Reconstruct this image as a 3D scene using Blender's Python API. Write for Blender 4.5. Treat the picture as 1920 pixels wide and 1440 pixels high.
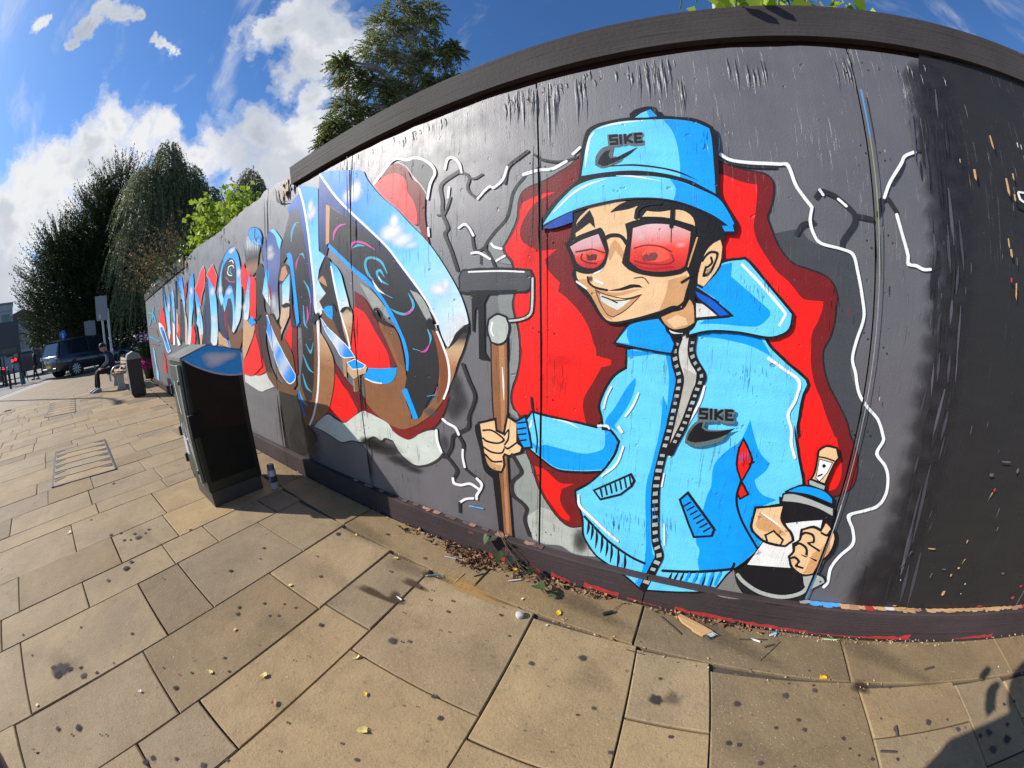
import bpy, bmesh, math, random
import numpy as np
from mathutils import Vector, Matrix
from mathutils.geometry import delaunay_2d_cdt
R = math.radians
S = bpy.context.scene
for o in list(bpy.data.objects): bpy.data.objects.remove(o)

# ------------------------------------------------------------------ camera (wide fisheye action camera)
cam_d = bpy.data.cameras.new('camera'); cam = bpy.data.objects.new('camera', cam_d); S.collection.objects.link(cam); S.camera = cam
S.render.engine = 'CYCLES'
cam_d.type = 'PANO'; cam_d.clip_end = 3000; cam_d.clip_start = .01
cam_d.sensor_fit = 'HORIZONTAL'; cam_d.sensor_width = 36; cam_d.sensor_height = 27
FK = [0.080458425, 0.000346795581, -8.72320695e-05, 2.3460372e-06]
HC = 1.258
PITCH, ROLL, YAW = -0.2048, -0.0151, 0.5052
for tgt in (cam_d, getattr(cam_d, 'cycles', None)):
    if tgt is None: continue
    for key, val in (('panorama_type', 'FISHEYE_LENS_POLYNOMIAL'), ('fisheye_fov', R(200)), ('fisheye_polynomial_k0', 0.0), ('fisheye_polynomial_k1', -FK[0]), ('fisheye_polynomial_k2', -FK[1]), ('fisheye_polynomial_k3', -FK[2]), ('fisheye_polynomial_k4', -FK[3])):
        try: setattr(tgt, key, val)
        except Exception: pass
cam.matrix_world = Matrix.Translation((0, 0, HC)) @ (Matrix.Rotation(YAW, 4, 'Z') @ Matrix.Rotation(math.pi/2+PITCH, 4, 'X') @ Matrix.Rotation(ROLL, 4, 'Z'))

# ------------------------------------------------------------------ sky, sun, exposure
SUN_EL = R(33.4); SUN_H = Vector((-.827, -.562))          # direction towards the sun on the ground plane
SUN_DIR = Vector((SUN_H.x*math.cos(SUN_EL), SUN_H.y*math.cos(SUN_EL), math.sin(SUN_EL))).normalized()
S.view_settings.view_transform = 'Standard'; S.view_settings.look = 'None'; S.view_settings.gamma = 1; S.view_settings.use_curve_mapping = False
S.view_settings.exposure = .46
sd = bpy.data.lights.new('sun', 'SUN'); sd.energy = 5.0; sd.angle = R(.53); sd.color = (1, .95, .87)
so = bpy.data.objects.new('sun', sd); S.collection.objects.link(so); so.location = (-30, -20, 30)
so.rotation_euler = (-SUN_DIR).to_track_quat('-Z', 'Y').to_euler()
world = bpy.data.worlds.new('World'); S.world = world; world.use_nodes = True
WT = world.node_tree; WT.nodes.clear()
def wn(t, **k):
    n = WT.nodes.new(t)
    for a, b in k.items(): setattr(n, a, b)
    return n
def wmath(op, a, b=None, c=None, clamp=False):
    n = wn('ShaderNodeMath', operation=op, use_clamp=clamp)
    for i, v in enumerate((a, b, c)):
        if v is None: continue
        if isinstance(v, (int, float)): n.inputs[i].default_value = v
        else: WT.links.new(v, n.inputs[i])
    return n.outputs[0]
def wnoise(vec, scale, detail, rough=.55, dist=0):
    n = wn('ShaderNodeTexNoise'); n.inputs['Scale'].default_value = scale; n.inputs['Detail'].default_value = detail; n.inputs['Roughness'].default_value = rough; n.inputs['Distortion'].default_value = dist
    WT.links.new(vec, n.inputs['Vector']); return n.outputs['Fac']
def wramp(fac, stops, mode='EASE'):
    n = wn('ShaderNodeValToRGB'); n.color_ramp.interpolation = mode
    while len(n.color_ramp.elements) < len(stops): n.color_ramp.elements.new(.5)
    for e, (p, c) in zip(n.color_ramp.elements, stops): e.position = p; e.color = (*c, 1) if len(c) == 3 else c
    WT.links.new(fac, n.inputs['Fac']); return n.outputs['Color']
def wmix(fac, a, b):
    n = wn('ShaderNodeMix', data_type='RGBA')
    if isinstance(fac, (int, float)): n.inputs[0].default_value = fac
    else: WT.links.new(fac, n.inputs[0])
    for i, v in ((6, a), (7, b)):
        if isinstance(v, tuple): n.inputs[i].default_value = (*v, 1)
        else: WT.links.new(v, n.inputs[i])
    return n.outputs[2]
def build_sky():
    sky = wn('ShaderNodeTexSky', sky_type='NISHITA'); sky.sun_disc = False; sky.sun_elevation = SUN_EL
    sky.sun_rotation = math.atan2(SUN_DIR.x, SUN_DIR.y); sky.altitude = 100; sky.air_density = 1.0; sky.dust_density = .3; sky.ozone_density = 3.0
    hs = wn('ShaderNodeHueSaturation'); hs.inputs['Saturation'].default_value = 1.08; hs.inputs['Value'].default_value = 1.0
    WT.links.new(sky.outputs[0], hs.inputs['Color'])
    gm = wn('ShaderNodeVectorMath', operation='MULTIPLY'); gm.inputs[1].default_value = SKY_TINT
    WT.links.new(hs.outputs[0], gm.inputs[0])
    tc = wn('ShaderNodeTexCoord'); d = tc.outputs['Generated']
    # domain warp so that cloud edges billow
    wv = wn('ShaderNodeTexNoise'); wv.inputs['Scale'].default_value = 7; wv.inputs['Detail'].default_value = 6; wv.inputs['Roughness'].default_value = .6; WT.links.new(d, wv.inputs['Vector'])
    sub = wn('ShaderNodeVectorMath', operation='SUBTRACT'); WT.links.new(wv.outputs['Color'], sub.inputs[0]); sub.inputs[1].default_value = (.5, .5, .5)
    scl = wn('ShaderNodeVectorMath', operation='SCALE'); WT.links.new(sub.outputs[0], scl.inputs[0]); scl.inputs['Scale'].default_value = .21
    add = wn('ShaderNodeVectorMath', operation='ADD'); WT.links.new(d, add.inputs[0]); WT.links.new(scl.outputs[0], add.inputs[1])
    nrm = wn('ShaderNodeVectorMath', operation='NORMALIZE'); WT.links.new(add.outputs[0], nrm.inputs[0]); dw = nrm.outputs[0]
    dens = None
    for (vx, vy, vz, rad) in CLOUDS:
        dt = wn('ShaderNodeVectorMath', operation='DISTANCE'); WT.links.new(dw, dt.inputs[0]); dt.inputs[1].default_value = (vx, vy, vz)
        f = wmath('SUBTRACT', 1.0, wmath('DIVIDE', dt.outputs['Value'], rad))
        dens = f if dens is None else wmath('MAXIMUM', dens, f)
    dens = wmath('MAXIMUM', dens, -1.0)
    n1 = wnoise(d, 10, 12, .66, .25)
    dd = wmath('ADD', dens, wmath('MULTIPLY', wmath('SUBTRACT', n1, .5), 1.45))
    mask = wramp(dd, [(0.04, (0, 0, 0)), (.24, (.30, .30, .30)), (.44, (.80, .80, .80)), (.64, (1, 1, 1))])
    n2 = wnoise(d, 4, 5, .5, .3)
    body = wramp(wmath('ADD', wmath('MULTIPLY', dd, .22), wmath('SUBTRACT', n2, .10)), [(.22, (1.0, 1.0, 1.0)), (.44, (.95, .96, .98)), (.58, (.68, .72, .79)), (.76, (.50, .55, .64))])
    bs = wn('ShaderNodeVectorMath', operation='SCALE'); WT.links.new(body, bs.inputs[0]); bs.inputs['Scale'].default_value = CLOUD_GAIN
    # thin high streaks
    mp = wn('ShaderNodeMapping'); mp.inputs['Scale'].default_value = (1.2, 6, 3); mp.inputs['Rotation'].default_value = (.3, .5, .6); WT.links.new(d, mp.inputs['Vector'])
    n3 = wnoise(mp.outputs[0], 2.2, 5, .6, .4)
    thin = wmath('MULTIPLY', wramp(n3, [(.50, (0, 0, 0)), (.82, (1, 1, 1))]), .5)
    sky1 = wmix(thin, gm.outputs[0], bs.outputs[0])
    fin = wmix(mask, sky1, bs.outputs[0])
    bg = wn('ShaderNodeBackground'); bg.inputs['Strength'].default_value = SKY_STRENGTH; WT.links.new(fin, bg.inputs['Color'])
    out = wn('ShaderNodeOutputWorld'); WT.links.new(bg.outputs[0], out.inputs['Surface'])
SKY_STRENGTH = .064; SKY_TINT = (1.0, 1.36, 1.74); CLOUD_GAIN = 10.4
CLOUDS = [(-0.781, -0.208, 0.588, 0.025), (-0.779, -0.195, 0.597, 0.018), (-0.817, -0.133, 0.562, 0.022), (-0.809, -0.118, 0.575, 0.027), (-0.796, -0.110, 0.595, 0.029), (-0.791, -0.089, 0.605, 0.037), (-0.802, -0.068, 0.593, 0.029), (-0.779, -0.060, 0.624, 0.037), (-0.785, -0.028, 0.619, 0.033), (-0.779, -0.003, 0.626, 0.024), (-0.809, 0.044, 0.586, 0.018), (-0.812, 0.064, 0.580, 0.022), (-0.814, 0.083, 0.575, 0.016), (-0.727, 0.271, 0.630, 0.069), (-0.700, 0.307, 0.644, 0.093), (-0.659, 0.361, 0.660, 0.105), (-0.723, 0.357, 0.591, 0.084), (-0.630, 0.414, 0.657, 0.065), (-0.676, 0.442, 0.589, 0.055), (-0.730, 0.426, 0.535, 0.062), (-0.676, 0.467, 0.570, 0.050), (-0.757, 0.449, 0.475, 0.090), (-0.802, 0.389, 0.454, 0.115), (-0.831, 0.320, 0.455, 0.093), (-0.862, 0.269, 0.429, 0.086), (-0.812, 0.427, 0.398, 0.118), (-0.744, 0.505, 0.437, 0.105), (-0.850, 0.361, 0.383, 0.116), (-0.891, 0.217, 0.398, 0.073), (-0.899, 0.016, 0.438, 0.069), (-0.911, -0.036, 0.411, 0.074), (-0.926, -0.092, 0.366, 0.080), (-0.938, -0.144, 0.317, 0.086), (-0.941, -0.192, 0.278, 0.087), (-0.938, -0.043, 0.344, 0.092), (-0.956, -0.106, 0.273, 0.104), (-0.914, 0.064, 0.400, 0.070), (-0.900, 0.131, 0.415, 0.071), (-0.959, -0.174, 0.224, 0.104), (-0.938, 0.014, 0.346, 0.105), (-0.968, -0.198, 0.157, 0.093), (-0.983, -0.143, 0.111, 0.070), (-0.973, -0.070, 0.221, 0.106), (0.869, -0.183, 0.459, 0.217), (-0.183, -0.816, 0.548, 0.126), (0.983, -0.148, 0.109, 0.130), (0.971, -0.102, 0.215, 0.172)]
build_sky()

# ------------------------------------------------------------------ helpers
rnd = random.Random(7)
def lin(c): return tuple(((v/255)/12.92 if v/255 <= .04045 else ((v/255+.055)/1.055)**2.4) for v in c)
def link(o, parent=None):
    S.collection.objects.link(o)
    if parent is not None: o.parent = parent
    return o
def tag(o, label=None, cat=None, group=None, kind=None):
    for k, v in (('label', label), ('category', cat), ('group', group), ('kind', kind)):
        if v: o[k] = v
    return o
def empty(name, loc=(0, 0, 0), rz=0, label=None, cat=None, group=None, parent=None):
    o = bpy.data.objects.new(name, None); o.empty_display_size = .2; o.location = loc; o.rotation_euler = (0, 0, rz)
    link(o, parent); return tag(o, label, cat, group)
class MB:
    def __init__(s): s.v = []; s.f = []; s.m = []; s.sm = []
    def add(s, vs, fs, mi=0, smooth=False):
        b = len(s.v); s.v += [tuple(v) for v in vs]
        for f in fs: s.f.append([b+i for i in f]); s.m.append(mi); s.sm.append(smooth)
        return s
    def box(s, c, d, mi=0, M=None, bev=0):
        x, y, z = d[0]/2, d[1]/2, d[2]/2
        vs = [Vector((sx*x, sy*y, sz*z)) for sz in (-1, 1) for sx, sy in ((-1, -1), (1, -1), (1, 1), (-1, 1))]
        fs = [(3, 2, 1, 0), (4, 5, 6, 7), (0, 1, 5, 4), (1, 2, 6, 5), (2, 3, 7, 6), (3, 0, 4, 7)]
        if bev:
            b = bev; vs = []; 
            for sz in (-1, 1):
                for (ix, iz) in (((b, 0)), ) if False else (): pass
            lay = [(-z, b), (-z+b, 0), (z-b, 0), (z, b)]
            for zz, inn in lay:
                vs += [Vector((sx*(x-inn), sy*(y-inn), zz)) for sx, sy in ((-1, -1), (1, -1), (1, 1), (-1, 1))]
            fs = [(3, 2, 1, 0), (12, 13, 14, 15)]
            for k in range(3):
                for i in range(4): j = (i+1) % 4; fs.append((4*k+i, 4*k+j, 4*k+4+j, 4*k+4+i))
        if M is None: M = Matrix.Identity(4)
        s.add([M @ v + Vector(c) for v in vs], fs, mi); return s
    def tube(s, pts, r, n=8, mi=0, cap=True, smooth=True):
        pts = [Vector(p) for p in pts]; rs = r if isinstance(r, (list, tuple)) else [r]*len(pts)
        vs = []; up = None
        for i, p in enumerate(pts):
            d = (pts[min(i+1, len(pts)-1)]-pts[max(i-1, 0)]); d = d.normalized() if d.length > 1e-9 else Vector((0, 0, 1))
            a = d.orthogonal().normalized() if up is None else (up - d*up.dot(d))
            if a.length < 1e-6: a = d.orthogonal()
            a.normalize(); up = a; b = d.cross(a)
            vs += [p+(a*math.cos(2*math.pi*k/n)+b*math.sin(2*math.pi*k/n))*rs[i] for k in range(n)]
        fs = [(i*n+k, i*n+(k+1) % n, (i+1)*n+(k+1) % n, (i+1)*n+k) for i in range(len(pts)-1) for k in range(n)]
        s.add(vs, fs, mi, smooth)
        if cap: s.add(vs[:n], [tuple(range(n-1, -1, -1))], mi); s.add(vs[-n:], [tuple(range(n))], mi)
        return s
    def lathe(s, prof, c=(0, 0, 0), n=20, mi=0, M=None, smooth=True):
        M = M or Matrix.Identity(4); vs = []; c = Vector(c)
        for r, z in prof: vs += [M @ Vector((r*math.cos(2*math.pi*k/n), r*math.sin(2*math.pi*k/n), z)) + c for k in range(n)]
        fs = [(i*n+k, i*n+(k+1) % n, (i+1)*n+(k+1) % n, (i+1)*n+k) for i in range(len(prof)-1) for k in range(n)]
        s.add(vs, fs, mi, smooth); return s
    def prism(s, poly, a, b, axis='y', mi=0):
        f = {'y': lambda p, t: (p[0], t, p[1]), 'x': lambda p, t: (t, p[0], p[1]), 'z': lambda p, t: (p[0], p[1], t)}[axis]
        n = len(poly); vs = [f(p, a) for p in poly]+[f(p, b) for p in poly]
        s.add(vs, [tuple(range(n)), tuple(range(2*n-1, n-1, -1))]+[(i, i+n, (i+1) % n+n, (i+1) % n) for i in range(n)], mi); return s
    def build(s, name, mats, parent=None, M=None, **t):
        me = bpy.data.meshes.new(name); me.from_pydata([tuple(M @ Vector(v)) for v in s.v] if M else s.v, [], s.f)
        for m in (mats if isinstance(mats, (list, tuple)) else [mats]): me.materials.append(m)
        me.polygons.foreach_set('material_index', s.m); me.polygons.foreach_set('use_smooth', s.sm)
        bm = bmesh.new(); bm.from_mesh(me); bmesh.ops.recalc_face_normals(bm, faces=bm.faces); bm.to_mesh(me); bm.free()
        o = bpy.data.objects.new(name, me); link(o, parent); return tag(o, **t)
# ------------------------------------------------------------------ materials
class NT:
    def __init__(s, name):
        s.m = bpy.data.materials.new(name); s.m.use_nodes = True; s.t = s.m.node_tree; s.b = s.t.nodes['Principled BSDF']; s.tc = s.t.nodes.new('ShaderNodeTexCoord').outputs['Object']
    def n(s, t, **k):
        o = s.t.nodes.new(t)
        for a, b in k.items(): setattr(o, a, b)
        return o
    def l(s, a, b): s.t.links.new(a, b)
    def vec(s, scale=(1, 1, 1), rot=(0, 0, 0), src=None):
        o = s.n('ShaderNodeMapping'); o.inputs['Scale'].default_value = scale; o.inputs['Rotation'].default_value = rot; s.l(src or s.tc, o.inputs['Vector']); return o.outputs[0]
    def noise(s, scale, detail=4, rough=.55, vec=None, dist=0):
        o = s.n('ShaderNodeTexNoise'); o.inputs['Scale'].default_value = scale; o.inputs['Detail'].default_value = detail; o.inputs['Roughness'].default_value = rough; o.inputs['Distortion'].default_value = dist
        s.l(vec or s.tc, o.inputs['Vector']); return o.outputs['Fac']
    def ramp(s, fac, stops, mode='LINEAR'):
        o = s.n('ShaderNodeValToRGB'); o.color_ramp.interpolation = mode
        while len(o.color_ramp.elements) < len(stops): o.color_ramp.elements.new(.5)
        for e, (p, c) in zip(o.color_ramp.elements, stops): e.position = p; e.color = (*c, 1) if isinstance(c, tuple) else (c, c, c, 1)
        s.l(fac, o.inputs['Fac']); return o.outputs['Color']
    def mix(s, fac, a, b, mode='MIX'):
        o = s.n('ShaderNodeMix', data_type='RGBA', blend_type=mode)
        for i, v in ((0, fac), (6, a), (7, b)):
            if isinstance(v, (int, float)): o.inputs[i].default_value = v
            elif isinstance(v, tuple): o.inputs[i].default_value = (*v, 1)
            else: s.l(v, o.inputs[i])
        return o.outputs[2]
    def math(s, op, a, b=None, clamp=False):
        o = s.n('ShaderNodeMath', operation=op, use_clamp=clamp)
        for i, v in enumerate((a, b)):
            if v is None: continue
            if isinstance(v, (int, float)): o.inputs[i].default_value = v
            else: s.l(v, o.inputs[i])
        return o.outputs[0]
    def attr(s, name): o = s.n('ShaderNodeAttribute', attribute_name=name); return o
    def col(s, c):
        if isinstance(c, tuple): s.b.inputs['Base Color'].default_value = (*c, 1)
        else: s.l(c, s.b.inputs['Base Color'])
        return s
    def set(s, **k):
        for a, v in k.items():
            a = {'rough': 'Roughness', 'metal': 'Metallic', 'spec': 'Specular IOR Level', 'coat': 'Coat Weight', 'trans': 'Transmission Weight', 'sss': 'Subsurface Weight'}[a]
            if isinstance(v, (int, float)): s.b.inputs[a].default_value = v
            else: s.l(v, s.b.inputs[a])
        return s
    def bump(s, h, strength=.3, dist=.01):
        o = s.n('ShaderNodeBump'); o.inputs['Strength'].default_value = strength; o.inputs['Distance'].default_value = dist; s.l(h, o.inputs['Height']); s.l(o.outputs[0], s.b.inputs['Normal']); return s
def simple(name, c, rough=.6, metal=0, var=.18, scale=30, bump=0, **k):
    m = NT(name); n = m.noise(scale, 5)
    m.col(m.mix(1.0, c, m.ramp(n, [(.3, 1-var), (.7, 1+var*.3)]), 'MULTIPLY')); m.set(rough=rough, metal=metal, **k)
    if bump: m.bump(n, bump, .004)
    return m.m
GREY = lin((91, 88, 91))
def wall_relief(m):
    """weathered plywood under paint: vertical checks, fine grain, dents"""
    v1 = m.noise(1, 6, .65, m.vec((95, 95, 5))); v2 = m.noise(1, 3, .5, m.vec((22, 22, 1.4))); f = m.noise(160, 3, .6); big = m.noise(1.6, 2, .5)
    chk = m.ramp(v1, [(.60, 0.), (.65, 1.)]); patch = m.ramp(m.noise(3.4, 4, .65), [(.46, 0.), (.62, 1.)])
    dents = m.ramp(m.noise(26, 2, .5), [(.70, 0.), (.76, 1.)])
    h = m.math('ADD', m.math('MULTIPLY', m.math('MULTIPLY', chk, patch), -.9), m.math('ADD', m.math('MULTIPLY', f, .35), m.math('MULTIPLY', v2, .35)))
    h = m.math('ADD', h, m.math('MULTIPLY', dents, -.7)); h = m.math('ADD', h, m.math('MULTIPLY', big, 3.0))
    return h, m.math('MULTIPLY', chk, patch), dents
def mat_board():
    m = NT('grey_board_paint'); h, chk, dents = wall_relief(m)
    c = m.mix(m.ramp(m.noise(3.0, 6, .6), [(.35, 0.), (.7, 1.)]), tuple(v*.9 for v in GREY), tuple(v*1.1 for v in GREY))
    c = m.mix(m.math('MULTIPLY', chk, .5), c, (.03, .03, .033)); c = m.mix(m.math('MULTIPLY', dents, .6), c, (.035, .034, .036))
    lf = m.ramp(m.noise(1, 3, .6, m.vec((60, 60, 9))), [(.72, 0.), (.78, 1.)]); c = m.mix(m.math('MULTIPLY', lf, .35), c, (.22, .21, .22))
    m.col(c).set(rough=m.ramp(m.noise(9, 4), [(.3, .46), (.7, .60)]), spec=1.0).bump(h, .55, .005); return m.m
def mat_mural():
    m = NT('mural_paint'); a = m.attr('col'); h, chk, dents = wall_relief(m)
    c = m.mix(1.0, a.outputs['Color'], m.ramp(m.noise(5, 7, .68), [(.28, .84), (.5, .99), (.72, 1.06)]), 'MULTIPLY')
    c = m.mix(1.0, c, m.ramp(m.noise(1, 4, .6, m.vec((5, 5, 28))), [(.35, .93), (.65, 1.03)]), 'MULTIPLY')
    c = m.mix(m.math('MULTIPLY', chk, .42), c, (.04, .04, .045)); c = m.mix(m.math('MULTIPLY', dents, .4), c, (.06, .06, .06))
    st = m.ramp(m.noise(1, 4, .6, m.vec((70, 70, 14))), [(.73, 0.), (.78, 1.)]); c = m.mix(m.math('MULTIPLY', st, .45), c, (.10, .095, .10))
    m.col(c).set(rough=.50, spec=.32).bump(h, .60, .005); return m.m
def mat_airbrush():
    m = NT('airbrushed_paint'); a = m.attr('col'); h, chk, dents = wall_relief(m); m.col(a.outputs['Color']).set(rough=.45); m.bump(h, .35, .005)
    n = m.noise(16, 6, .6)
    al = m.math('MULTIPLY', a.outputs['Alpha'], m.ramp(m.math('ADD', m.math('MULTIPLY', a.outputs['Alpha'], .8), m.math('MULTIPLY', m.math('SUBTRACT', n, .5), .7)), [(.0, 0.), (.40, 1.)]))
    m.l(al, m.b.inputs['Alpha']); return m.m
def mat_stain():
    m = NT('trodden_stain'); a = m.attr('col'); n = m.noise(70, 5, .65); m.col(a.outputs['Color']).set(rough=.95, spec=.08)
    al = m.math('MULTIPLY', a.outputs['Alpha'], m.ramp(m.math('ADD', m.math('MULTIPLY', a.outputs['Alpha'], .8), m.math('MULTIPLY', m.math('SUBTRACT', n, .5), .8)), [(.05, 0.), (.6, 1.)])); m.l(al, m.b.inputs['Alpha']); return m.m
M_STAIN = mat_stain()
M_BOARD = mat_board(); M_MURAL = mat_mural(); M_AIR = mat_airbrush()
def mat_fascia(name, base, redfleck=True):
    m = NT(name); g = m.noise(1, 6, .6, m.vec((2.2, 60, 70))); f = m.noise(55, 4, .6)
    c = m.mix(m.ramp(m.noise(2.4, 5), [(.3, 0.), (.7, 1.)]), tuple(v*.78 for v in base), tuple(v*1.15 for v in base))
    c = m.mix(m.ramp(g, [(.6, 0.), (.7, .6)]), c, tuple(v*.4 for v in base)); c = m.mix(m.ramp(f, [(.70, 0.), (.76, .8)]), c, (.02, .02, .02))
    if redfleck: c = m.mix(m.ramp(m.noise(14, 3, .5), [(.74, 0.), (.78, .6)]), c, (.25, .05, .04))
    m.col(c).set(rough=.7, spec=.12).bump(m.math('ADD', g, m.math('MULTIPLY', f, .5)), .6, .006); return m.m
M_FASCIA = mat_fascia('fascia_paint', lin((62, 58, 58))); M_PLINTH = mat_fascia('plinth_paint', lin((66, 56, 56)))
M_RECESS = mat_fascia('recess_wood', (.030, .012, .010))
def mat_wood(name, a, b, sc=(3, 60, 60)):
    m = NT(name); g = m.noise(1, 6, .6, m.vec(sc)); m.col(m.ramp(g, [(.3, a), (.5, b), (.7, a)])).set(rough=.75).bump(g, .3, .003); return m.m
M_RAW = mat_wood('raw_wood', (.36, .19, .075), (.50, .30, .14)); M_OLDWOOD = mat_wood('old_wood', (.22, .12, .07), (.36, .20, .11))
def mat_slab(name='paving_stone', tint=(1, 1, 1)):
    m = NT(name); oi = m.n('ShaderNodeObjectInfo'); rv = oi.outputs['Random']
    a = tuple(x*y for x, y in zip((.345, .254, .144), tint)); b = tuple(x*y for x, y in zip((.240, .174, .099), tint))
    off = m.n('ShaderNodeVectorMath', operation='ADD'); m.l(m.tc, off.inputs[0])
    cmb = m.n('ShaderNodeCombineXYZ'); m.l(m.math('MULTIPLY', rv, 37.), cmb.inputs[0]); m.l(m.math('MULTIPLY', rv, 91.), cmb.inputs[1]); m.l(cmb.outputs[0], off.inputs[1]); v = off.outputs[0]
    c = m.mix(m.ramp(m.noise(2.6, 7, .68, v, .4), [(.30, 0.), (.68, 1.)]), a, b)
    c = m.mix(1.0, c, m.ramp(rv, [(0., (.76, .78, .82)), (.35, (1.04, 1.02, .98)), (.6, (.88, .89, .92)), (.8, (1.16, 1.12, 1.02)), (1., (.95, .90, .82))]), 'MULTIPLY')
    c = m.mix(m.ramp(m.noise(5.5, 8, .74, v, .6), [(.54, 0.), (.76, .5)]), c, tuple(x*.5 for x in b))     # grime clouds
    c = m.mix(m.ramp(m.noise(1.1, 4, .6, v), [(.56, 0.), (.75, .5)]), c, (.20, .15, .10))
    c = m.mix(m.ramp(m.noise(34, 6, .75, v), [(.57, 0.), (.70, .5)]), c, (.10, .075, .05))                  # scuffs
    c = m.mix(m.ramp(m.noise(210, 3, .6, v), [(.58, 0.), (.70, .6)]), c, (.085, .062, .042))               # dark grains
    c = m.mix(m.ramp(m.noise(150, 2, .5, v), [(.66, 0.), (.73, .75)]), c, (.46, .37, .25))                 # pale grains
    for sc, th, gn, amt in ((9, .66, .34, .72), (24, .72, .55, .6), (46, .80, .75, .7)):                    # trodden spots, soft edged
        vo = m.n('ShaderNodeTexVoronoi'); vo.inputs['Scale'].default_value = sc; m.l(v, vo.inputs['Vector'])
        sz = m.n('ShaderNodeSeparateColor'); m.l(vo.outputs['Color'], sz.inputs[0])
        d = m.math('ADD', vo.outputs['Distance'], m.math('MULTIPLY', m.math('SUBTRACT', m.noise(sc*5.5, 5, .7, v), .5), .22))
        e = m.math('SUBTRACT', m.math('MULTIPLY', m.math('SUBTRACT', sz.outputs[0], th, True), gn*1.5), d)
        c = m.mix(m.math('MULTIPLY', m.ramp(e, [(0., 0.), (.07, 1.)]), m.math('MULTIPLY', sz.outputs[1], amt)), c, (.062, .050, .046))
    m.col(c).set(rough=.80, spec=.3)
    h = m.math('ADD', m.noise(85, 6, .7, v), m.math('MULTIPLY', m.noise(5, 4, .55, v), 2.6)); m.bump(h, .42, .007); return m.m
M_SLAB = mat_slab(); M_SLAB2 = mat_slab('edge_paving_stone', (.76, .74, .70)); M_CEMENT = mat_slab('cement_patch', (1.22, 1.16, 1.0))
def mat_farpave():
    m = NT('far_paving'); br = m.n('ShaderNodeTexBrick'); m.l(m.vec((1, 1, 1), (0, 0, R(95))), br.inputs['Vector'])
    br.inputs['Scale'].default_value = 1; br.inputs['Brick Width'].default_value = .62; br.inputs['Row Height'].default_value = .45; br.inputs['Mortar Size'].default_value = .008
    br.inputs['Color1'].default_value = (.262, .188, .108, 1); br.inputs['Color2'].default_value = (.222, .158, .09, 1); br.inputs['Mortar'].default_value = (.06, .045, .035, 1)
    c = m.mix(m.ramp(m.noise(1.3, 6, .65), [(.4, 0.), (.7, .5)]), br.outputs['Color'], (.16, .115, .07)); c = m.mix(m.ramp(m.noise(12, 5, .6), [(.62, 0.), (.72, .5)]), c, (.09, .075, .06))
    m.col(c).set(rough=.8).bump(m.noise(60, 4), .2, .004); return m.m
M_BED = simple('mortar_bed', (.075, .058, .042), .95, var=.4, scale=90, bump=.3)
M_ASPHALT = simple('asphalt', (.16, .155, .15), .85, var=.25, scale=25, bump=.2); M_PALEPAVE = simple('pale_paving', (.33, .30, .265), .85, var=.2, scale=8)
M_KERB = simple('kerb_stone', (.33, .31, .28), .8)
M_BLACKP = simple('black_paint_metal', (.022, .022, .024), .42, var=.3); M_STEEL = simple('galvanised_steel', (.42, .42, .42), .42, .7, var=.2); M_GREYMET = simple('grey_sign_back', (.24, .25, .26), .55, .2)
M_GREENCAB = simple('cabinet_green', (.010, .018, .013), .42, var=.35, scale=14, bump=.05); M_BROWNCAB = simple('cabinet_brown_paint', (.017, .011, .008), .6, var=.3, scale=10, spec=.2)
M_SILVERCAB = simple('worn_green_paint', (.036, .054, .040), .38, .1, var=.6, scale=11, bump=.1)

# ------------------------------------------------------------------ ground, paving
def sheet(name, poly, z, mat, **t):
    o = MB().add([(x, y, z) for x, y in poly], [tuple(range(len(poly)))]).build(name, mat, **t); return o
sheet('ground', [(-900, -900), (900, -900), (900, 900), (-900, 900)], -.30, M_ASPHALT, kind='structure')
sheet('road', [(-300, -120), (-14, -120), (-14, -7.5), (-17.6, -5.3), (-20, -4.45), (-22.4, -3.75), (-24.9, -2.85), (-27.5, -1.4), (-31, 2), (-34, 20), (-300, 20)], -.12, M_ASPHALT, kind='structure')
sheet('road', [(-14, -120), (60, -120), (60, -9.2), (-14, -9.2)], -.12, M_ASPHALT, kind='structure')
bank = sheet('verge', [(-34, 20), (-31, 2), (-27.5, -1.4), (-24.9, -2.85), (-20, 1.35), (8, 1.35), (60, 1.35), (60, 90), (-60, 90), (-60, 20)], -.02, simple('bare_earth', (.05, .04, .03), .95, var=.4, scale=4, bump=.3), kind='structure')
pv = sheet('pavement', [(-13.2, -3.15), (8, -3.15), (8, 1.30), (-13.2, 1.30)], -.018, M_BED, kind='structure')
sheet('pavement', [(-13.2, -9), (60, -9), (60, -3.15), (-13.2, -3.15)], 0, mat_farpave(), kind='structure')
M_FARPAVE = bpy.data.materials['far_paving']
sheet('pavement', [(-13.2, -9), (-13.2, 1.34), (-24.2, 1.34), (-24.0, -1.7), (-21.9, -2.6), (-19.0, -3.55), (-17, -4.3), (-14, -6)], 0.001, M_FARPAVE, kind='structure')
sheet('pavement', [(-24.0, -1.7), (-21.9, -2.6), (-19.0, -3.55), (-17, -4.3), (-14, -6), (-14, -7.2), (-17.6, -5.15), (-20, -4.3), (-22.4, -3.6), (-24.7, -2.75)], .004, M_PALEPAVE, kind='structure')
kb = MB(); kp = [(-14, -7.5), (-17.6, -5.3), (-20, -4.45), (-22.4, -3.75), (-24.9, -2.85), (-27.5, -1.4)]
for a, b in zip(kp, kp[1:]):
    a, b = Vector((*a, 0)), Vector((*b, 0)); n = int((b-a).length/.9)
    for k in range(n):
        p = a.lerp(b, (k+.5)/n); d = (b-a).normalized(); kb.box((p.x, p.y, -.055), ((b-a).length/n-.01, .15, .13), 0, Matrix.Rotation(math.atan2(d.y, d.x), 4, 'Z'))
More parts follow.
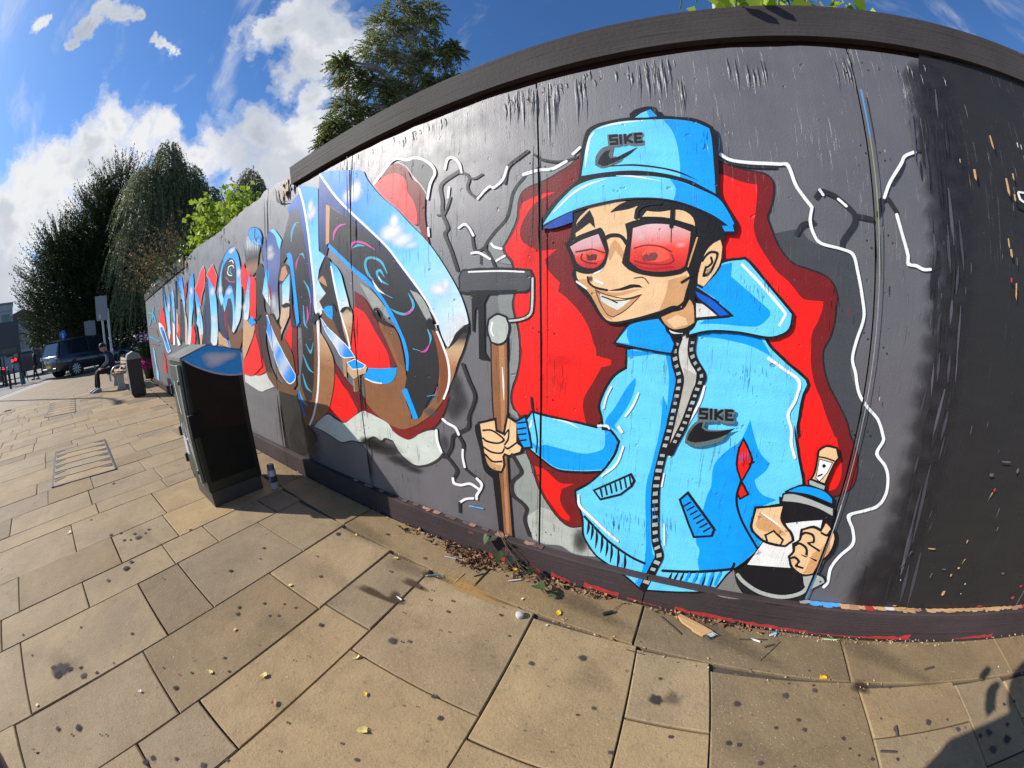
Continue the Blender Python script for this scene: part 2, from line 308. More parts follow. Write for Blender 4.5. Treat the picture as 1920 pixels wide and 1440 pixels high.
kb.build('kerb', M_KERB, kind='structure')
sk = MB()
TH = math.atan(.09); U = Vector((math.cos(TH), math.sin(TH))); V = Vector((-math.sin(TH), math.cos(TH)))
def slab(u0, u1, v0, v1, mat=None, g=.0024, cut=None):
    """one paving slab in the rotated grid; top at z = 0, chamfered edge"""
    P = []
    rim = .004
    J = lambda: g+max(-.0008, rnd.gauss(.0004, .0013))
    cs = [(u0+J(), v0+J()), (u1-J(), v0+J()), (u1-J(), v1-J()), (u0+J(), v1-J())]
    if abs(u1-u0) < .03 or abs(v1-v0) < .03: return
    dz = rnd.uniform(-.0022, .0012); tilt = [dz+rnd.uniform(-.0018, .0018) for _ in range(4)]
    c0 = Vector((sum(c[0] for c in cs)/4, sum(c[1] for c in cs)/4))
    vs = []
    for zz, inn in ((-.03, 0), (-.004, 0), (0, rim)):
        for k, c in enumerate(cs):
            q = Vector(c); q = q + (c0-q).normalized()*inn*1.4
            w = U*q.x + V*q.y
            if w.y > 1.022: w.x += (w.y-1.022)*.09; w.y = 1.022
            vs.append((w.x, w.y, zz+(tilt[k] if zz > -.02 else 0)))
    m = MB(); m.add(vs, [(8, 9, 10, 11)]+[(4*k+i, 4*k+(i+1) % 4, 4*k+4+(i+1) % 4, 4*k+4+i) for k in (0, 1) for i in range(4)])
    cen = sum((Vector(v) for v in vs), Vector())/len(vs); m.v = [tuple(Vector(v)-cen) for v in m.v]
    o = m.build('paving_slab', mat or M_SLAB, pv); o.location = cen; return o
COLS = [(-2.97, -2.53, [-1.7, -1.0, -.29+.27, .40]), ]
def vof(x, y): return V.dot(Vector((x, y)))
columns = [  # boundaries u, cross joints v (read off the paving) per column
 (-4.98, -4.60, [-1.2, -.6, .1, .72]), (-4.60, -4.165, [-1.4, -.47, .0, .55]), (-4.165, -3.745, [-1.45, -.85, -.06, .62]), (-3.745, -3.49, [-1.3, -.03, .60]), (-3.49, -2.965, [-1.5, -.28, .44]),
 (-2.965, -2.535, [-1.6, -.74, -.01, .40]), (-2.535, -2.235, [-1.7, -.88, -.29, .27, .57, 1.02]), (-2.235, -1.69, [-1.4, -.75, .02, .28, .86]), (-1.69, -1.255, [-1.6, -.86, -.12, .62]), (-1.255, -.965, [-1.5, -.33, -.03, .66]),
 (-.965, -.375, [-1.2, -.4, .54]), (-.375, .075, [-1.3, -.5, .45]), (.075, .37, [-.9, -.1, .70]), (.37, .975, [-1.1, -.3, .25]), (.975, 1.46, [-.8, .1, .69]), (1.46, 1.765, [-.9, -.2, .47, .86]), (1.765, 2.3, [-.7, .2, .62])]
u = -4.98; left = []
while u > -13.3: w = rnd.choice([.42, .3, .55, .45, .6]); left.append((u-w, u, sorted([rnd.uniform(-.2, .3)+k*rnd.uniform(.55, .8) for k in range(-4, 3)]))); u -= w
u = 2.3; right = []
while u < 4.2: w = rnd.choice([.42, .3, .55]); right.append((u, u+w, sorted([rnd.uniform(-.2, .2)+k*.7 for k in range(-4, 3)]))); u += w
for (a, b, js) in columns+left+right:
    top = vof((a+b)/2, 1.018)/1.0 + .012; bot = -3.15+.0 - (a+b)/2*math.sin(TH)*1.0
    vs = sorted(v for v in js if bot+.15 < v < top-.1); lo = vs[0] if vs else top
    while lo-bot > .25: lo -= rnd.choice([.5, .7, .85]); vs.insert(0, lo)
    vs = [max(v, bot) for v in vs if v > bot-.9]
    seq = vs+[top]
    for v0, v1 in zip(seq, seq[1:]):
        cx, cy = U*((a+b)/2)+V*((v0+v1)/2)
        mat = M_SLAB2 if (rnd.random() < .12) else M_SLAB
        if -3.5 < cx < -2.55 and .3 < cy < 1.0: mat = M_CEMENT
        slab(a, b, v0, v1, mat)
# course of slabs along the foot of the boards (square to the wall)
xs = [-12.9]
while xs[-1] < -1.9: xs.append(min(xs[-1]+rnd.choice([.6, .9, .75]), -1.37) if xs[-1] < -2.3 else -1.37)
xs += [-.80, -.035, .865, 1.765, 2.66, 3.5, 4.3]
for a, b in zip(xs, xs[1:]):
    m = MB(); m.box((0, 0, 0), (b-a-.008, .232, .03), 0, None, .004)
    o = m.build('paving_slab', M_SLAB2, pv); o.location = ((a+b)/2, 1.146, -.015+rnd.uniform(-.001, .001)); o.rotation_euler = (rnd.uniform(-.004, .004), 0, 0)

# two recessed covers let into the paving: frame, infill strips, corner teeth
M_FRAME = simple('cover_frame_steel', (.045, .043, .046), .55, .2)
def cover(name, P, label):
    c = sum((Vector(p) for p in P), Vector((0, 0)))/4; r = empty(name, (c.x, c.y, 0), 0, label, 'inspection cover', 'recessed inspection covers in the paving')
    q = [Vector(p)-c for p in P]; fr = MB()
    for i in range(4):
        a, b = q[i], q[(i+1) % 4]; d = b-a; p = (a+b)/2; fr.box((p.x, p.y, .002), (d.length+.02, .022, .012), 0, Matrix.Rotation(math.atan2(d.y, d.x), 4, 'Z'))
    fr.prism([(p.x, p.y) for p in q], -.002, .0032, 'z'); fr.build('frame', M_FRAME, r)
    n = 6
    for k in range(n):
        t0, t1 = k/n, (k+1)/n
        A, B, Cc, Dd = q[0].lerp(q[3], t0), q[1].lerp(q[2], t0), q[1].lerp(q[2], t1), q[0].lerp(q[3], t1)
        cc = (A+B+Cc+Dd)/4; vs = [cc+(p-cc)*1.0+(cc-p).normalized()*.012+(cc-(A+B)/2 if (p is A or p is B) else cc-(Cc+Dd)/2).normalized()*.010 for p in (A, B, Cc, Dd)]
        MB().prism([(v.x, v.y) for v in vs], .004, .0075, 'z').build('infill_strip', M_SLAB, r)
        for s0, s1 in ((A, B), (B, A)):
            e = (s1-s0).normalized(); dn = (Dd-A).normalized(); b0 = s0+e*.02
            MB().prism([(p.x, p.y) for p in (b0+dn*.03, b0+dn*.12, b0+e*.13+dn*.05)], .0078, .0105, 'z').build('corner_tooth', M_FRAME, r)
cover('inspection_cover', [(-6.18, -.92), (-6.12, -.21), (-4.54, -.12), (-4.59, -.83)], 'larger, nearer recessed cover with stone infill strips and steel edges in the paving')
cover('inspection_cover', [(-12.2, -1.62), (-12.02, -.95), (-9.6, -.80), (-9.8, -1.49)], 'smaller-looking recessed paving cover further off, in front of the bench')

# ------------------------------------------------------------------ hoarding: boards, capping, kickboard, painting
YW = 1.312
hd = empty('hoarding', (-4, YW, 0), 0, 'long dark grey plywood hoarding painted with a cartoon figure and graffiti letters', 'hoarding')
HO = Matrix.Translation((4, -YW, 0))            # children are written in world coordinates
SEAMS = [round(.634+1.22*i, 3) for i in range(-10, 5)]
SEAMS = [-12.03]+[s for s in SEAMS if s > -11.9]
def panel_top(x):
    if x < -6.3: return 2.235
    if x < -2.62: return 2.375 + .018*math.sin(x*3.1)+(.04 if x > -3.2 else 0)
    return 2.262+.004*math.sin(x*2.3)
for k, (a, b) in enumerate(zip(SEAMS, SEAMS[1:])):
    dy = rnd.uniform(0, .0012); top = []
    n = 14
    for i in range(n+1):
        x = a+.004+(b-a-.008)*i/n; top.append((x, panel_top(x)+(rnd.uniform(-.012, .006) if -6.3 < x < -2.62 else rnd.uniform(-.003, .003))))
    poly = [(a+.004, .132)]+[(b-.004, .132)]+top[::-1]
    MB().prism(poly, YW+dy, YW+dy+.018, 'y').build('panel', M_BOARD, hd, HO)
fr = MB()                                         # carcass of posts and rails behind the sheets
for s in SEAMS: fr.box((s, YW+.075, 1.18), (.1, .10, 2.3))
for z in (.3, 1.25, 2.15): fr.box((-3.0, YW+.045, z), (18, .045, .1))
fr.build('carcass', M_RECESS, hd, HO)
MB().box((-3.2, YW+.012, 2.29), (17.6, .02, .13)).build('top_rail', M_RECESS, hd, HO) if False else None
for a, b in ((-12.03, -6.33), (-2.60, 2.9), (2.91, 6.2)):   # capping: fascia board and top board, missing for a stretch
    zf = (2.25, 2.448) if a < -6 else (2.298, 2.449)
    MB().prism([(a+(.04 if a == -2.60 else 0), zf[0]+.004), (b, zf[0]), (b, zf[1]), (a, zf[1]+.002)], YW-.019, YW+.016, 'y').build('fascia_board', M_FASCIA, hd, HO)
    MB().box(((a+b)/2, YW+.066, zf[1]-.010), (b-a-.004, .098, .024), 0, None, .003).build('top_board', M_FASCIA, hd, HO)
for a, b in ((-2.60, 6.2), (-12.03, -6.35)): MB().box(((a+b)/2, YW+.034, 2.30), (b-a, .020, .17)).build('packing_batten', M_RECESS, hd, HO)
for a, b in ((-12.03, -9.2), (-9.195, -5.4), (-5.395, -3.03), (-3.025, -.05), (-.045, 2.5), (2.505, 6.2)):
    MB().prism([(YW-.040, -.01), (YW-.040, .143), (YW-.036, .149), (YW-.001, .151), (YW-.001, -.01)], a, b, 'x').build('kickboard', M_PLINTH, hd, HO)
scw = MB()
for sx in SEAMS[1:-1]:
    for side in (-.035, .035):
        z = .25
        while z < 2.2: scw.lathe([(0, .0012), (.0035, .001), (.0045, 0)], (sx+side+rnd.uniform(-.006, .006), YW-.0162, z+rnd.uniform(-.03, .03)), 6, 0, Matrix.Rotation(R(90), 4, 'X')); z += .32
o = scw.build('screw_heads', simple('rusty_screw', (.05, .035, .03), .6, .4), hd, HO); o['kind'] = 'stuff'
# torn timber at the ends of the missing capping
for x0, n in ((-2.64, 9), (-6.28, 7)):
    m = MB()
    for k in range(n):
        x = x0+rnd.uniform(-.16, .08)*(1 if x0 > -4 else -1); z = rnd.uniform(2.25, 2.40); w = rnd.uniform(.02, .06); h = rnd.uniform(.04, .14)
        m.add([(x, YW-.012, z), (x+w, YW-.018, z-.01), (x+w*.6, YW-.03, z-h), (x+w*.1, YW-.01, z-h*.5)], [(0, 1, 2, 3)])
    m.build('torn_wood', M_OLDWOOD if x0 > -4 else M_RAW, hd, HO)
PALETTE = [[40,38,38],[66,68,72],[42,39,41],[128,131,128],[140,144,138],[172,174,164],[50,48,48],[112,24,26],[40,30,32],[232,26,20],[205,20,20],[250,50,40],[44,42,44],[226,226,224],[90,160,215],[22,20,23],[70,70,74],[190,192,186],[136,90,58],[170,118,78],[172,176,170],[224,184,138],[198,148,100],[98,198,250],[4,148,252],[10,20,40],[200,196,186],[172,168,158],[165,168,162],[0,86,190],[206,204,196],[190,142,100],[205,205,196],[60,40,30],[70,45,30],[214,52,44],[212,176,176],[214,140,136],[228,72,58],[214,50,44],[186,40,38],[206,172,176],[206,150,150],[226,70,58],[196,40,38],[240,84,64],[140,30,34],[120,60,62],[236,84,66],[110,24,30],[96,40,44],[170,30,30],[232,200,198],[230,190,188],[60,20,24],[24,72,160],[214,222,228],[92,104,108],[84,96,100],[90,104,104],[30,30,34],[120,118,112],[222,220,216],[192,196,186],[60,58,56],[196,198,190],[30,28,28],[52,52,54],[210,212,206],[38,36,34],[34,32,32],[88,88,90],[222,66,66],[190,170,170],[132,88,56],[120,26,24],[120,78,48],[150,148,140],[26,24,24],[38,37,40],[78,78,80],[152,152,146],[22,20,20],[124,66,38],[36,66,138],[44,78,150],[40,66,132],[26,34,62],[190,138,104],[8,124,236],[44,154,242],[120,198,242],[168,208,232],[206,212,212],[224,226,228],[192,150,112],[60,52,46],[190,160,122],[186,140,100],[160,108,70],[196,164,132],[170,130,98],[120,84,56],[190,70,150],[64,160,190],[70,110,180],[46,76,150],[40,60,120],[44,43,47],[96,94,98],[66,64,70],[40,38,42],[210,212,212],[60,54,50],[206,186,166],[190,150,112],[150,104,68],[112,74,46],[10,100,190],[40,34,34],[178,128,92],[70,62,54],[196,176,142],[180,136,98],[130,86,56],[104,68,42],[6,130,245],[150,190,225],[205,208,210],[30,140,245],[4,130,245],[62,84,150],[52,80,150],[90,104,150],[70,84,130],[150,150,156],[176,174,172],[190,190,196],[104,70,44],[200,168,136],[46,42,46],[182,130,92],[60,150,240],[20,140,245],[196,204,212],[104,72,44],[58,42,42],[160,40,44],[92,72,62],[150,160,168],[104,104,106],[60,50,46],[150,110,84],[120,70,52],[20,70,140],[196,206,214],[44,50,78],[40,39,43],[210,205,210],[140,26,30],[112,74,50],[170,170,172],[46,52,80],[206,160,130],[150,26,30],[50,150,240],[10,125,235],[90,180,240],[190,206,220],[196,176,160],[60,56,62],[120,180,225],[54,58,84],[206,150,130],[170,30,34],[48,46,58],[140,100,84],[130,190,220],[214,220,224],[10,9,10],[84,80,88],[40,38,40],[66,62,68],[30,104,168],[140,18,18],[214,214,214]]
MURAL = [
["wall_paint","dark_paint","q",0,[942,2290,909,2167,900,2066,902,1993,914,1929,912,1796,908,1664,910,1556,909,1412,902,1234,903,1051,909,919,923,800,938,674,952,504,925,390,903,322,894,238,904,157,1149,148,1458,151,1974,140,4229,158,3362,1359,3244,2488,2127,2449,1530,2319,1293,2303,1116,2290,1009,2285],{"ro":1}],
["wall_paint","dark_paint","p",1,[259,1539,275,1523,301,1477,338,1442,392,1425,447,1408,481,1379,494,1344,488,1262,458,1166,474,1083,527,1001,603,886,641,832,652,806,667,751,656,672,601,633,621,580,659,368,630,247,690,264,696,364,731,446,732,513,692,580,723,590,802,625,819,680,801,743,741,820,743,887,706,954,634,994,636,989,587,1061,564,1133,596,1260,584,1351,557,1472,529,1496,409,1519,366,1564],{}],
["wall_paint","spray_fade","b",2,[944,2173,1098,2206,915,2071],{"a":0.95}],
["wall_paint","spray_fade","b",2,[934,2072,1085,2102,910,1975],{"a":0.95}],
["wall_paint","spray_fade","b",2,[936,1988,1086,2016,916,1896],{"a":0.95}],
["wall_paint","spray_fade","b",2,[937,1907,1085,1933,920,1818],{"a":0.95}],
["wall_paint","spray_fade","b",2,[941,1829,1088,1854,928,1743],{"a":0.95}],
["wall_paint","spray_fade","b",2,[942,1743,1088,1767,933,1660],{"a":0.95}],
["wall_paint","spray_fade","b",2,[942,1660,1087,1681,937,1579],{"a":0.95}],
["wall_paint","spray_fade","b",2,[941,1578,1085,1597,939,1498],{"a":0.95}],
["wall_paint","spray_fade","b",2,[937,1487,1080,1505,939,1409],{"a":0.95}],
["wall_paint","spray_fade","b",2,[933,1397,1074,1414,938,1319],{"a":0.95}],
["wall_paint","spray_fade","b",2,[930,1308,1071,1323,940,1230],{"a":0.95}],
["wall_paint","spray_fade","b",2,[928,1218,1068,1232,941,1139],{"a":0.95}],
["wall_paint","spray_fade","b",2,[927,1127,1067,1140,944,1047],{"a":0.95}],
["wall_paint","spray_fade","b",2,[926,1035,1067,1046,947,953],{"a":0.95}],
["wall_paint","spray_fade","b",2,[932,940,1074,950,958,855],{"a":0.95}],
["wall_paint","spray_fade","b",2,[938,842,1081,852,968,753],{"a":0.95}],
["wall_paint","spray_fade","b",2,[944,739,1088,748,979,646],{"a":0.95}],
["wall_paint","spray_fade","b",2,[950,631,1096,640,990,532],{"a":0.95}],
["wall_paint","spray_fade","b",2,[957,516,1105,524,1003,410],{"a":0.95}],
["wall_paint","spray_fade","b",2,[949,404,1098,413,1000,291],{"a":0.95}],
["wall_paint","spray_fade","b",2,[929,311,1078,320,984,190],{"a":0.95}],
["wall_paint","spray_fade","b",2,[927,221,1078,231,987,93],{"a":0.95}],
["wall_paint","rock_edge","p",3,[-411,1889,-456,1858,-525,1836,-595,1836,-652,1832,-686,1791,-708,1740,-734,1697,-757,1653,-802,1605,-833,1561,-821,1521,-795,1479,-717,1458,-709,1419,-780,1340,-786,1286,-765,1225,-739,1171,-726,1096,-742,994,-747,836,-716,804,-677,792,-566,807,-621,936,-568,1182,-553,1627,-401,1753],{}],
["wall_paint","rock_edge","p",4,[-724,627,-694,574,-681,533,-729,471,-724,404,-691,381,-654,347,-665,295,-644,239,-617,171,-554,163,-474,180,-414,156,-347,160,-274,183,-251,224,-336,254,-369,330,-433,313,-600,496,-649,631],{}],
["wall_paint","rock_edge","p",5,[-649,305,-579,373,-520,363,-471,323,-423,310,-369,330,-335,243,-274,183,-347,162,-414,162,-474,183,-554,168,-617,177,-644,250],{}],
["wall_paint","rock_edge","b",6,[-377,242,-321,258,-369,136],{"a":0.85}],
["painted_backdrop","hole_shadow","p",7,[-412,1874,-442,1845,-502,1816,-572,1790,-645,1772,-672,1742,-681,1704,-687,1651,-708,1608,-734,1565,-757,1537,-748,1506,-718,1473,-706,1427,-699,1381,-704,1337,-713,1300,-709,1255,-693,1202,-685,1157,-682,1089,-682,1106,-686,1040,-702,980,-722,927,-729,883,-718,840,-687,804,-649,631,-620,580,-600,496,-560,425,-521,373,-481,331,-432,307,-369,328,-248,373,-20,518,307,402,460,575,604,645,650,670,669,698,668,751,653,806,628,852,601,886,605,886,575,940,528,1002,491,1052,465,1114,459,1166,477,1209,489,1262,491,1313,495,1344,482,1379,448,1409,392,1426,338,1443,302,1478,276,1523,262,1563,251,1599,265,1636,277,1686,276,1724,259,1744,228,1754,180,1764,132,1781,94,1800,51,1847,-339,1892],{"o":6.1,"oc":8}],
["painted_backdrop","red_paint","p",9,[-662,1717,-613,1732,-566,1742,-518,1740,-590,1713,-630,1682,-664,1633,-676,1589,-664,1550,-617,1518,-570,1506,-515,1506,-540,1488,-566,1468,-556,1432,-533,1402,-503,1373,-511,1338,-481,1316,-444,1281,-415,1247,-386,1199,-364,1139,-389,1163,-358,1127,-353,1090,-294,1078,-295,1057,-332,1047,-360,991,-392,934,-402,885,-385,810,-496,816,-603,828,-685,811,-713,845,-722,888,-714,928,-694,981,-681,1040,-674,1098,-678,1120,-679,1157,-687,1202,-703,1258,-706,1300,-697,1337,-693,1381,-701,1430,-712,1476,-740,1509,-748,1536,-724,1568,-698,1607,-678,1650,-673,1688],{}],
["painted_backdrop","red_paint","p",9,[94,1752,124,1744,153,1729,189,1717,224,1711,223,1679,215,1623,206,1562,217,1513,217,1516,224,1500,247,1464,280,1419,329,1380,368,1336,391,1327,448,1326,446,1300,432,1257,415,1215,418,1152,426,1100,445,1048,476,997,510,934,553,870,559,870,588,806,607,758,613,707,605,677,567,663,437,668,378,790,257,1069,81,1388,81,1745],{}],
["painted_backdrop","red_paint","p",9,[-616,581,-563,571,-525,544,-488,522,-424,531,-482,494,-487,433,-464,388,-435,357,-438,335,-472,342,-511,381,-561,445,-591,503],{}],
["painted_backdrop","red_paint","b",10,[-634,1488,-572,1483,-635,1422],{"a":0.6}],
["painted_backdrop","red_paint","b",10,[-500,1059,-378,1066,-500,1015],{"a":0.5}],
["painted_backdrop","red_paint","b",11,[-533,945,-440,953,-532,876],{"a":0.5}],
["painted_cracks","dark_crack","l",12,[-993,1918,-989,1930,-950,1900,-940,1909,-938,1876,-923,1874,-948,1843,-933,1841,-932,1806,-920,1812,-892,1772,-883,1780],{}],
["painted_cracks","dark_crack","l",12,[-937,1884,-934,1893,-900,1867,-902,1878,-855,1879,-861,1889],{}],
["painted_cracks","dark_crack","l",12,[-986,1939,-975,1922,-1084,1908,-1068,1892,-1109,1873,-1087,1865,-1098,1805,-1076,1802,-1098,1742,-1077,1741,-1067,1668,-1045,1665,-1084,1637,-1061,1633,-1046,1552,-1027,1555,-1012,1456,-992,1460],{}],
["painted_cracks","dark_crack","l",12,[-1044,1814,-1032,1808,-1061,1773,-1048,1767,-1082,1739,-1070,1732],{}],
["painted_cracks","dark_crack","l",12,[-738,1815,-753,1822,-720,1883,-734,1894,-662,1917,-671,1931,-629,1934,-637,1948],{}],
["painted_cracks","dark_crack","l",12,[-888,1772,-897,1783,-813,1811,-821,1822],{}],
["painted_cracks","dark_crack","l",12,[-653,1836,-642,1827,-710,1774,-697,1767,-741,1670,-728,1662,-799,1616,-787,1607,-841,1573,-828,1565,-857,1539,-840,1539,-828,1502,-815,1508,-803,1446,-789,1450],{}],
["painted_cracks","dark_crack","l",12,[-959,1660,-946,1665,-926,1611,-912,1614,-912,1542,-899,1550,-879,1529,-874,1540],{}],
["painted_cracks","dark_crack","l",12,[-874,1530,-880,1539,-841,1546,-847,1555],{}],
["painted_cracks","dark_crack","l",12,[-876,1511,-869,1510,-877,1475,-870,1474],{}],
["painted_cracks","dark_crack","l",12,[-1121,1735,-1121,1743,-1076,1727,-1076,1735],{}],
["painted_cracks","dark_crack","l",12,[-608,1915,-602,1923,-564,1881,-560,1891,-486,1858,-486,1869,-418,1866,-420,1876],{}],
["painted_cracks","white_crack","l",13,[-1063,1959,-1078,1966,-1049,2002,-1060,2016,-1020,1997,-1015,2009,-992,1966,-979,1969,-979,1920,-966,1919],{}],
["painted_cracks","white_crack","l",13,[-1053,1864,-1038,1859,-1059,1816,-1045,1812],{}],
["painted_cracks","white_crack","l",13,[-880,1768,-889,1778,-824,1810,-828,1823,-797,1802,-801,1815,-749,1832,-759,1841,-726,1886,-737,1892],{}],
["painted_cracks","white_crack","l",13,[-654,1832,-658,1847,-586,1838,-588,1852,-523,1833,-526,1847,-462,1855,-468,1868],{}],
["painted_cracks","white_crack","l",13,[-433,1882,-441,1892,-403,1906,-410,1916],{}],
["painted_cracks","white_crack","l",13,[-987,1649,-994,1660,-958,1660,-957,1673,-938,1644,-928,1650,-915,1605,-903,1609],{}],
["painted_cracks","white_crack","l",13,[-923,1522,-923,1533,-883,1520,-880,1531,-825,1487,-819,1495],{}],
["painted_cracks","white_crack","l",13,[-820,1556,-812,1562,-802,1537,-795,1546,-765,1525,-762,1535],{}],
["painted_cracks","white_crack","l",13,[-790,1476,-795,1485,-746,1494,-752,1503],{}],
["painted_cracks","dark_crack","l",12,[106,1811,115,1824,142,1783,149,1798,204,1771,207,1786,291,1768,292,1783],{}],
["painted_cracks","white_crack","l",13,[102,1819,108,1830,138,1796,142,1807,206,1784,208,1796,300,1779,303,1791,330,1775,340,1786,350,1712,361,1718,373,1673,383,1680,403,1633,413,1640],{}],
["painted_cracks","dark_crack","l",12,[429,1667,418,1678,446,1684,442,1702,467,1680,474,1696,490,1670,501,1684,533,1636,547,1648,549,1615,568,1621,545,1589,562,1584,507,1537,523,1531,500,1510,517,1507],{}],
["painted_cracks","dark_crack","l",12,[557,1610,561,1626,590,1606,595,1623,621,1603,625,1619],{}],
["painted_cracks","dark_crack","l",12,[649,1622,633,1628,667,1651,649,1653,669,1673,651,1682,685,1682,677,1696],{}],
["painted_cracks","dark_crack","l",12,[680,1682,695,1691,709,1640,724,1650],{}],
["painted_cracks","dark_crack","l",12,[360,1539,346,1547,378,1568,368,1582,414,1579,411,1594],{}],
["painted_cracks","dark_crack","l",12,[711,1738,703,1742,746,1781,737,1785,770,1824,761,1827],{}],
["painted_cracks","dark_crack","l",12,[826,1870,827,1878,861,1876,863,1884],{}],
["painted_cracks","dark_crack","l",12,[854,1464,851,1470,885,1477,882,1483],{}],
["painted_cracks","white_crack","l",13,[403,1637,413,1636,394,1588,405,1590,406,1543,416,1548,433,1512,439,1521,506,1498,510,1507,544,1483,553,1491,560,1432,571,1435,580,1349,591,1351,590,1284,601,1284,571,1209,582,1208,563,1145,574,1146,582,1096,593,1099,592,1063,603,1065,611,1022,621,1027,650,982,658,989,698,944,707,950,730,891,742,894,735,872,748,870,722,824,736,826,770,780,780,786,795,738,807,740,807,677,820,674,790,630,802,620,741,605,749,594,681,576,699,570,720,514,732,517,741,456,756,451,707,397,720,389,689,334,703,330,701,264,716,259,694,238,708,230],{}],
["painted_cracks","white_crack","l",13,[678,1687,667,1690,706,1744,695,1748,759,1815,748,1820,777,1843,769,1851,822,1864,818,1875],{}],
["painted_cracks","white_crack","l",13,[710,1633,722,1638,728,1570,740,1574,748,1504,761,1508,751,1471,763,1480,785,1467,790,1478,816,1458,819,1469,848,1462,848,1472],{}],
["painted_cracks","white_crack","l",13,[434,1696,442,1702,446,1678,454,1683],{}],
["painted_cracks","white_crack","l",13,[498,1667,505,1674,527,1644,534,1651],{}],
["painted_cracks","dark_crack","l",12,[-995,1017,-977,1023,-964,942,-946,949,-933,876,-914,880,-946,826,-929,824,-973,768,-955,768,-980,716,-962,709,-1031,682,-1022,669,-1080,650,-1062,643,-1095,586,-1075,585,-1135,527,-1116,522],{}],
["painted_cracks","dark_crack","l",12,[-1044,654,-1028,665,-1019,618,-1000,626,-1019,583,-1000,588],{}],
["painted_cracks","dark_crack","l",12,[-1157,509,-1150,527,-1123,510,-1111,527,-1084,475,-1067,488,-1071,451,-1049,457,-1091,411,-1073,409],{}],
["painted_cracks","dark_crack","l",12,[-1011,477,-1002,488,-962,450,-954,462,-930,439,-922,451],{}],
["painted_cracks","white_crack","l",13,[-1136,724,-1124,736,-1106,707,-1095,719,-1057,691,-1044,702,-1039,660,-1024,668],{}],
["painted_cracks","white_crack","l",13,[-1188,659,-1171,663,-1187,594,-1169,601,-1164,537,-1148,545],{}],
["painted_cracks","white_crack","l",13,[-1019,584,-1005,586,-1022,538,-1008,543,-1013,487,-999,493],{}],
["painted_cracks","white_crack","l",13,[-1100,399,-1083,408,-1092,369,-1077,385,-1041,369,-1039,385,-981,393,-976,409,-930,376,-921,391],{}],
["painted_cracks","white_crack","l",13,[-940,436,-928,449,-916,415,-899,424,-920,391,-905,390,-948,345,-932,344,-951,318,-935,321],{}],
["painted_cracks","white_crack","l",13,[-963,326,-963,311,-1016,306,-1012,293,-1061,271,-1054,259],{}],
["painted_cracks","dark_crack","l",12,[-1066,263,-1050,267,-1071,199,-1055,204],{}],
["painted_cracks","dark_crack","l",12,[-736,611,-722,622,-707,568,-691,579,-692,532,-673,533,-740,472,-722,470,-736,397,-718,410,-687,365,-674,381,-663,337,-645,347,-674,275,-656,281,-647,188,-630,200],{}],
["painted_cracks","blue_mark","l",14,[-995,259,-993,268,-906,268,-904,277],{}],
["painted_roller","roller_shadow","p",15,[-862,1161,-823,1118,-818,770,-910,742,-931,707,-906,602,-888,502,-839,466,-817,207,-814,166,-734,152,-747,451,-768,686,-778,1128],{}],
["painted_roller","roller_head","p",16,[-985,1430,-967,1450,-778,1441,-633,1425,-625,1406,-636,1356,-654,1345,-959,1355,-985,1381],{"o":10.5,"oc":15}],
["painted_roller","roller_head","l",13,[-939,1440,-939,1448,-778,1432,-778,1439,-659,1420,-659,1427],{}],
["painted_roller","roller_frame","q",15,[-934,1359,-693,1351,-702,1335,-834,1335,-856,1300,-860,1082,-833,1043,-892,1048,-890,1281,-907,1274,-915,1173,-925,1173,-925,1331],{}],
["painted_roller","roller_frame","l",15,[-631,1397,-610,1395,-635,1292,-613,1289,-645,1253,-626,1240,-682,1236,-675,1216,-759,1229,-757,1208],{}],
["painted_roller","roller_frame","l",17,[-625,1396,-616,1395,-629,1291,-619,1290,-639,1250,-631,1244,-680,1230,-677,1222,-758,1223,-757,1214],{}],
["painted_roller","roller_handle","p",18,[-823,1120,-747,1126,-747,925,-757,688,-755,552,-746,344,-736,155,-782,158,-792,386,-802,511,-818,763,-823,918],{"o":7.0,"oc":15}],
["painted_roller","roller_handle","p",19,[-786,1111,-759,1116,-758,924,-768,686,-762,499,-750,169,-768,163,-778,485,-781,684,-783,921],{}],
["painted_roller","roller_handle","l",13,[-772,1018,-769,1018,-771,949,-763,950,-767,872,-765,872],{}],
["painted_roller","ferrule","p",20,[-830,1224,-791,1245,-751,1234,-737,1194,-752,1140,-785,1122,-821,1129,-838,1178],{"o":10.0,"oc":15}],
["painted_roller","ferrule","l",13,[-821,1214,-813,1213,-829,1178,-820,1179,-817,1153,-809,1156],{}],
["painted_roller","hand","p",21,[-899,740,-818,768,-814,716,-766,703,-761,725,-746,790,-705,770,-706,678,-681,661,-688,638,-747,611,-770,616,-781,596,-777,557,-791,517,-837,518,-864,539,-878,587,-887,646],{"o":11.8,"oc":15}],
["painted_roller","hand","p",22,[-878,587,-866,569,-825,547,-784,551,-791,517,-837,518,-864,539],{}],
["painted_roller","hand","l",15,[-884,705,-884,715,-837,713,-833,722,-787,691,-780,698,-778,679,-765,677,-806,663,-805,654,-860,663,-865,653,-882,675,-889,666],{}],
["painted_roller","hand","l",15,[-891,621,-885,630,-841,602,-837,612,-783,609,-788,617,-765,636,-773,639],{}],
["painted_roller","hand","l",15,[-880,583,-872,592,-838,554,-833,564,-784,565,-784,575],{}],
["painted_roller","hand","l",15,[-764,702,-771,707,-748,724,-742,740,-752,690,-743,689,-771,659,-763,656],{}],
["painted_roller","hand","l",15,[-708,681,-703,674,-749,648,-748,638,-765,652,-769,643],{}],
["painted_figure","sleeve","p",23,[-626,830,-567,821,-445,811,-338,799,-323,821,-299,818,-279,811,-246,783,-238,753,-273,681,-294,623,-385,602,-481,589,-527,597,-564,618,-602,640,-640,669,-659,722,-665,767],{"o":10.7,"oc":15}],
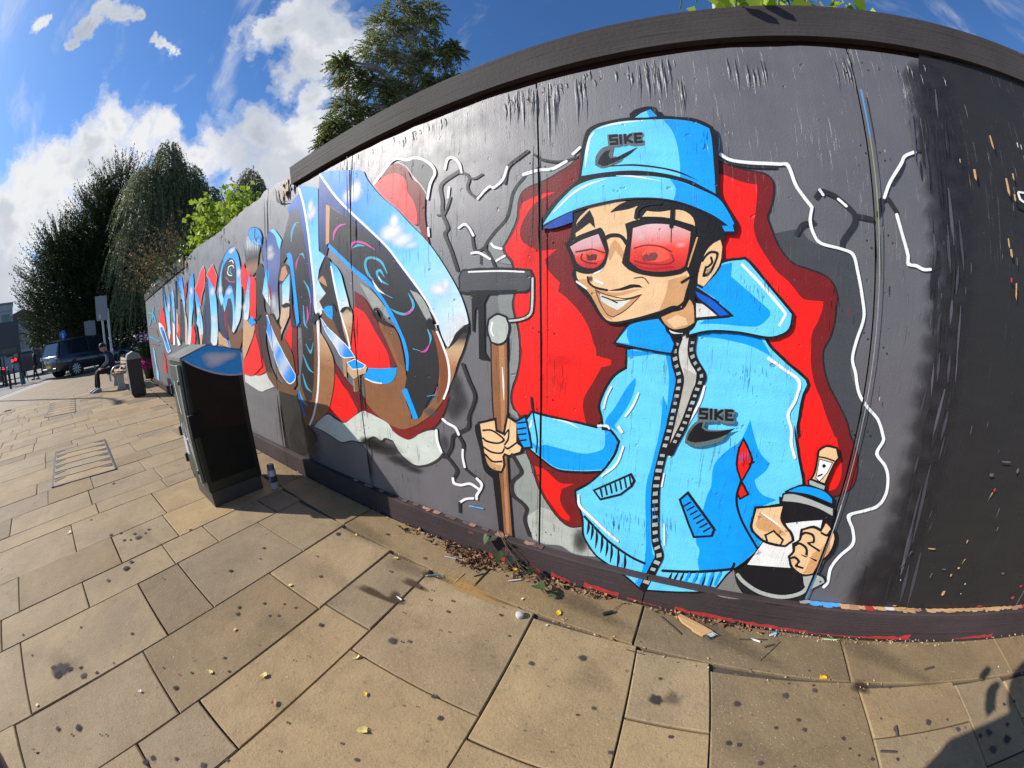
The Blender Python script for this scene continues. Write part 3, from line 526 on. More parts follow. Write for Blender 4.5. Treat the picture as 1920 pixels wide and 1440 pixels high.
["painted_figure","sleeve","p",24,[-632,695,-593,679,-565,693,-484,687,-390,682,-324,705,-303,727,-303,776,-299,814,-279,807,-248,780,-241,753,-274,682,-296,627,-386,606,-481,593,-527,601,-568,624,-602,646],{}],
["painted_figure","sleeve","l",13,[-531,815,-531,817,-463,805,-461,812,-415,789,-415,790],{}],
["painted_figure","sleeve","l",13,[-646,753,-652,758,-631,770,-639,772,-628,794,-637,793],{}],
["painted_figure","sleeve","l",25,[-634,897,-626,898,-625,825,-617,827,-606,713,-598,714,-610,648,-603,649],{}],
["painted_figure","cuff","p",24,[-703,776,-663,803,-651,760,-634,673,-667,664,-688,697,-702,743],{"o":10.4,"oc":15}],
["painted_figure","cuff","l",15,[-698,769,-699,777,-656,780,-657,788],{}],
["painted_figure","cuff","l",15,[-699,741,-700,749,-656,753,-657,761],{}],
["painted_figure","cuff","l",15,[-699,714,-700,722,-656,726,-657,734],{}],
["painted_figure","cuff","l",15,[-699,684,-700,692,-656,697,-657,705],{}],
["painted_figure","jacket","p",23,[-230,1119,-230,1049,-272,1018,-305,966,-328,898,-318,855,-308,808,-278,803,-239,760,-252,701,-287,634,-348,553,-411,498,-403,450,-372,377,-362,290,-343,248,-293,186,-225,148,-146,103,-76,55,-56,42,-39,51,91,80,182,105,242,127,263,188,284,245,331,307,368,375,386,431,349,448,322,482,321,563,407,594,412,638,471,682,466,699,431,781,401,867,395,902,418,845,403,890,403,924,402,968,406,1012,417,1045,409,1060,331,1113,271,1161,241,1196,159,1213,20,1189,-57,1177,-95,1150],{"o":10.5,"oc":15}],
["painted_figure","jacket","p",24,[-232,1121,-151,1115,-102,1122,-74,1114,-109,1113,-179,1101,-231,1092],{}],
["painted_figure","jacket","p",24,[-198,1018,-195,990,-213,921,-247,856,-268,822,-243,781,-255,799,-279,812,-306,825,-301,849,-272,892,-231,972],{}],
["painted_figure","jacket","p",24,[-97,1133,-77,1128,-60,1079,-46,1006,-44,948,-58,844,-72,812,-90,681,-93,580,-78,404,-51,274,-39,233,-76,54,-95,73,-76,232,-117,553,-106,685,-90,835,-91,962,-71,921,-74,1038],{}],
["painted_figure","jacket","p",24,[20,1181,51,1210,159,1212,230,1196,281,1130,217,1157,162,1170,86,1180],{}],
["painted_figure","jacket","p",24,[234,903,254,851,288,786,333,747,325,719,290,676,302,649,334,619,391,606,322,561,320,489,375,423,366,379,299,270,164,222,146,270,142,329,117,382,122,567,132,626,129,714,168,778,210,821],{}],
["painted_figure","jacket","p",9,[222,821,254,769,261,738,242,671,219,719,213,777],{"o":8.1,"oc":15}],
["painted_figure","jacket","p",9,[246,651,272,615,252,596,239,614],{"o":8.5,"oc":15}],
["painted_figure","jacket","l",15,[260,731,255,738,276,743,272,750],{}],
["painted_figure","jacket","l",15,[236,670,246,668,231,606,241,607,245,550,254,553,284,481,291,487,363,381,370,388],{}],
["painted_figure","hem","l",15,[-370,375,-363,386,-309,321,-302,332,-241,267,-235,279,-146,218,-142,230,-75,196,-72,209],{}],
["painted_figure","hem","l",15,[-350,361,-346,363,-350,326,-338,328,-350,288,-347,288],{}],
["painted_figure","hem","l",15,[-331,346,-327,347,-330,305,-319,307,-330,262,-327,262],{}],
["painted_figure","hem","l",15,[-309,326,-305,327,-307,276,-296,279,-305,225,-302,225],{}],
["painted_figure","hem","l",15,[-283,306,-279,308,-281,257,-269,259,-279,205,-276,205],{}],
["painted_figure","hem","l",15,[-257,287,-254,288,-255,241,-244,243,-253,192,-250,193],{}],
["painted_figure","hem","l",15,[-236,272,-232,273,-232,219,-221,221,-229,163,-226,164],{}],
["painted_figure","hem","l",15,[-202,249,-198,250,-198,193,-186,195,-194,134,-191,134],{}],
["painted_figure","hem","l",15,[-169,231,-165,232,-165,180,-154,183,-161,127,-158,127],{}],
["painted_figure","hem","l",15,[10,177,8,192,145,206,142,221,277,249,272,262,299,264,288,273,301,292,290,295],{}],
["painted_figure","hem","l",15,[49,183,53,182,42,152,52,149,41,118,44,117],{}],
["painted_figure","hem","l",15,[75,190,79,189,67,166,76,162,65,139,68,139],{}],
["painted_figure","hem","l",15,[99,196,103,195,92,168,101,165,91,137,94,136],{}],
["painted_figure","hem","l",15,[129,204,132,202,120,185,129,180,117,163,120,162],{}],
["painted_figure","hem","l",15,[160,213,163,212,153,184,163,181,153,153,156,152],{}],
["painted_figure","hem","l",15,[190,222,193,222,188,172,197,171,193,120,195,120],{}],
["painted_figure","hem","l",15,[222,234,225,234,220,187,230,186,225,138,228,137],{}],
["painted_figure","hem","l",15,[252,243,255,242,244,220,254,216,244,194,246,193],{}],
["painted_figure","hem","l",24,[119,202,130,198,113,165,124,160,106,145,117,138],{}],
["painted_figure","hem","l",24,[153,210,164,206,147,173,158,170,144,134,156,131],{}],
["painted_figure","hem","l",24,[183,217,194,213,177,180,189,177,177,132,189,131],{}],
["painted_figure","hem","l",24,[216,225,228,221,211,188,223,186,211,141,223,139],{}],
["painted_figure","hem","l",24,[246,232,258,228,241,196,253,192,238,167,249,163],{}],
["painted_figure","pocket","q",23,[-327,521,-186,619,-174,599,-181,576,-221,530,-301,491],{"o":9.9,"oc":15}],
["painted_figure","pocket","l",15,[-309,533,-301,537,-299,498,-291,501],{}],
["painted_figure","pocket","l",15,[-289,547,-281,550,-279,511,-271,515],{}],
["painted_figure","pocket","l",15,[-269,561,-261,564,-259,524,-251,528],{}],
["painted_figure","pocket","l",15,[-249,574,-242,577,-240,537,-232,540],{}],
["painted_figure","pocket","l",15,[-230,587,-223,590,-220,550,-213,553],{}],
["painted_figure","pocket","l",15,[-211,600,-204,603,-201,562,-194,565],{}],
["painted_figure","pocket","l",15,[-192,613,-185,616,-182,574,-175,577],{}],
["painted_figure","pocket","q",24,[28,549,49,576,174,439,171,412,109,395,80,446],{"o":9.6,"oc":15}],
["painted_figure","pocket","l",15,[44,520,40,526,69,543,64,549],{}],
["painted_figure","pocket","l",15,[60,504,56,510,84,527,80,533],{}],
["painted_figure","pocket","l",15,[76,487,72,493,100,510,96,516],{}],
["painted_figure","pocket","l",15,[92,470,88,476,116,494,112,500],{}],
["painted_figure","pocket","l",15,[109,453,104,459,133,477,128,483],{}],
["painted_figure","pocket","l",15,[125,436,120,442,149,460,144,466],{}],
["painted_figure","pocket","l",15,[142,419,137,425,165,443,161,449],{}],
["painted_figure","highlight","l",13,[-292,976,-284,973,-309,936,-301,934,-320,886,-311,885],{}],
["painted_figure","highlight","l",13,[-186,962,-178,959,-205,909,-197,906,-230,867,-222,863],{}],
["painted_figure","highlight","l",13,[-255,813,-245,822,-240,795,-230,803],{}],
["painted_figure","highlight","l",13,[-229,742,-221,739,-253,662,-244,657,-308,598,-302,592],{}],
["painted_figure","highlight","l",13,[-407,479,-395,484,-397,427,-386,436,-341,382,-333,394,-274,330,-267,342,-208,285,-202,297],{}],
["painted_figure","highlight","l",13,[53,1009,61,1007,40,946,49,943,-1,847,8,844,-45,729,-36,725],{}],
["painted_figure","highlight","l",13,[266,1119,272,1129,331,1083,336,1092,381,1050,393,1056,377,990,388,987,359,936,371,935,381,881,392,883,390,830,401,832,415,777,425,781],{}],
["painted_figure","highlight","l",13,[-27,424,-20,426,-8,321,0,323],{}],
["painted_figure","highlight","l",13,[-57,652,-51,651,-60,594,-53,594],{}],
["painted_figure","highlight","l",13,[-334,808,-335,817,-300,811,-297,821,-289,803,-284,811],{}],
["painted_figure","shirt","p",26,[-97,1211,-57,1185,-9,1210,-7,1133,25,1046,-1,887,-38,758,-50,739,-38,895,-24,1025,-48,1119,-45,1169,-85,1184],{"o":7.7,"oc":15}],
["painted_figure","shirt","p",27,[-25,1070,25,1046,21,1017,-5,881,-38,758,-35,877,-19,1025],{}],
["painted_figure","zip","l",15,[-61,1179,-32,1171,-74,1130,-43,1129,-66,1076,-36,1083,-49,1027,-18,1032,-52,979,-21,976,-67,865,-35,862,-67,855,-36,851,-82,755,-50,751,-94,648,-61,647,-94,559,-60,562,-78,420,-43,429,-60,321,-26,336,-37,258,1,263,-50,194,-13,182,-77,58,-40,46],{}],
["painted_figure","zip","l",15,[-10,1189,19,1187,-13,1131,15,1135,0,1089,26,1101,30,1040,61,1044,15,988,43,980,-13,874,15,865,-44,785,-16,774,-57,745,-28,735],{}],
["painted_figure","zip","q",28,[-44,1154,-56,1157,-60,1148,-48,1145],{}],
["painted_figure","zip","q",28,[-52,1134,-66,1130,-65,1117,-51,1120],{}],
["painted_figure","zip","q",28,[-49,1108,-64,1101,-61,1089,-46,1095],{}],
["painted_figure","zip","q",28,[-44,1081,-56,1074,-52,1063,-40,1070],{}],
["painted_figure","zip","q",28,[-34,1054,-48,1048,-45,1038,-31,1044],{}],
["painted_figure","zip","q",28,[-29,1028,-41,1025,-41,1011,-28,1014],{}],
["painted_figure","zip","q",28,[-29,999,-43,997,-45,985,-30,986],{}],
["painted_figure","zip","q",28,[-31,970,-47,969,-48,957,-32,958],{}],
["painted_figure","zip","q",28,[-35,941,-49,941,-50,930,-37,931],{}],
["painted_figure","zip","q",28,[-37,915,-53,914,-55,899,-39,901],{}],
["painted_figure","zip","q",28,[-42,886,-55,884,-56,871,-43,873],{}],
["painted_figure","zip","q",28,[-43,863,-57,863,-59,851,-44,851],{}],
["painted_figure","zip","q",28,[-46,833,-63,833,-64,822,-47,822],{}],
["painted_figure","zip","q",28,[-51,806,-65,805,-68,790,-53,791],{}],
["painted_figure","zip","q",28,[-55,775,-71,775,-73,761,-57,761],{}],
["painted_figure","zip","q",28,[10,1164,-2,1164,-3,1155,8,1155],{}],
["painted_figure","zip","q",28,[7,1143,-6,1140,-5,1127,8,1130],{}],
["painted_figure","zip","q",28,[11,1120,-2,1112,2,1101,15,1109],{}],
["painted_figure","zip","q",28,[19,1097,10,1088,16,1079,25,1088],{}],
["painted_figure","zip","q",28,[35,1076,25,1066,30,1059,40,1068],{}],
["painted_figure","zip","q",28,[48,1053,37,1049,38,1036,49,1040],{}],
["painted_figure","zip","q",28,[48,1024,35,1026,32,1014,45,1013],{}],
["painted_figure","zip","q",28,[41,999,26,1001,23,991,38,989],{}],
["painted_figure","zip","q",28,[33,974,21,975,19,966,31,965],{}],
["painted_figure","zip","q",28,[29,951,14,951,11,938,26,938],{}],
["painted_figure","zip","q",28,[21,925,9,925,6,913,18,913],{}],
["painted_figure","zip","q",28,[16,898,2,899,-1,888,13,887],{}],
["painted_figure","zip","q",28,[9,870,-6,873,-9,864,6,861],{}],
["painted_figure","zip","q",28,[0,847,-13,849,-17,835,-4,834],{}],
["painted_figure","zip","q",28,[-8,820,-23,823,-28,811,-13,808],{}],
["painted_figure","zip","q",28,[-20,794,-32,796,-36,785,-24,783],{}],
["painted_figure","zip","q",28,[-60,733,-78,732,-79,721,-61,721],{}],
["painted_figure","zip","q",28,[-62,703,-83,702,-85,686,-64,687],{}],
["painted_figure","zip","q",28,[-64,670,-88,668,-89,653,-65,655],{}],
["painted_figure","zip","q",28,[-68,637,-88,634,-89,620,-68,623],{}],
["painted_figure","zip","q",28,[-67,603,-90,599,-90,586,-67,590],{}],
["painted_figure","zip","q",28,[-69,572,-87,565,-86,548,-67,554],{}],
["painted_figure","zip","q",28,[-64,536,-85,529,-83,513,-62,520],{}],
["painted_figure","zip","q",28,[-58,501,-82,492,-80,477,-56,486],{}],
["painted_figure","zip","q",28,[-55,463,-75,456,-73,442,-53,450],{}],
["painted_figure","zip","q",28,[-49,430,-72,421,-69,402,-46,411],{}],
["painted_figure","zip","q",28,[-45,391,-64,383,-61,365,-42,374],{}],
["painted_figure","zip","q",28,[-37,354,-58,342,-54,327,-33,338],{}],
["painted_figure","zip","q",28,[-26,319,-47,300,-41,287,-20,306],{}],
["painted_figure","zip","q",28,[-11,282,-31,272,-27,251,-7,262],{}],
["painted_figure","zip","q",28,[-7,232,-32,238,-37,219,-12,213],{}],
["painted_figure","zip","q",28,[-20,192,-41,194,-44,177,-24,174],{}],
["painted_figure","zip","q",28,[-27,147,-51,151,-55,135,-31,131],{}],
["painted_figure","zip","q",28,[-34,106,-61,110,-66,87,-38,83],{}],
["painted_figure","hood","p",24,[-275,1146,-254,1176,-226,1211,-183,1226,-121,1238,-92,1210,-73,1170,-63,1152,-71,1120,-106,1122,-187,1132],{"o":7.8,"oc":15}],
["painted_figure","hood","p",23,[-274,1147,-254,1174,-233,1198,-236,1176,-224,1143],{}],
["painted_figure","hood","p",23,[30,1362,93,1433,173,1450,186,1440,260,1358,338,1276,331,1229,300,1206,257,1197,160,1208,62,1207,-10,1188,-3,1214,18,1237,82,1244,125,1251,136,1262,69,1316,9,1354],{"o":9.1,"oc":15}],
["painted_figure","hood","p",24,[95,1429,131,1439,127,1392,196,1337,264,1283,264,1266,233,1233,191,1226,83,1229,24,1225,39,1239,130,1253,136,1262,69,1318,10,1354,31,1362,67,1401],{}],
["painted_figure","hood","p",29,[6,1339,64,1310,125,1262,92,1257,70,1278,15,1319],{"o":8.3,"oc":15}],
["painted_figure","hood","p",30,[10,1297,32,1295,83,1257,12,1248],{"o":7.4,"oc":15}],
["painted_figure","hood","l",13,[160,1431,167,1437,235,1356,242,1363,306,1282,314,1287,310,1270,319,1270,294,1239,302,1235],{}],
["painted_figure","collar","l",15,[-99,1215,-89,1219,-86,1188,-79,1197,-51,1174,-52,1186,1,1206,-7,1214,17,1238,7,1243],{}],
["painted_figure","collar","l",13,[-87,1208,-78,1215,-71,1189,-66,1200,-35,1189,-35,1200],{}],
["painted_figure","hair","p",15,[-455,1551,-437,1650,-383,1667,-279,1676,-148,1672,-23,1648,68,1613,113,1573,107,1523,98,1505,92,1424,29,1348,8,1359,4,1288,11,1244,3,1213,-27,1192,-72,1196,-106,1219,-127,1247,-215,1225,-289,1213,-334,1233,-381,1300,-431,1356,-450,1404,-442,1433,-463,1490,-478,1522],{}],
["painted_figure","face","p",21,[-432,1415,-423,1377,-380,1329,-327,1243,-289,1223,-216,1236,-125,1264,-69,1287,-40,1280,-27,1337,-14,1387,-26,1424,0,1524,5,1560,0,1593,-24,1616,-60,1625,-118,1620,-162,1626,-184,1600,-202,1602,-195,1647,-227,1637,-291,1631,-240,1657,-213,1665,-279,1669,-362,1664,-383,1650,-423,1613,-433,1565,-422,1473],{}],
["painted_figure","face","p",22,[-88,1375,-27,1394,-14,1380,-27,1337,-40,1280,-69,1287,-121,1264,-98,1323],{}],
["painted_figure","face","p",22,[-307,1464,-298,1504,-283,1528,-266,1512,-250,1479,-250,1446,-280,1487,-300,1447],{}],
["painted_figure","face","p",22,[-426,1381,-387,1336,-366,1308,-331,1248,-289,1227,-310,1275,-352,1342,-390,1380],{}],
["painted_figure","face","p",22,[-373,1359,-331,1338,-277,1329,-237,1338,-185,1344,-250,1321,-311,1318,-359,1339],{}],
["painted_figure","face","l",15,[-291,1629,-294,1634,-250,1646,-256,1660,-206,1656,-208,1670,-148,1662,-148,1665],{}],
["painted_figure","face","q",15,[-455,1551,-427,1599,-375,1647,-360,1614,-355,1574,-376,1597,-420,1569],{}],
["painted_figure","face","p",31,[-355,1339,-337,1322,-283,1300,-217,1307,-191,1317,-241,1269,-288,1241,-307,1248,-331,1281],{"o":3.2,"oc":15}],
["painted_figure","face","p",32,[-338,1327,-311,1313,-270,1298,-222,1305,-250,1281,-273,1266,-310,1284,-335,1302],{}],
["painted_figure","face","l",15,[-333,1314,-332,1319,-305,1304,-303,1309,-274,1290,-271,1295],{}],
["painted_figure","face","l",15,[-358,1339,-357,1342,-311,1320,-310,1323,-243,1307,-243,1310,-184,1321,-185,1325],{}],
["painted_figure","face","p",15,[-311,1337,-257,1348,-224,1360,-191,1358,-179,1348,-211,1349,-257,1338],{}],
["painted_figure","face","l",15,[-391,1389,-383,1391,-385,1366,-378,1370,-359,1346,-356,1354,-312,1335,-310,1343],{}],
["painted_figure","face","b",33,[-376,1383,-363,1382,-376,1367],{"a":0.9}],
["painted_figure","face","l",34,[-211,1381,-211,1384,-179,1383,-178,1387,-159,1362,-156,1364],{}],
["painted_figure","face","l",13,[-324,1437,-318,1432,-342,1415,-337,1409,-362,1406,-358,1399],{}],
["painted_figure","face","l",13,[-359,1373,-355,1381,-330,1360,-326,1368],{}],
["painted_figure","face","l",13,[-433,1371,-429,1377,-416,1359,-412,1365,-393,1343,-388,1349],{}],
["painted_figure","face","l",13,[-279,1662,-280,1664,-266,1664,-266,1666],{}],
["painted_figure","face","l",15,[-25,1343,-17,1341,-36,1302,-29,1297,-70,1279,-66,1272,-126,1260,-124,1252,-217,1233,-214,1225],{}],
["painted_figure","neck","p",22,[-111,1244,-68,1264,-34,1274,-13,1309,1,1288,6,1231,-22,1212,-66,1203,-96,1220],{}],
["painted_figure","neck","p",21,[-92,1233,-55,1255,-23,1243,-16,1222,-63,1207],{}],
["painted_figure","ear","p",21,[91,1516,97,1493,85,1425,35,1355,14,1364,16,1399,35,1461,59,1497],{}],
["painted_figure","ear","l",15,[38,1424,46,1422,30,1389,40,1400,56,1397,50,1403,76,1436,69,1439,85,1471,76,1465,58,1478,60,1469,39,1464,45,1459,25,1445,32,1440],{}],
["painted_figure","ear","l",15,[55,1455,63,1456,58,1438,66,1436,44,1424,50,1419],{}],
["painted_figure","ear","l",22,[9,1524,15,1523,-5,1481,1,1479,-23,1423,-18,1422],{}],
["painted_figure","ear","l",15,[-40,1364,-45,1371,-12,1382,-17,1389,18,1405,13,1412],{}],
["painted_figure","glasses","p",15,[-242,1583,-196,1595,-112,1597,-37,1580,10,1560,6,1524,-13,1461,-26,1410,-45,1398,-114,1387,-185,1396,-232,1414,-256,1439,-250,1466,-236,1531],{}],
["painted_figure","glasses","p",15,[-476,1522,-421,1551,-335,1576,-321,1556,-305,1488,-309,1468,-323,1427,-351,1410,-387,1402,-431,1413,-445,1433,-462,1490],{}],
["painted_figure","lens","p",35,[-213,1565,-151,1577,-75,1570,-10,1545,-17,1486,-32,1425,-46,1415,-115,1405,-185,1414,-227,1445,-222,1491],{"gr":[[-132,1575,-121,1408],[[0,36],[0.28,37],[0.5,38],[0.75,39],[1,40]]]}],
["painted_figure","lens","p",35,[-456,1510,-407,1533,-343,1551,-330,1516,-317,1475,-331,1442,-359,1423,-401,1428,-428,1446,-442,1482],{"gr":[[-399,1551,-380,1424],[[0,41],[0.4,42],[0.6,43],[1,44]]]}],
["painted_figure","lens","p",45,[-185,1464,-165,1489,-127,1494,-89,1474,-83,1452,-115,1440,-159,1444],{}],
["painted_figure","lens","l",46,[-210,1489,-211,1494,-165,1498,-165,1503,-115,1491,-113,1497,-78,1472,-75,1477],{}],
["painted_figure","lens","l",46,[-211,1442,-210,1447,-166,1431,-165,1437,-101,1428,-102,1433,-67,1441,-74,1444,-74,1465,-79,1464],{}],
["painted_figure","lens","l",46,[-186,1463,-183,1465,-174,1443,-170,1445],{}],
["painted_figure","lens","p",47,[-178,1463,-165,1471,-159,1463,-153,1472,-133,1475,-124,1462,-134,1446,-159,1444,-175,1452],{}],
["painted_figure","lens","p",48,[-404,1472,-386,1489,-351,1483,-321,1462,-338,1449,-387,1448],{}],
["painted_figure","lens","l",49,[-432,1485,-433,1491,-400,1488,-401,1495,-365,1491,-365,1497,-321,1476,-320,1481],{}],
["painted_figure","lens","l",49,[-410,1480,-405,1479,-414,1458,-408,1460,-387,1442,-386,1447,-352,1437,-351,1442],{}],
["painted_figure","lens","p",50,[-390,1479,-379,1471,-365,1477,-348,1473,-352,1453,-387,1451],{}],
["painted_figure","lens","l",51,[-212,1429,-210,1435,-153,1414,-153,1420,-70,1420,-71,1425],{}],
["painted_figure","lens","b",52,[-184,1535,-157,1534,-184,1504],{"a":0.6}],
["painted_figure","lens","b",53,[-45,1499,-15,1499,-45,1484],{"a":0.55}],
["painted_figure","glasses","l",15,[-322,1524,-328,1536,-298,1536,-301,1549,-271,1535,-267,1548,-257,1527,-248,1536,-243,1505,-232,1511],{}],
["painted_figure","glasses","l",15,[-78,1629,-62,1627,-81,1590,-65,1588,-84,1565,-69,1562],{}],
["painted_figure","glasses","l",54,[-78,1564,-75,1563,-80,1506,-78,1506],{}],
["painted_figure","glasses","l",15,[-195,1600,-209,1604,-187,1630,-199,1640,-160,1644,-163,1658,-110,1645,-111,1659],{}],
["painted_figure","glasses","l",15,[-189,1597,-189,1605,-151,1596,-150,1604,-88,1588,-86,1596,-2,1561,0,1568],{}],
["painted_figure","hat","p",15,[-416,1777,-402,1879,-389,1938,-373,1976,-334,1994,-264,2000,-204,2000,-206,2014,-188,2028,-139,2036,-106,2027,-95,2001,-92,1991,-33,1978,30,1964,79,1935,93,1914,97,1845,96,1765,92,1687,114,1636,148,1573,141,1535,100,1537,70,1583,24,1616,-54,1650,-148,1669,-246,1670,-348,1659,-426,1646,-492,1624,-569,1585,-587,1592,-571,1636,-524,1691,-476,1730,-424,1767],{}],
["painted_figure","hat","p",23,[-404,1779,-386,1877,-373,1928,-358,1960,-321,1980,-251,1987,-197,1985,-98,1975,-34,1966,28,1949,75,1921,80,1880,80,1778,80,1674,41,1695,-19,1730,-112,1760,-209,1776,-309,1781],{}],
["painted_figure","hat","p",24,[-85,1972,-34,1966,28,1949,75,1921,80,1880,80,1778,80,1674,41,1695,-7,1723,-39,1739,-37,1799,-42,1868,-57,1927],{}],
["painted_figure","hat","p",23,[-568,1608,-521,1667,-475,1712,-423,1749,-345,1767,-242,1764,-145,1755,-50,1731,29,1694,88,1660,117,1617,139,1572,127,1557,74,1598,-5,1638,-97,1667,-213,1679,-313,1674,-418,1658,-499,1634],{}],
["painted_figure","hat","p",24,[-75,1738,-50,1731,29,1694,88,1660,117,1617,139,1572,127,1557,74,1598,-5,1638,-66,1660,-55,1699],{}],
["painted_figure","hat","p",24,[97,1564,134,1564,138,1545,106,1545],{}],
["painted_figure","hat","p",55,[-567,1596,-500,1628,-443,1648,-443,1606,-493,1594,-538,1589],{}],
["painted_figure","hat","q",23,[-186,1995,-161,2011,-127,2020,-104,1988,-143,1989],{}],
["painted_figure","hat","q",24,[-141,2015,-126,2020,-104,1988,-133,1989],{}],
["painted_figure","hat","l",15,[-406,1778,-407,1786,-309,1781,-310,1788,-209,1775,-208,1783,-113,1758,-111,1765,-20,1728,-18,1735,40,1694,43,1700,76,1671,80,1677],{}],
["painted_figure","hat","l",15,[-305,1809,-305,1812,-208,1801,-207,1808,-112,1781,-110,1787,-44,1758,-41,1764,23,1726,23,1727],{}],
["painted_figure","hat","l",56,[-385,1817,-388,1818,-373,1874,-384,1877,-360,1931,-369,1937,-342,1960,-344,1962],{}],
["painted_figure","hat","l",56,[-335,1970,-336,1973,-265,1977,-266,1986,-157,1976,-157,1979],{}],
["painted_figure","hat","l",56,[-520,1651,-523,1654,-443,1712,-449,1720,-379,1742,-382,1751,-303,1761,-304,1763],{}],
["painted_figure","hat","l",56,[-269,1768,-269,1770,-197,1754,-196,1761,-107,1732,-107,1733],{}],
["painted_figure","hat_lettering","m",57,[-258,1938,-258,1913,-295,1941,-272,1915,-294,1900,-272,1923,-270,1898,-249,1921,-270,1907,-247,1881,-284,1908,-284,1883],{}],
["painted_figure","hat_lettering","m",57,[-256,1927,-234,1926,-255,1891,-233,1890],{}],
["painted_figure","hat_lettering","m",57,[-239,1926,-217,1925,-238,1890,-216,1889],{}],
["painted_figure","hat_lettering","m",57,[-211,1932,-198,1912,-246,1907,-206,1906,-208,1880,-197,1900],{}],
["painted_figure","hat_lettering","m",57,[-167,1932,-167,1908,-201,1934,-179,1909,-200,1878,-179,1901,-165,1876,-165,1900],{}],
["painted_figure","hat_lettering","m",57,[-190,1893,-190,1917,-172,1892,-172,1916],{}],
["painted_figure","hat_lettering","m",15,[-258,1936,-258,1925,-289,1938,-279,1926,-288,1911,-278,1921,-264,1909,-255,1919,-264,1904,-254,1892,-284,1905,-284,1894],{}],
["painted_figure","hat_lettering","m",15,[-250,1931,-240,1931,-249,1895,-239,1895],{}],
["painted_figure","hat_lettering","m",15,[-233,1930,-223,1930,-232,1894,-222,1894],{}],
["painted_figure","hat_lettering","m",15,[-208,1931,-202,1922,-235,1911,-217,1911,-205,1890,-200,1899],{}],
["painted_figure","hat_lettering","m",15,[-167,1930,-167,1919,-195,1931,-185,1920,-194,1888,-185,1898,-165,1887,-165,1897],{}],
["painted_figure","hat_lettering","m",15,[-190,1904,-190,1915,-172,1903,-172,1914],{}],
["painted_figure","hat_mark","p",58,[-347,1822,-344,1855,-322,1885,-294,1893,-271,1881,-279,1849,-259,1843,-232,1850,-246,1825,-288,1810,-322,1806],{}],
["painted_figure","hat_mark","p",15,[-337,1826,-327,1852,-305,1873,-285,1876,-294,1856,-288,1841,-266,1841,-231,1855,-183,1873,-225,1842,-280,1820,-318,1813],{}],
["painted_figure","chest_lettering","m",57,[76,933,77,911,40,931,63,910,43,893,62,916,66,894,86,917,66,900,89,879,52,899,53,877],{}],
["painted_figure","chest_lettering","m",57,[79,923,100,925,82,887,103,889],{}],
["painted_figure","chest_lettering","m",57,[95,924,116,926,99,888,120,890],{}],
["painted_figure","chest_lettering","m",57,[122,932,136,916,91,905,128,908,129,883,139,902],{}],
["painted_figure","chest_lettering","m",57,[166,937,168,915,132,935,156,915,138,881,157,904,173,883,171,904],{}],
["painted_figure","chest_lettering","m",57,[146,898,145,920,165,899,163,920],{}],
["painted_figure","chest_lettering","m",15,[76,931,76,921,46,929,56,920,48,904,57,914,71,905,80,915,72,898,82,889,52,897,52,888],{}],
["painted_figure","chest_lettering","m",15,[84,928,94,929,88,892,97,893],{}],
["painted_figure","chest_lettering","m",15,[101,929,110,929,104,893,114,894],{}],
["painted_figure","chest_lettering","m",15,[126,932,132,925,101,910,117,911,131,892,136,901],{}],
["painted_figure","chest_lettering","m",15,[166,935,167,926,138,934,149,925,143,892,151,902,172,893,171,903],{}],
["painted_figure","chest_lettering","m",15,[146,908,145,918,164,909,163,919],{}],
["painted_figure","chest_mark","p",59,[8,791,12,830,33,870,57,888,75,884,71,860,95,852,162,861,145,820,80,787,35,781],{}],
["painted_figure","chest_mark","p",15,[15,804,20,828,37,860,55,876,66,877,63,857,78,847,129,851,186,870,143,833,78,805,38,797],{}],
["painted_spray_can","can_base","p",60,[315,238,327,202,362,164,449,113,534,101,623,112,639,213,690,264,678,296,523,357],{}],
["painted_spray_can","can_base","p",61,[300,266,281,229,265,180,247,119,285,98,358,101,395,123,332,194],{}],
["painted_spray_can","can_body","p",15,[403,616,619,580,621,543,642,366,634,297,600,275,610,234,593,186,537,158,437,177,350,233,314,260,346,303,383,417,425,520],{"o":7.2,"oc":15}],
["painted_spray_can","can_rim","l",15,[314,232,327,256,355,196,365,223,439,154,439,186,541,146,530,178,616,178,595,205,641,226,614,241,642,268,615,277],{}],
["painted_spray_can","can_rim","l",28,[317,237,325,252,357,201,363,218,439,160,439,180,539,152,532,172,612,183,599,200,636,228,619,238,637,270,620,275],{}],
["painted_spray_can","can_rim","p",28,[589,284,617,305,674,287,690,264,640,218,612,236],{}],
["painted_spray_can","can_label","q",62,[430,512,511,534,585,549,589,497,566,395,535,318,440,310,347,303,382,421],{}],
["painted_spray_can","can_dome","p",28,[410,635,443,642,511,629,612,600,620,571,552,597,477,610,410,609],{"o":7.4,"oc":15}],
["painted_spray_can","can_dome","p",24,[422,651,473,677,552,668,597,639,602,622,506,648],{"o":7.3,"oc":15}],
["painted_spray_can","can_nozzle","p",28,[491,701,503,710,556,691,555,673,496,687],{"o":6.3,"oc":15}],
["painted_spray_can","can_nozzle","p",21,[503,816,524,834,562,831,577,799,565,777,550,699,501,711,508,741],{"o":9.0,"oc":15}],
["painted_spray_can","can_nozzle","q",13,[510,786,559,778,549,739,529,705,514,716,513,745],{"o":3.1,"oc":15}],
["painted_spray_can","can_nozzle","p",15,[523,763,530,773,541,765,534,755],{}],
["painted_spray_can","can_nozzle","l",15,[501,793,501,799,533,791,533,797,566,783,567,789],{}],
["painted_spray_can","can_nozzle","l",15,[520,720,517,726,534,728,531,734],{}],
["painted_spray_can","hand","p",21,[321,563,416,587,423,527,474,475,490,447,470,421,436,420,386,431,355,449,324,482],{"o":10.4,"oc":15}],
["painted_spray_can","hand","p",22,[336,554,373,534,414,504,464,466,425,460,389,470,356,472,332,491],{}],
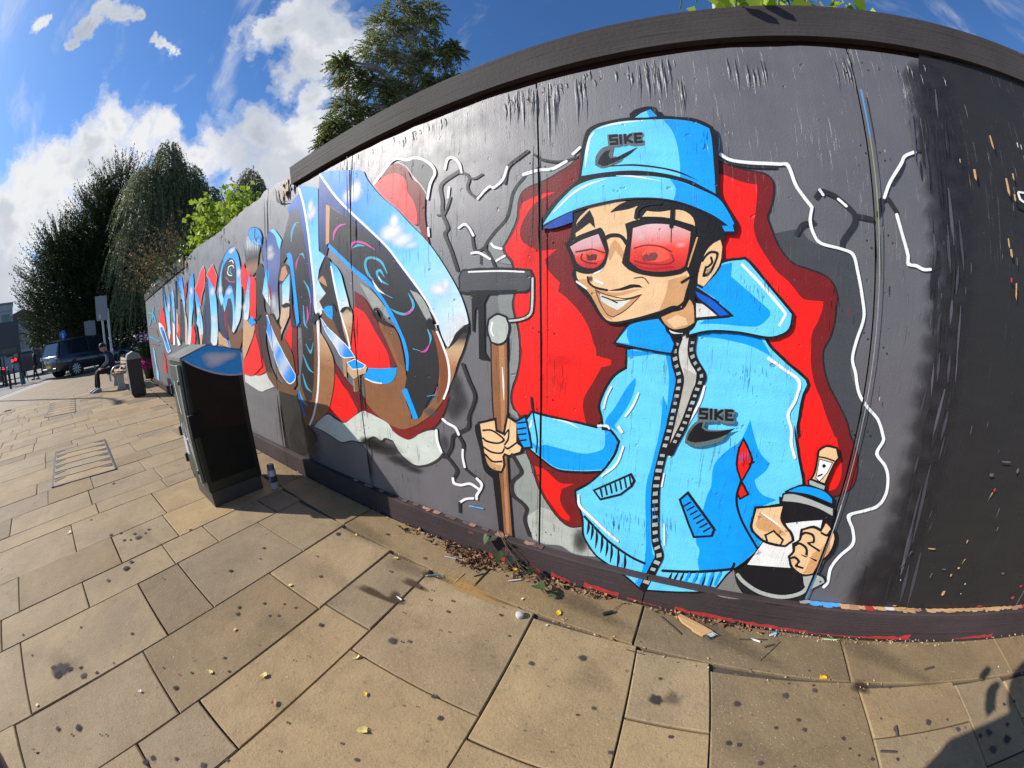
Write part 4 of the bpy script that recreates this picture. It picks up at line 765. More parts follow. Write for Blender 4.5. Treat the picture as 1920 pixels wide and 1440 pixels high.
["painted_spray_can","hand","l",13,[340,548,341,551,380,525,382,532,434,498,435,500],{}],
["painted_spray_can","hand","p",21,[387,453,409,472,452,441,449,421,401,426],{"o":8.3,"oc":15}],
["painted_spray_can","hand","p",21,[522,495,558,510,596,497,603,537,623,523,656,481,659,415,634,363,624,304,585,295,533,325,508,370,519,397,509,430,527,452],{"o":10.8,"oc":15}],
["painted_spray_can","hand","p",22,[593,399,614,417,639,473,659,415,634,363,624,304,585,295,590,343],{}],
["painted_spray_can","hand","l",15,[525,470,518,478,537,482,532,492,564,476,570,484,574,454,585,449,554,442,570,441,614,409,617,418],{}],
["painted_spray_can","hand","l",15,[513,419,506,427,527,431,525,442,555,415,563,421,562,391,575,377,547,397,546,388,617,362,618,371],{}],
["painted_spray_can","hand","l",15,[513,359,508,368,526,364,526,376,543,351,554,355,539,328,550,336,575,319,575,329],{}],
["painted_spray_can","hand","l",15,[597,490,598,499,626,481,620,492,635,503,626,508],{}],
["painted_lettering","rock","p",63,[-2231,594,-2131,573,-2018,567,-1897,632,-1774,687,-1672,666,-1566,640,-1515,591,-1418,566,-1350,597,-1244,646,-1179,661,-1174,591,-1149,541,-1193,494,-1277,443,-1373,419,-1477,463,-1535,536,-1606,539,-1648,514,-1723,527,-1845,465,-1967,451,-2104,413,-2236,438,-2361,456,-2468,462,-2359,532],{"o":9.7,"oc":64}],
["painted_lettering","rock","p",65,[-3837,842,-3633,800,-3422,792,-3172,848,-3104,716,-3302,670,-3480,639,-3871,698],{}],
["painted_lettering","airbrush_shade","b",66,[-1669,467,-1402,522,-1682,399],{"a":0.95}],
["painted_lettering","airbrush_shade","b",66,[-1774,472,-1612,505,-1785,419],{"a":0.8}],
["painted_lettering","airbrush_shade","b",66,[-1508,414,-1335,454,-1516,363],{"a":0.8}],
["painted_lettering","airbrush_shade","b",66,[-1389,387,-1260,418,-1394,351],{"a":0.7}],
["painted_lettering","airbrush_shade","b",67,[-1044,919,-973,925,-1049,833],{"a":0.8}],
["painted_lettering","airbrush_shade","b",67,[-1016,842,-945,850,-1021,754],{"a":0.8}],
["painted_lettering","airbrush_shade","b",67,[-1060,796,-987,805,-1067,706],{"a":0.8}],
["painted_lettering","airbrush_shade","b",67,[-1137,598,-1086,607,-1144,517],{"a":0.7}],
["painted_lettering","airbrush_shade","b",68,[-1221,597,-1160,608,-1224,566],{"a":0.8}],
["painted_lettering","dark_shade","p",69,[-3028,687,-2647,698,-2475,692,-2328,648,-2451,485,-2546,447,-2472,416,-2450,355,-2619,228,-2880,93,-3090,94],{}],
["painted_lettering","airbrush_shade","b",70,[-2681,308,-2325,380,-2778,43],{"a":0.9}],
["painted_lettering","red_paint","p",9,[-1866,1067,-1794,1327,-1752,1348,-1685,1305,-1587,1172,-1511,1060,-1496,969,-1629,959,-1730,961,-1831,1014],{}],
["painted_lettering","red_paint","p",7,[-1787,1422,-1680,1359,-1571,1217,-1455,1069,-1439,989,-1496,969,-1513,1060,-1604,1172,-1693,1282,-1787,1326],{}],
["painted_lettering","red_paint","p",7,[-2065,983,-1994,918,-1928,859,-1835,807,-1755,756,-1736,674,-1774,685,-1844,680,-1965,821,-2085,901],{}],
["painted_lettering","red_paint","p",9,[-2074,915,-1980,824,-1940,795,-1871,708,-1846,674,-1897,632,-2016,575,-2093,591,-2217,614,-2146,729,-2100,827],{}],
["painted_lettering","red_paint","p",9,[-3830,850,-3369,1243,-3290,1102,-3239,850,-3420,799,-3632,803],{}],
["painted_lettering","red_paint","p",9,[-2869,1049,-2680,1239,-2586,1396,-2630,1135,-2719,903,-2788,964],{}],
["painted_lettering","red_paint","p",7,[-2586,1396,-2523,1372,-2605,867,-2709,806,-2707,903],{}],
["painted_lettering","red_paint","p",7,[-3858,938,-3427,1220,-3642,1102,-3798,899],{}],
["painted_lettering","red_paint","p",7,[-2978,1281,-2869,1049,-2680,1239,-2798,1136,-2846,1147],{}],
["painted_lettering","red_lump","p",7,[-1554,2065,-1477,2090,-1392,2084,-1331,2039,-1291,1969,-1235,1925,-1198,1874,-1198,1750,-1182,1652,-1170,1604,-1226,1659,-1253,1719],{}],
["painted_lettering","red_lump","p",71,[-1392,2088,-1293,2077,-1227,2061,-1164,2014,-1137,1964,-1163,1907,-1189,1837,-1225,1908,-1291,1991],{}],
["painted_lettering","red_lump","p",72,[-1587,2015,-1519,2035,-1433,2038,-1360,2002,-1330,1964,-1319,1903,-1281,1850,-1253,1781,-1251,1718,-1281,1724,-1399,1834,-1517,1929],{}],
["painted_lettering","red_lump","l",13,[-1578,2015,-1597,2030,-1522,2051,-1540,2066,-1448,2099,-1463,2116,-1401,2106,-1406,2124,-1331,2077,-1333,2093,-1274,2071,-1275,2087,-1221,2049,-1215,2061,-1162,2001,-1148,2007,-1142,1958,-1124,1953,-1171,1911,-1155,1903,-1189,1838,-1172,1832],{}],
["painted_lettering","red_lump","l",13,[-1184,1686,-1170,1684,-1180,1645,-1166,1643],{}],
["painted_lettering","red_lump","l",73,[-1394,2086,-1391,2090,-1334,2045,-1329,2048,-1285,1980,-1279,1982,-1228,1915,-1222,1917,-1192,1864,-1186,1866],{}],
["painted_lettering","brown_paint","p",74,[-1593,1308,-1528,1246,-1464,1208,-1406,1135,-1372,949,-1358,696,-1181,823,-1140,938,-1158,1138,-1197,1224,-1154,1197,-1107,1119,-1074,1035,-1067,970,-1082,902,-1118,830,-1186,758,-1247,713,-1354,651,-1454,622,-1566,640,-1681,690,-1756,748,-1755,923,-1637,899,-1494,910,-1438,974,-1439,989,-1506,1112,-1566,1210],{}],
["painted_lettering","red_paint","p",75,[-1757,743,-1681,690,-1566,640,-1454,622,-1354,647,-1247,709,-1167,768,-1099,846,-1069,883,-1118,767,-1189,681,-1274,645,-1356,587,-1418,566,-1503,593,-1566,640,-1672,666,-1767,685],{}],
["painted_lettering","brown_paint","p",76,[-1569,1236,-1485,1223,-1420,1164,-1389,1078,-1374,978,-1418,1005,-1473,1113,-1542,1209],{}],
["painted_lettering","grey_paint","p",77,[-1731,1464,-1621,1408,-1533,1334,-1471,1259,-1494,1245,-1569,1307,-1617,1302,-1638,1341],{}],
["painted_lettering","airbrush_shade","b",78,[-1577,1277,-1522,1275,-1581,1229],{"a":0.9}],
["painted_lettering","black_paint","p",79,[-2065,2010,-1826,1858,-1732,1781,-1587,1669,-1445,1544,-1338,1420,-1246,1325,-1197,1230,-1180,1204,-1150,1124,-1133,1039,-1138,938,-1177,866,-1229,803,-1291,714,-1337,700,-1381,770,-1392,851,-1361,950,-1356,1008,-1377,1114,-1461,1251,-1511,1319,-1621,1416,-1778,1557,-2033,1742,-2064,1813],{}],
["painted_lettering","airbrush_shade","b",80,[-1205,756,-1131,766,-1208,720],{"a":0.7}],
["painted_lettering","grey_paint","p",81,[-1328,1413,-1245,1359,-1202,1310,-1161,1230,-1122,1151,-1205,1237,-1248,1299],{}],
["painted_lettering","airbrush_shade","b",82,[-1173,1210,-1138,1210,-1175,1168],{"a":0.9}],
["painted_lettering","brown_paint","p",83,[-1173,1184,-1129,1184,-1092,1086,-1074,1022,-1086,915,-1145,820,-1163,811,-1132,925,-1130,1019,-1146,1111],{}],
["painted_lettering","navy_paint","p",84,[-2176,2257,-2070,2140,-1942,2023,-1772,1879,-1585,1729,-1464,1627,-1373,1528,-1288,1437,-1235,1365,-1300,1383,-1338,1420,-1445,1544,-1587,1669,-1732,1781,-1826,1858,-2033,1997,-2082,2028,-2081,1772,-2058,1729,-2084,1676,-2166,1730,-2177,1965],{"gr":[[-2175,2248,-2068,1673],[[0,85],[0.5,86],[1,87]]]}],
["painted_lettering","tan_paint","q",88,[-2082,2023,-2036,1994,-2046,1757,-2085,1747],{}],
["painted_lettering","sky_paint","p",24,[-2176,2265,-2076,2249,-1834,2180,-1700,2134,-1661,2080,-1611,2017,-1506,1911,-1399,1826,-1300,1727,-1209,1643,-1140,1567,-1076,1482,-1022,1402,-985,1338,-964,1288,-949,1238,-944,1208,-990,1193,-1024,1146,-1042,1107,-1075,1100,-1105,1151,-1135,1236,-1193,1296,-1128,1216,-1167,1289,-1218,1357,-1288,1437,-1373,1528,-1464,1627,-1585,1729,-1772,1879,-1942,2023,-2054,2135,-2154,2236],{"gr":[[-1774,2038,-1031,1152],[[0,89],[0.3,90],[0.6,91],[0.85,92],[1,93]]]}],
["painted_lettering","cloud","b",94,[-1800,2011,-1656,1973,-1799,1932],{"a":0.9}],
["painted_lettering","cloud","b",94,[-1761,2034,-1679,2011,-1759,1943],{"a":0.8}],
["painted_lettering","cloud","b",94,[-1441,1710,-1304,1686,-1442,1637],{"a":1.0}],
["painted_lettering","cloud","b",94,[-1360,1653,-1245,1635,-1361,1598],{"a":0.9}],
["painted_lettering","cloud","b",94,[-1420,1765,-1362,1753,-1420,1702],{"a":0.9}],
["painted_lettering","cloud","b",94,[-1292,1615,-1211,1603,-1293,1590],{"a":0.7}],
["painted_lettering","cloud","b",94,[-1112,1376,-1021,1371,-1114,1330],{"a":1.0}],
["painted_lettering","cloud","b",94,[-1070,1399,-1025,1396,-1071,1358],{"a":0.9}],
["painted_lettering","cloud","b",94,[-1021,1196,-965,1196,-1025,1128],{"a":0.9}],
["painted_lettering","cloud","b",94,[-997,1221,-948,1220,-999,1167],{"a":0.8}],
["painted_lettering","brown_paint","p",95,[-945,1177,-952,1159,-979,1090,-1014,1025,-1042,959,-1069,910,-1072,970,-1081,1054,-1084,1087,-1041,1120,-991,1171],{"gr":[[-1040,1139,-1031,998],[[0,96],[0.3,97],[0.7,98],[1,99]]]}],
["painted_lettering","black_paint","p",15,[-942,1211,-945,1164,-976,1168,-1025,1120,-1076,1084,-1040,1133,-1019,1165,-983,1190],{}],
["painted_lettering","white_line","l",13,[-2178,2254,-2156,2255,-2064,2129,-2043,2132,-1951,2016,-1933,2021,-1779,1871,-1764,1878,-1592,1722,-1579,1729,-1471,1620,-1458,1626,-1380,1522,-1367,1528,-1295,1430,-1282,1436,-1224,1351,-1212,1356,-1174,1283,-1161,1288,-1136,1214,-1120,1212,-1154,1201,-1138,1199,-1114,1117,-1101,1121,-1083,1040,-1070,1043,-1075,969,-1061,970,-1087,903,-1074,902,-1119,840,-1106,838],{}],
["painted_lettering","blue_stripe","p",24,[-2046,1753,-1914,1658,-1778,1561,-1654,1483,-1541,1383,-1444,1268,-1379,1160,-1357,1114,-1341,1044,-1350,965,-1368,964,-1365,1043,-1385,1121,-1423,1193,-1502,1289,-1511,1319,-1609,1415,-1741,1505,-1915,1629,-2058,1729],{}],
["painted_lettering","blue_stripe","p",24,[-1749,903,-1706,943,-1691,960,-1580,964,-1440,978,-1453,936,-1484,900,-1544,877,-1639,879,-1713,893],{}],
["painted_lettering","white_line","l",13,[-1736,890,-1730,897,-1654,874,-1650,882,-1580,873,-1578,881],{}],
["painted_lettering","blue_stripe","p",24,[-1412,849,-1396,864,-1370,865,-1350,819,-1304,712,-1309,704,-1343,699,-1370,771],{}],
["painted_lettering","tan_paint","q",100,[-1907,981,-1703,967,-1728,925,-1784,913,-1800,811,-1865,800,-1858,882,-1917,925],{}],
["painted_lettering","blue_stripe","q",24,[-1907,981,-1825,1006,-1721,974,-1757,956,-1855,946],{"o":5.2,"oc":13}],
["painted_lettering","tan_paint","q",101,[-1959,1018,-1822,1023,-1875,1000,-1915,981,-1931,885,-1960,892],{}],
["painted_lettering","brown_paint","q",102,[-1851,883,-1784,913,-1800,811,-1857,805],{}],
["painted_lettering","swirl","l",103,[-1989,1764,-1999,1766,-1965,1808,-1990,1819,-1918,1833,-1933,1849,-1853,1837,-1854,1841],{}],
["painted_lettering","swirl","l",103,[-1804,1657,-1812,1658,-1789,1691,-1811,1702,-1756,1702,-1763,1718,-1675,1681,-1667,1692,-1577,1632,-1574,1634],{}],
["painted_lettering","swirl","l",104,[-1785,1676,-1789,1681,-1732,1678,-1736,1693,-1671,1669,-1671,1673],{}],
["painted_lettering","swirl","l",104,[-1476,1491,-1483,1490,-1514,1558,-1529,1551,-1586,1596,-1591,1583,-1657,1601,-1641,1587,-1680,1560,-1657,1557,-1650,1499,-1631,1504,-1596,1461,-1592,1463],{}],
["painted_lettering","swirl","l",104,[-1470,1430,-1473,1427,-1519,1456,-1532,1447,-1549,1486,-1568,1483,-1552,1502,-1574,1513,-1539,1504,-1530,1519,-1504,1471,-1500,1472],{}],
["painted_lettering","swirl","l",13,[-1609,1462,-1603,1464,-1570,1407,-1554,1415,-1509,1379,-1506,1382],{}],
["painted_lettering","swirl","l",13,[-1556,1479,-1550,1481,-1528,1447,-1524,1449],{}],
["painted_lettering","swirl","l",104,[-1509,1379,-1506,1382,-1445,1353,-1442,1356],{}],
["painted_lettering","swirl","l",104,[-1323,1370,-1318,1371,-1298,1320,-1280,1322,-1304,1291,-1288,1283,-1348,1271,-1344,1258,-1403,1280,-1410,1268,-1462,1299,-1464,1297],{}],
["painted_lettering","swirl","l",103,[-1293,1295,-1288,1292,-1321,1276,-1311,1266,-1367,1260,-1366,1257],{}],
["painted_lettering","swirl","l",104,[-1198,1183,-1192,1185,-1185,1143,-1169,1145,-1188,1104,-1185,1104],{}],
["painted_lettering","swirl","l",103,[-1187,1112,-1182,1109,-1220,1081,-1211,1071,-1254,1070,-1253,1067],{}],
["painted_lettering","swirl","l",104,[-1306,1082,-1304,1086,-1253,1073,-1252,1076],{}],
["painted_lettering","swirl","l",103,[-1150,897,-1145,896,-1171,853,-1167,852],{}],
["painted_lettering","swirl","l",104,[-1169,855,-1169,850,-1225,841,-1225,838],{}],
["painted_lettering","navy_paint","p",84,[-2640,2141,-2553,2170,-2455,2204,-2386,2094,-2307,1862,-2261,1612,-2257,1355,-2299,1246,-2362,1531,-2548,1953],{"gr":[[-2553,2180,-2389,1297],[[0,105],[0.4,106],[1,107]]]}],
["painted_lettering","black_paint","p",108,[-2803,1688,-2757,1829,-2659,1988,-2593,2087,-2508,2106,-2434,2047,-2383,1878,-2322,1677,-2295,1431,-2293,1292,-2364,1201,-2476,1262,-2556,1693,-2641,1767,-2764,1703],{"gr":[[-2528,2070,-2482,1545],[[0,109],[0.35,110],[1,111]]]}],
["painted_lettering","sky_paint","p",23,[-2465,2268,-2315,2213,-2184,2164,-2173,1726,-2097,1678,-2172,1600,-2198,1531,-2096,1476,-2060,1446,-2049,1385,-2109,1346,-2183,1296,-2238,1290,-2266,1355,-2264,1567,-2311,1863,-2382,2093],{"gr":[[-2328,2378,-2199,1315],[[0,89],[0.3,90],[0.6,91],[0.85,92],[1,93]]]}],
["painted_lettering","cloud","b",112,[-2270,2006,-2171,1982,-2270,1930],{"a":1.0}],
["painted_lettering","cloud","b",112,[-2281,2057,-2223,2041,-2279,1980],{"a":0.9}],
["painted_lettering","cloud","b",112,[-2190,1387,-2095,1380,-2198,1322],{"a":0.8}],
["painted_lettering","brown_paint","p",95,[-2234,1253,-2200,1306,-2208,1179,-2126,1098,-2065,983,-2094,828,-2199,636,-2226,612,-2451,485,-2528,465,-2398,588,-2318,749,-2266,946],{"gr":[[-2201,1297,-2240,948],[[0,113],[0.25,114],[0.5,115],[1,116]]]}],
["painted_lettering","brown_paint","p",117,[-2295,1274,-2238,1290,-2239,1134,-2286,888,-2342,727,-2460,526,-2592,439,-2648,693,-2578,785,-2438,675,-2347,884],{}],
["painted_lettering","white_line","l",13,[-2467,2236,-2438,2231,-2390,2083,-2362,2079,-2324,1865,-2297,1861,-2269,1557,-2242,1555,-2249,1335,-2223,1335,-2245,1225,-2219,1226,-2268,993,-2242,994,-2339,748,-2312,749,-2440,573,-2412,573,-2537,467,-2509,467],{}],
["painted_lettering","black_paint","p",111,[-2572,807,-2490,1015,-2470,1232,-2417,1384,-2305,1339,-2298,1134,-2351,884,-2428,677,-2516,655],{}],
["painted_lettering","blue_stripe","p",24,[-2652,1784,-2606,1787,-2564,1754,-2539,1631,-2502,1371,-2498,1253,-2546,1225,-2558,1355,-2584,1607],{}],
["painted_lettering","swirl","l",104,[-2565,1865,-2576,1867,-2544,1930,-2573,1940,-2494,1976,-2516,1991,-2442,1982,-2445,1986],{}],
["painted_lettering","swirl","l",104,[-2446,1742,-2448,1747,-2405,1735,-2389,1747,-2372,1703,-2366,1703],{}],
["painted_lettering","swirl","l",103,[-2500,1645,-2510,1647,-2478,1689,-2505,1697,-2445,1734,-2451,1736],{}],
["painted_lettering","swirl","l",104,[-2394,1548,-2385,1549,-2340,1480,-2315,1482,-2307,1386,-2300,1386],{}],
["painted_lettering","swirl","l",103,[-2308,1433,-2300,1432,-2332,1304,-2326,1303],{}],
["painted_lettering","swirl","l",104,[-2423,1375,-2414,1375,-2430,1249,-2402,1251,-2385,1210,-2379,1211],{}],
["painted_lettering","swirl","l",103,[-2369,1362,-2360,1362,-2373,1296,-2346,1295,-2391,1240,-2384,1239],{}],
["painted_lettering","swirl","l",104,[-2427,1094,-2418,1097,-2363,1026,-2364,1050,-2310,1105,-2316,1106],{}],
["painted_lettering","swirl","l",104,[-2485,1015,-2475,1017,-2431,914,-2406,924,-2353,887,-2348,890],{}],
["painted_lettering","swirl","l",104,[-2528,871,-2518,873,-2499,768,-2471,778,-2414,738,-2409,741],{}],
["painted_lettering","swirl","l",104,[-2621,728,-2610,731,-2586,643,-2558,655,-2506,624,-2501,627],{}],
["painted_lettering","blue_stripe","q",118,[-2659,719,-2627,728,-2563,531,-2598,526],{}],
["painted_lettering","black_paint","p",119,[-2084,1676,-2037,1643,-2004,1527,-1936,1335,-1869,1150,-1862,1092,-1960,1133,-2102,1266,-2160,1349,-2190,1387,-2100,1433,-2163,1492,-2193,1549],{}],
["painted_lettering","tan_paint","q",120,[-2195,1531,-2132,1555,-2093,1515,-2080,1474],{}],
["painted_lettering","sky_paint","p",23,[-2034,1634,-1962,1589,-1913,1533,-1894,1481,-1847,1354,-1817,1231,-1850,1191,-1939,1302,-2007,1493],{"gr":[[-2033,1755,-1878,1332],[[0,89],[0.3,90],[0.6,91],[0.85,92],[1,93]]]}],
["painted_lettering","brown_paint","p",95,[-1939,1310,-1892,1332,-1835,1329,-1812,1287,-1829,1191,-1867,1059,-1922,1192],{"gr":[[-1878,1332,-1860,1109],[[0,121],[0.25,122],[0.6,123],[1,124]]]}],
["painted_lettering","white_line","l",13,[-2033,1598,-2014,1597,-1994,1465,-1976,1465,-1948,1301,-1931,1302,-1925,1241,-1908,1243,-1891,1157,-1874,1160,-1870,1074,-1853,1077],{}],
["painted_lettering","brown_paint","p",125,[-2162,1331,-2037,1264,-1959,1142,-1866,1067,-1854,1051,-1947,1014,-2070,1134,-2156,1241],{}],
["painted_lettering","blue_stripe","p",24,[-2148,1330,-2092,1349,-2028,1345,-2030,1289,-2041,1257,-2100,1284],{}],
["painted_lettering","sky_paint","p",24,[-2178,1269,-2109,1209,-1989,1142,-1879,1075,-1822,1023,-1954,1021,-2028,1090,-2129,1187],{"o":6.5,"oc":13,"gr":[[-2169,1269,-1830,1018],[[0,126],[0.3,127],[0.55,128],[0.8,129],[1,130]]]}],
["painted_lettering","navy_paint","p",131,[-3116,1940,-3014,2011,-2906,2027,-2803,1966,-2756,1850,-2776,1705,-2826,1574,-2838,1319,-2897,1278,-3067,1613],{"gr":[[-2932,2016,-2943,1324],[[0,132],[0.4,133],[0.7,134],[0.9,135],[1,136]]]}],
["painted_lettering","cloud","b",137,[-2962,1866,-2857,1847,-2966,1796],{"a":0.9}],
["painted_lettering","cloud","b",137,[-2951,1820,-2826,1798,-2954,1767],{"a":0.9}],
["painted_lettering","cloud","b",137,[-2924,1432,-2841,1426,-2943,1320],{"a":0.9}],
["painted_lettering","sky_paint","p",23,[-2954,2030,-2879,2026,-2791,1963,-2730,1908,-2769,1842,-2805,1880,-2854,1966],{}],
["painted_lettering","brown_paint","p",138,[-3145,1392,-3078,1354,-2945,1313,-2875,1256,-2833,1276,-2807,1211,-2853,1114,-2773,1136,-2657,1011,-2647,779,-2735,717,-2938,800,-3039,1023,-3128,1253],{}],
["painted_lettering","tan_paint","q",139,[-2829,1168,-2831,1286,-2758,1420,-2628,1420,-2656,1310],{}],
["painted_lettering","black_paint","p",140,[-2821,1627,-2776,1705,-2714,1732,-2624,1683,-2585,1597,-2591,1357,-2546,1225,-2635,1227,-2629,1410,-2657,1565,-2789,1570],{}],
["painted_lettering","tan_paint","p",141,[-2793,1602,-2741,1690,-2680,1701,-2639,1634,-2725,1588],{}],
["painted_lettering","sky_paint","p",23,[-2747,1565,-2605,1630,-2622,1500,-2647,1411,-2760,1409],{"gr":[[-2664,1771,-2696,1435],[[0,89],[0.3,90],[0.6,91],[0.85,92],[1,93]]]}],
["painted_lettering","sky_paint","p",24,[-3147,1335,-3082,1331,-2994,1204,-2866,1060,-2650,854,-2663,821,-2734,785,-2812,787,-2930,868,-3033,1046,-3133,1230],{"o":9.8,"oc":13,"gr":[[-3112,1333,-2712,795],[[0,126],[0.2,142],[0.4,128],[0.55,143],[0.75,144],[0.88,143],[1,130]]]}],
["painted_lettering","brown_paint","p",145,[-3268,1186,-3187,1020,-3064,837,-2925,755,-2639,727,-2675,680,-3000,690,-3126,738,-3239,850],{}],
["painted_lettering","black_paint","p",146,[-3282,1758,-3169,1799,-3085,1729,-3135,1449,-3094,1275,-3162,1114,-3094,835,-3239,850,-3310,1151,-3313,1427],{}],
["painted_lettering","red_paint","p",9,[-3651,1786,-3499,1815,-3405,1702,-3308,1666,-3396,1348,-3546,1482,-3633,1630],{}],
["painted_lettering","sky_paint","p",23,[-3084,1672,-3026,1742,-2988,1692,-3018,1596,-2997,1494,-2997,1405,-3087,1468,-3153,1531],{"gr":[[-3023,1776,-3057,1476],[[0,89],[0.3,90],[0.6,91],[0.85,92],[1,93]]]}],
["painted_lettering","red_paint","p",147,[-3018,1596,-2975,1558,-2961,1457,-2999,1483],{}],
["painted_lettering","painted_can_mark","p",148,[-3509,2085,-3393,2094,-3161,1949,-3205,1864,-3256,1754,-3370,1706,-3502,1782,-3550,1941],{"gr":[[-3349,2035,-3369,1714],[[0,149],[0.3,150],[0.5,151],[0.8,152],[1,153]]]}],
["painted_lettering","painted_can_mark","p",24,[-3450,2115,-3416,2144,-3283,2130,-3179,2079,-3129,2013,-3151,1947,-3263,1981,-3393,2052],{"o":11.1,"oc":154}],
["painted_lettering","painted_can_mark","l",155,[-3465,2059,-3459,2058,-3478,2012,-3462,2008,-3481,1962,-3477,1961],{}],
["painted_lettering","painted_can_mark","l",155,[-3423,2050,-3418,2049,-3436,2003,-3421,2000,-3439,1954,-3435,1953],{}],
["painted_lettering","painted_can_mark","l",155,[-3382,2042,-3377,2041,-3395,1995,-3380,1992,-3398,1946,-3395,1946],{}],
["painted_lettering","painted_can_mark","l",155,[-3347,2035,-3342,2033,-3359,1988,-3345,1985,-3362,1940,-3359,1939],{}],
["painted_lettering","painted_can_mark","l",155,[-3308,2026,-3303,2025,-3320,1980,-3306,1977,-3323,1932,-3319,1932],{}],
["painted_lettering","painted_can_mark","l",155,[-3261,2017,-3256,2016,-3273,1971,-3259,1968,-3276,1924,-3272,1923],{}],
["painted_lettering","painted_can_mark","l",155,[-3219,2008,-3214,2007,-3231,1963,-3217,1960,-3234,1916,-3230,1915],{}],
["painted_lettering","painted_can_mark","l",15,[-3295,2121,-3272,2115,-3306,2058,-3282,2054,-3252,1997,-3231,1996],{}],
["painted_lettering","painted_can_mark","l",15,[-3209,2040,-3191,2031,-3272,2021,-3253,2013],{}],
["painted_lettering","painted_can_mark","l",15,[-3160,2019,-3139,2015,-3143,1914,-3121,1911,-3118,1810,-3097,1807],{}],
["painted_lettering","navy_paint","p",156,[-4469,1764,-4424,1939,-4242,2037,-4048,2088,-3901,2077,-3765,1997,-3694,1871,-3666,1668,-3703,1464,-3884,1288,-4028,1200,-4454,1117,-4564,1324],{}],
["painted_lettering","sky_paint","p",23,[-4479,1624,-4402,1836,-4245,1999,-4080,2070,-3929,2078,-3805,2023,-3729,1929,-3682,1782,-3690,1601,-3739,1423,-3802,1329,-3990,1227,-4068,1220,-3972,1337,-3860,1565,-3812,1783,-3828,1892,-3907,1960,-4055,1976,-4217,1946,-4329,1855,-4340,1689,-4297,1568,-4397,1517],{"gr":[[-3985,2225,-4119,1306],[[0,89],[0.3,90],[0.6,91],[0.85,92],[1,93]]]}],
["painted_lettering","black_paint","p",157,[-4303,1803,-4235,1929,-4101,1979,-3964,1977,-3855,1906,-3825,1785,-3851,1618,-3915,1661,-4058,1705,-4194,1654,-4294,1577,-4344,1670],{}],
["painted_lettering","swirl","l",13,[-4022,1947,-4031,1958,-3945,1942,-3929,1951,-3910,1913,-3884,1913],{}],
["painted_lettering","swirl","l",158,[-4066,1864,-4096,1871,-4034,1894,-4059,1905,-3935,1890,-3920,1899,-3906,1866,-3880,1867],{}],
["painted_lettering","swirl","l",104,[-4004,1866,-3975,1860,-4031,1840,-3997,1838,-3963,1806,-3940,1808],{}],
["painted_lettering","swirl","l",13,[-4114,1852,-4084,1851,-4084,1817,-4059,1821,-3959,1788,-3949,1796],{}],
["painted_lettering","swirl","l",103,[-4181,1803,-4156,1806,-4059,1743,-4043,1750,-3878,1716,-3875,1724],{}],
["painted_lettering","sky_paint","p",23,[-4352,1553,-4212,1647,-4058,1705,-3973,1668,-3931,1572,-3928,1454,-3943,1336,-3915,1280,-4027,1205,-4080,1229,-4014,1349,-3994,1486,-4038,1564,-4130,1572,-4211,1502,-4295,1440],{"gr":[[-4045,1788,-4111,1230],[[0,89],[0.3,90],[0.6,91],[0.85,92],[1,93]]]}],
["painted_lettering","red_paint","p",159,[-4297,1431,-4218,1474,-4204,1348,-4223,1184,-4315,1314],{}],
["painted_lettering","brown_paint","p",95,[-4627,1254,-4529,1210,-4435,1168,-4214,1116,-4178,1039,-4337,1057,-4653,1086],{}],
["painted_lettering","brown_paint","p",160,[-4215,1310,-4083,1220,-4031,1191,-3740,1256,-3796,1115,-3980,995,-4154,1020,-4214,1116],{}],
["painted_lettering","blue_stripe","p",24,[-4337,1147,-4247,1116,-4191,1048,-4265,1067],{}],
["painted_lettering","red_paint","p",9,[-3674,1807,-3591,1880,-3529,1752,-3485,1721,-3576,1590,-3692,1671],{}],
["painted_lettering","sky_paint","p",23,[-3681,1333,-3626,1458,-3520,1634,-3460,1726,-3422,1655,-3471,1496,-3539,1343,-3607,1320],{"gr":[[-3500,1798,-3576,1344],[[0,89],[0.3,90],[0.6,91],[0.85,92],[1,93]]]}],
["painted_lettering","red_paint","p",9,[-3466,1595,-3404,1710,-3327,1692,-3292,1624,-3338,1357,-3370,1310,-3503,1341],{}],
["painted_lettering","brown_paint","p",95,[-3683,1324,-3582,1319,-3476,1256,-3365,1285,-3451,1173,-3637,1037,-3811,917,-3769,1115],{}],
["painted_lettering","blue_stripe","q",24,[-3557,1318,-3453,1351,-3353,1289,-3489,1253],{}],
["painted_lettering","red_paint","p",9,[-3818,898,-3615,1029,-3398,1197,-3332,1033,-3312,887,-3602,785,-3891,784],{}],
["painted_lettering","red_paint","p",7,[-3400,1279,-3290,1274,-3288,1034,-3296,871,-3317,1009,-3389,1188],{}],
["painted_lettering","red_paint","p",9,[-5654,1848,-5478,1900,-5302,2017,-5125,2071,-5044,1991,-5094,1840,-5265,1723,-5375,1605,-5522,1725],{"o":14.3,"oc":161}],
["painted_lettering","red_paint","p",9,[-4974,1947,-4678,2026,-4508,1860,-4609,1719,-4753,1799,-4881,1901],{"o":12.2,"oc":161}],
["painted_lettering","navy_paint","p",162,[-5094,1840,-4902,1904,-4652,1703,-4567,1571,-4600,1222,-4758,1118,-5027,1085,-5407,1085,-5294,1470,-5090,1660],{}],
["painted_lettering","sky_paint","p",23,[-4902,1904,-4753,1799,-4616,1689,-4586,1572,-4604,1377,-4630,1243,-4732,1086,-4906,1063,-5012,1119,-4902,1338,-4875,1554,-4894,1729],{"gr":[[-4675,2062,-4840,1118],[[0,89],[0.3,90],[0.6,91],[0.85,92],[1,93]]]}],
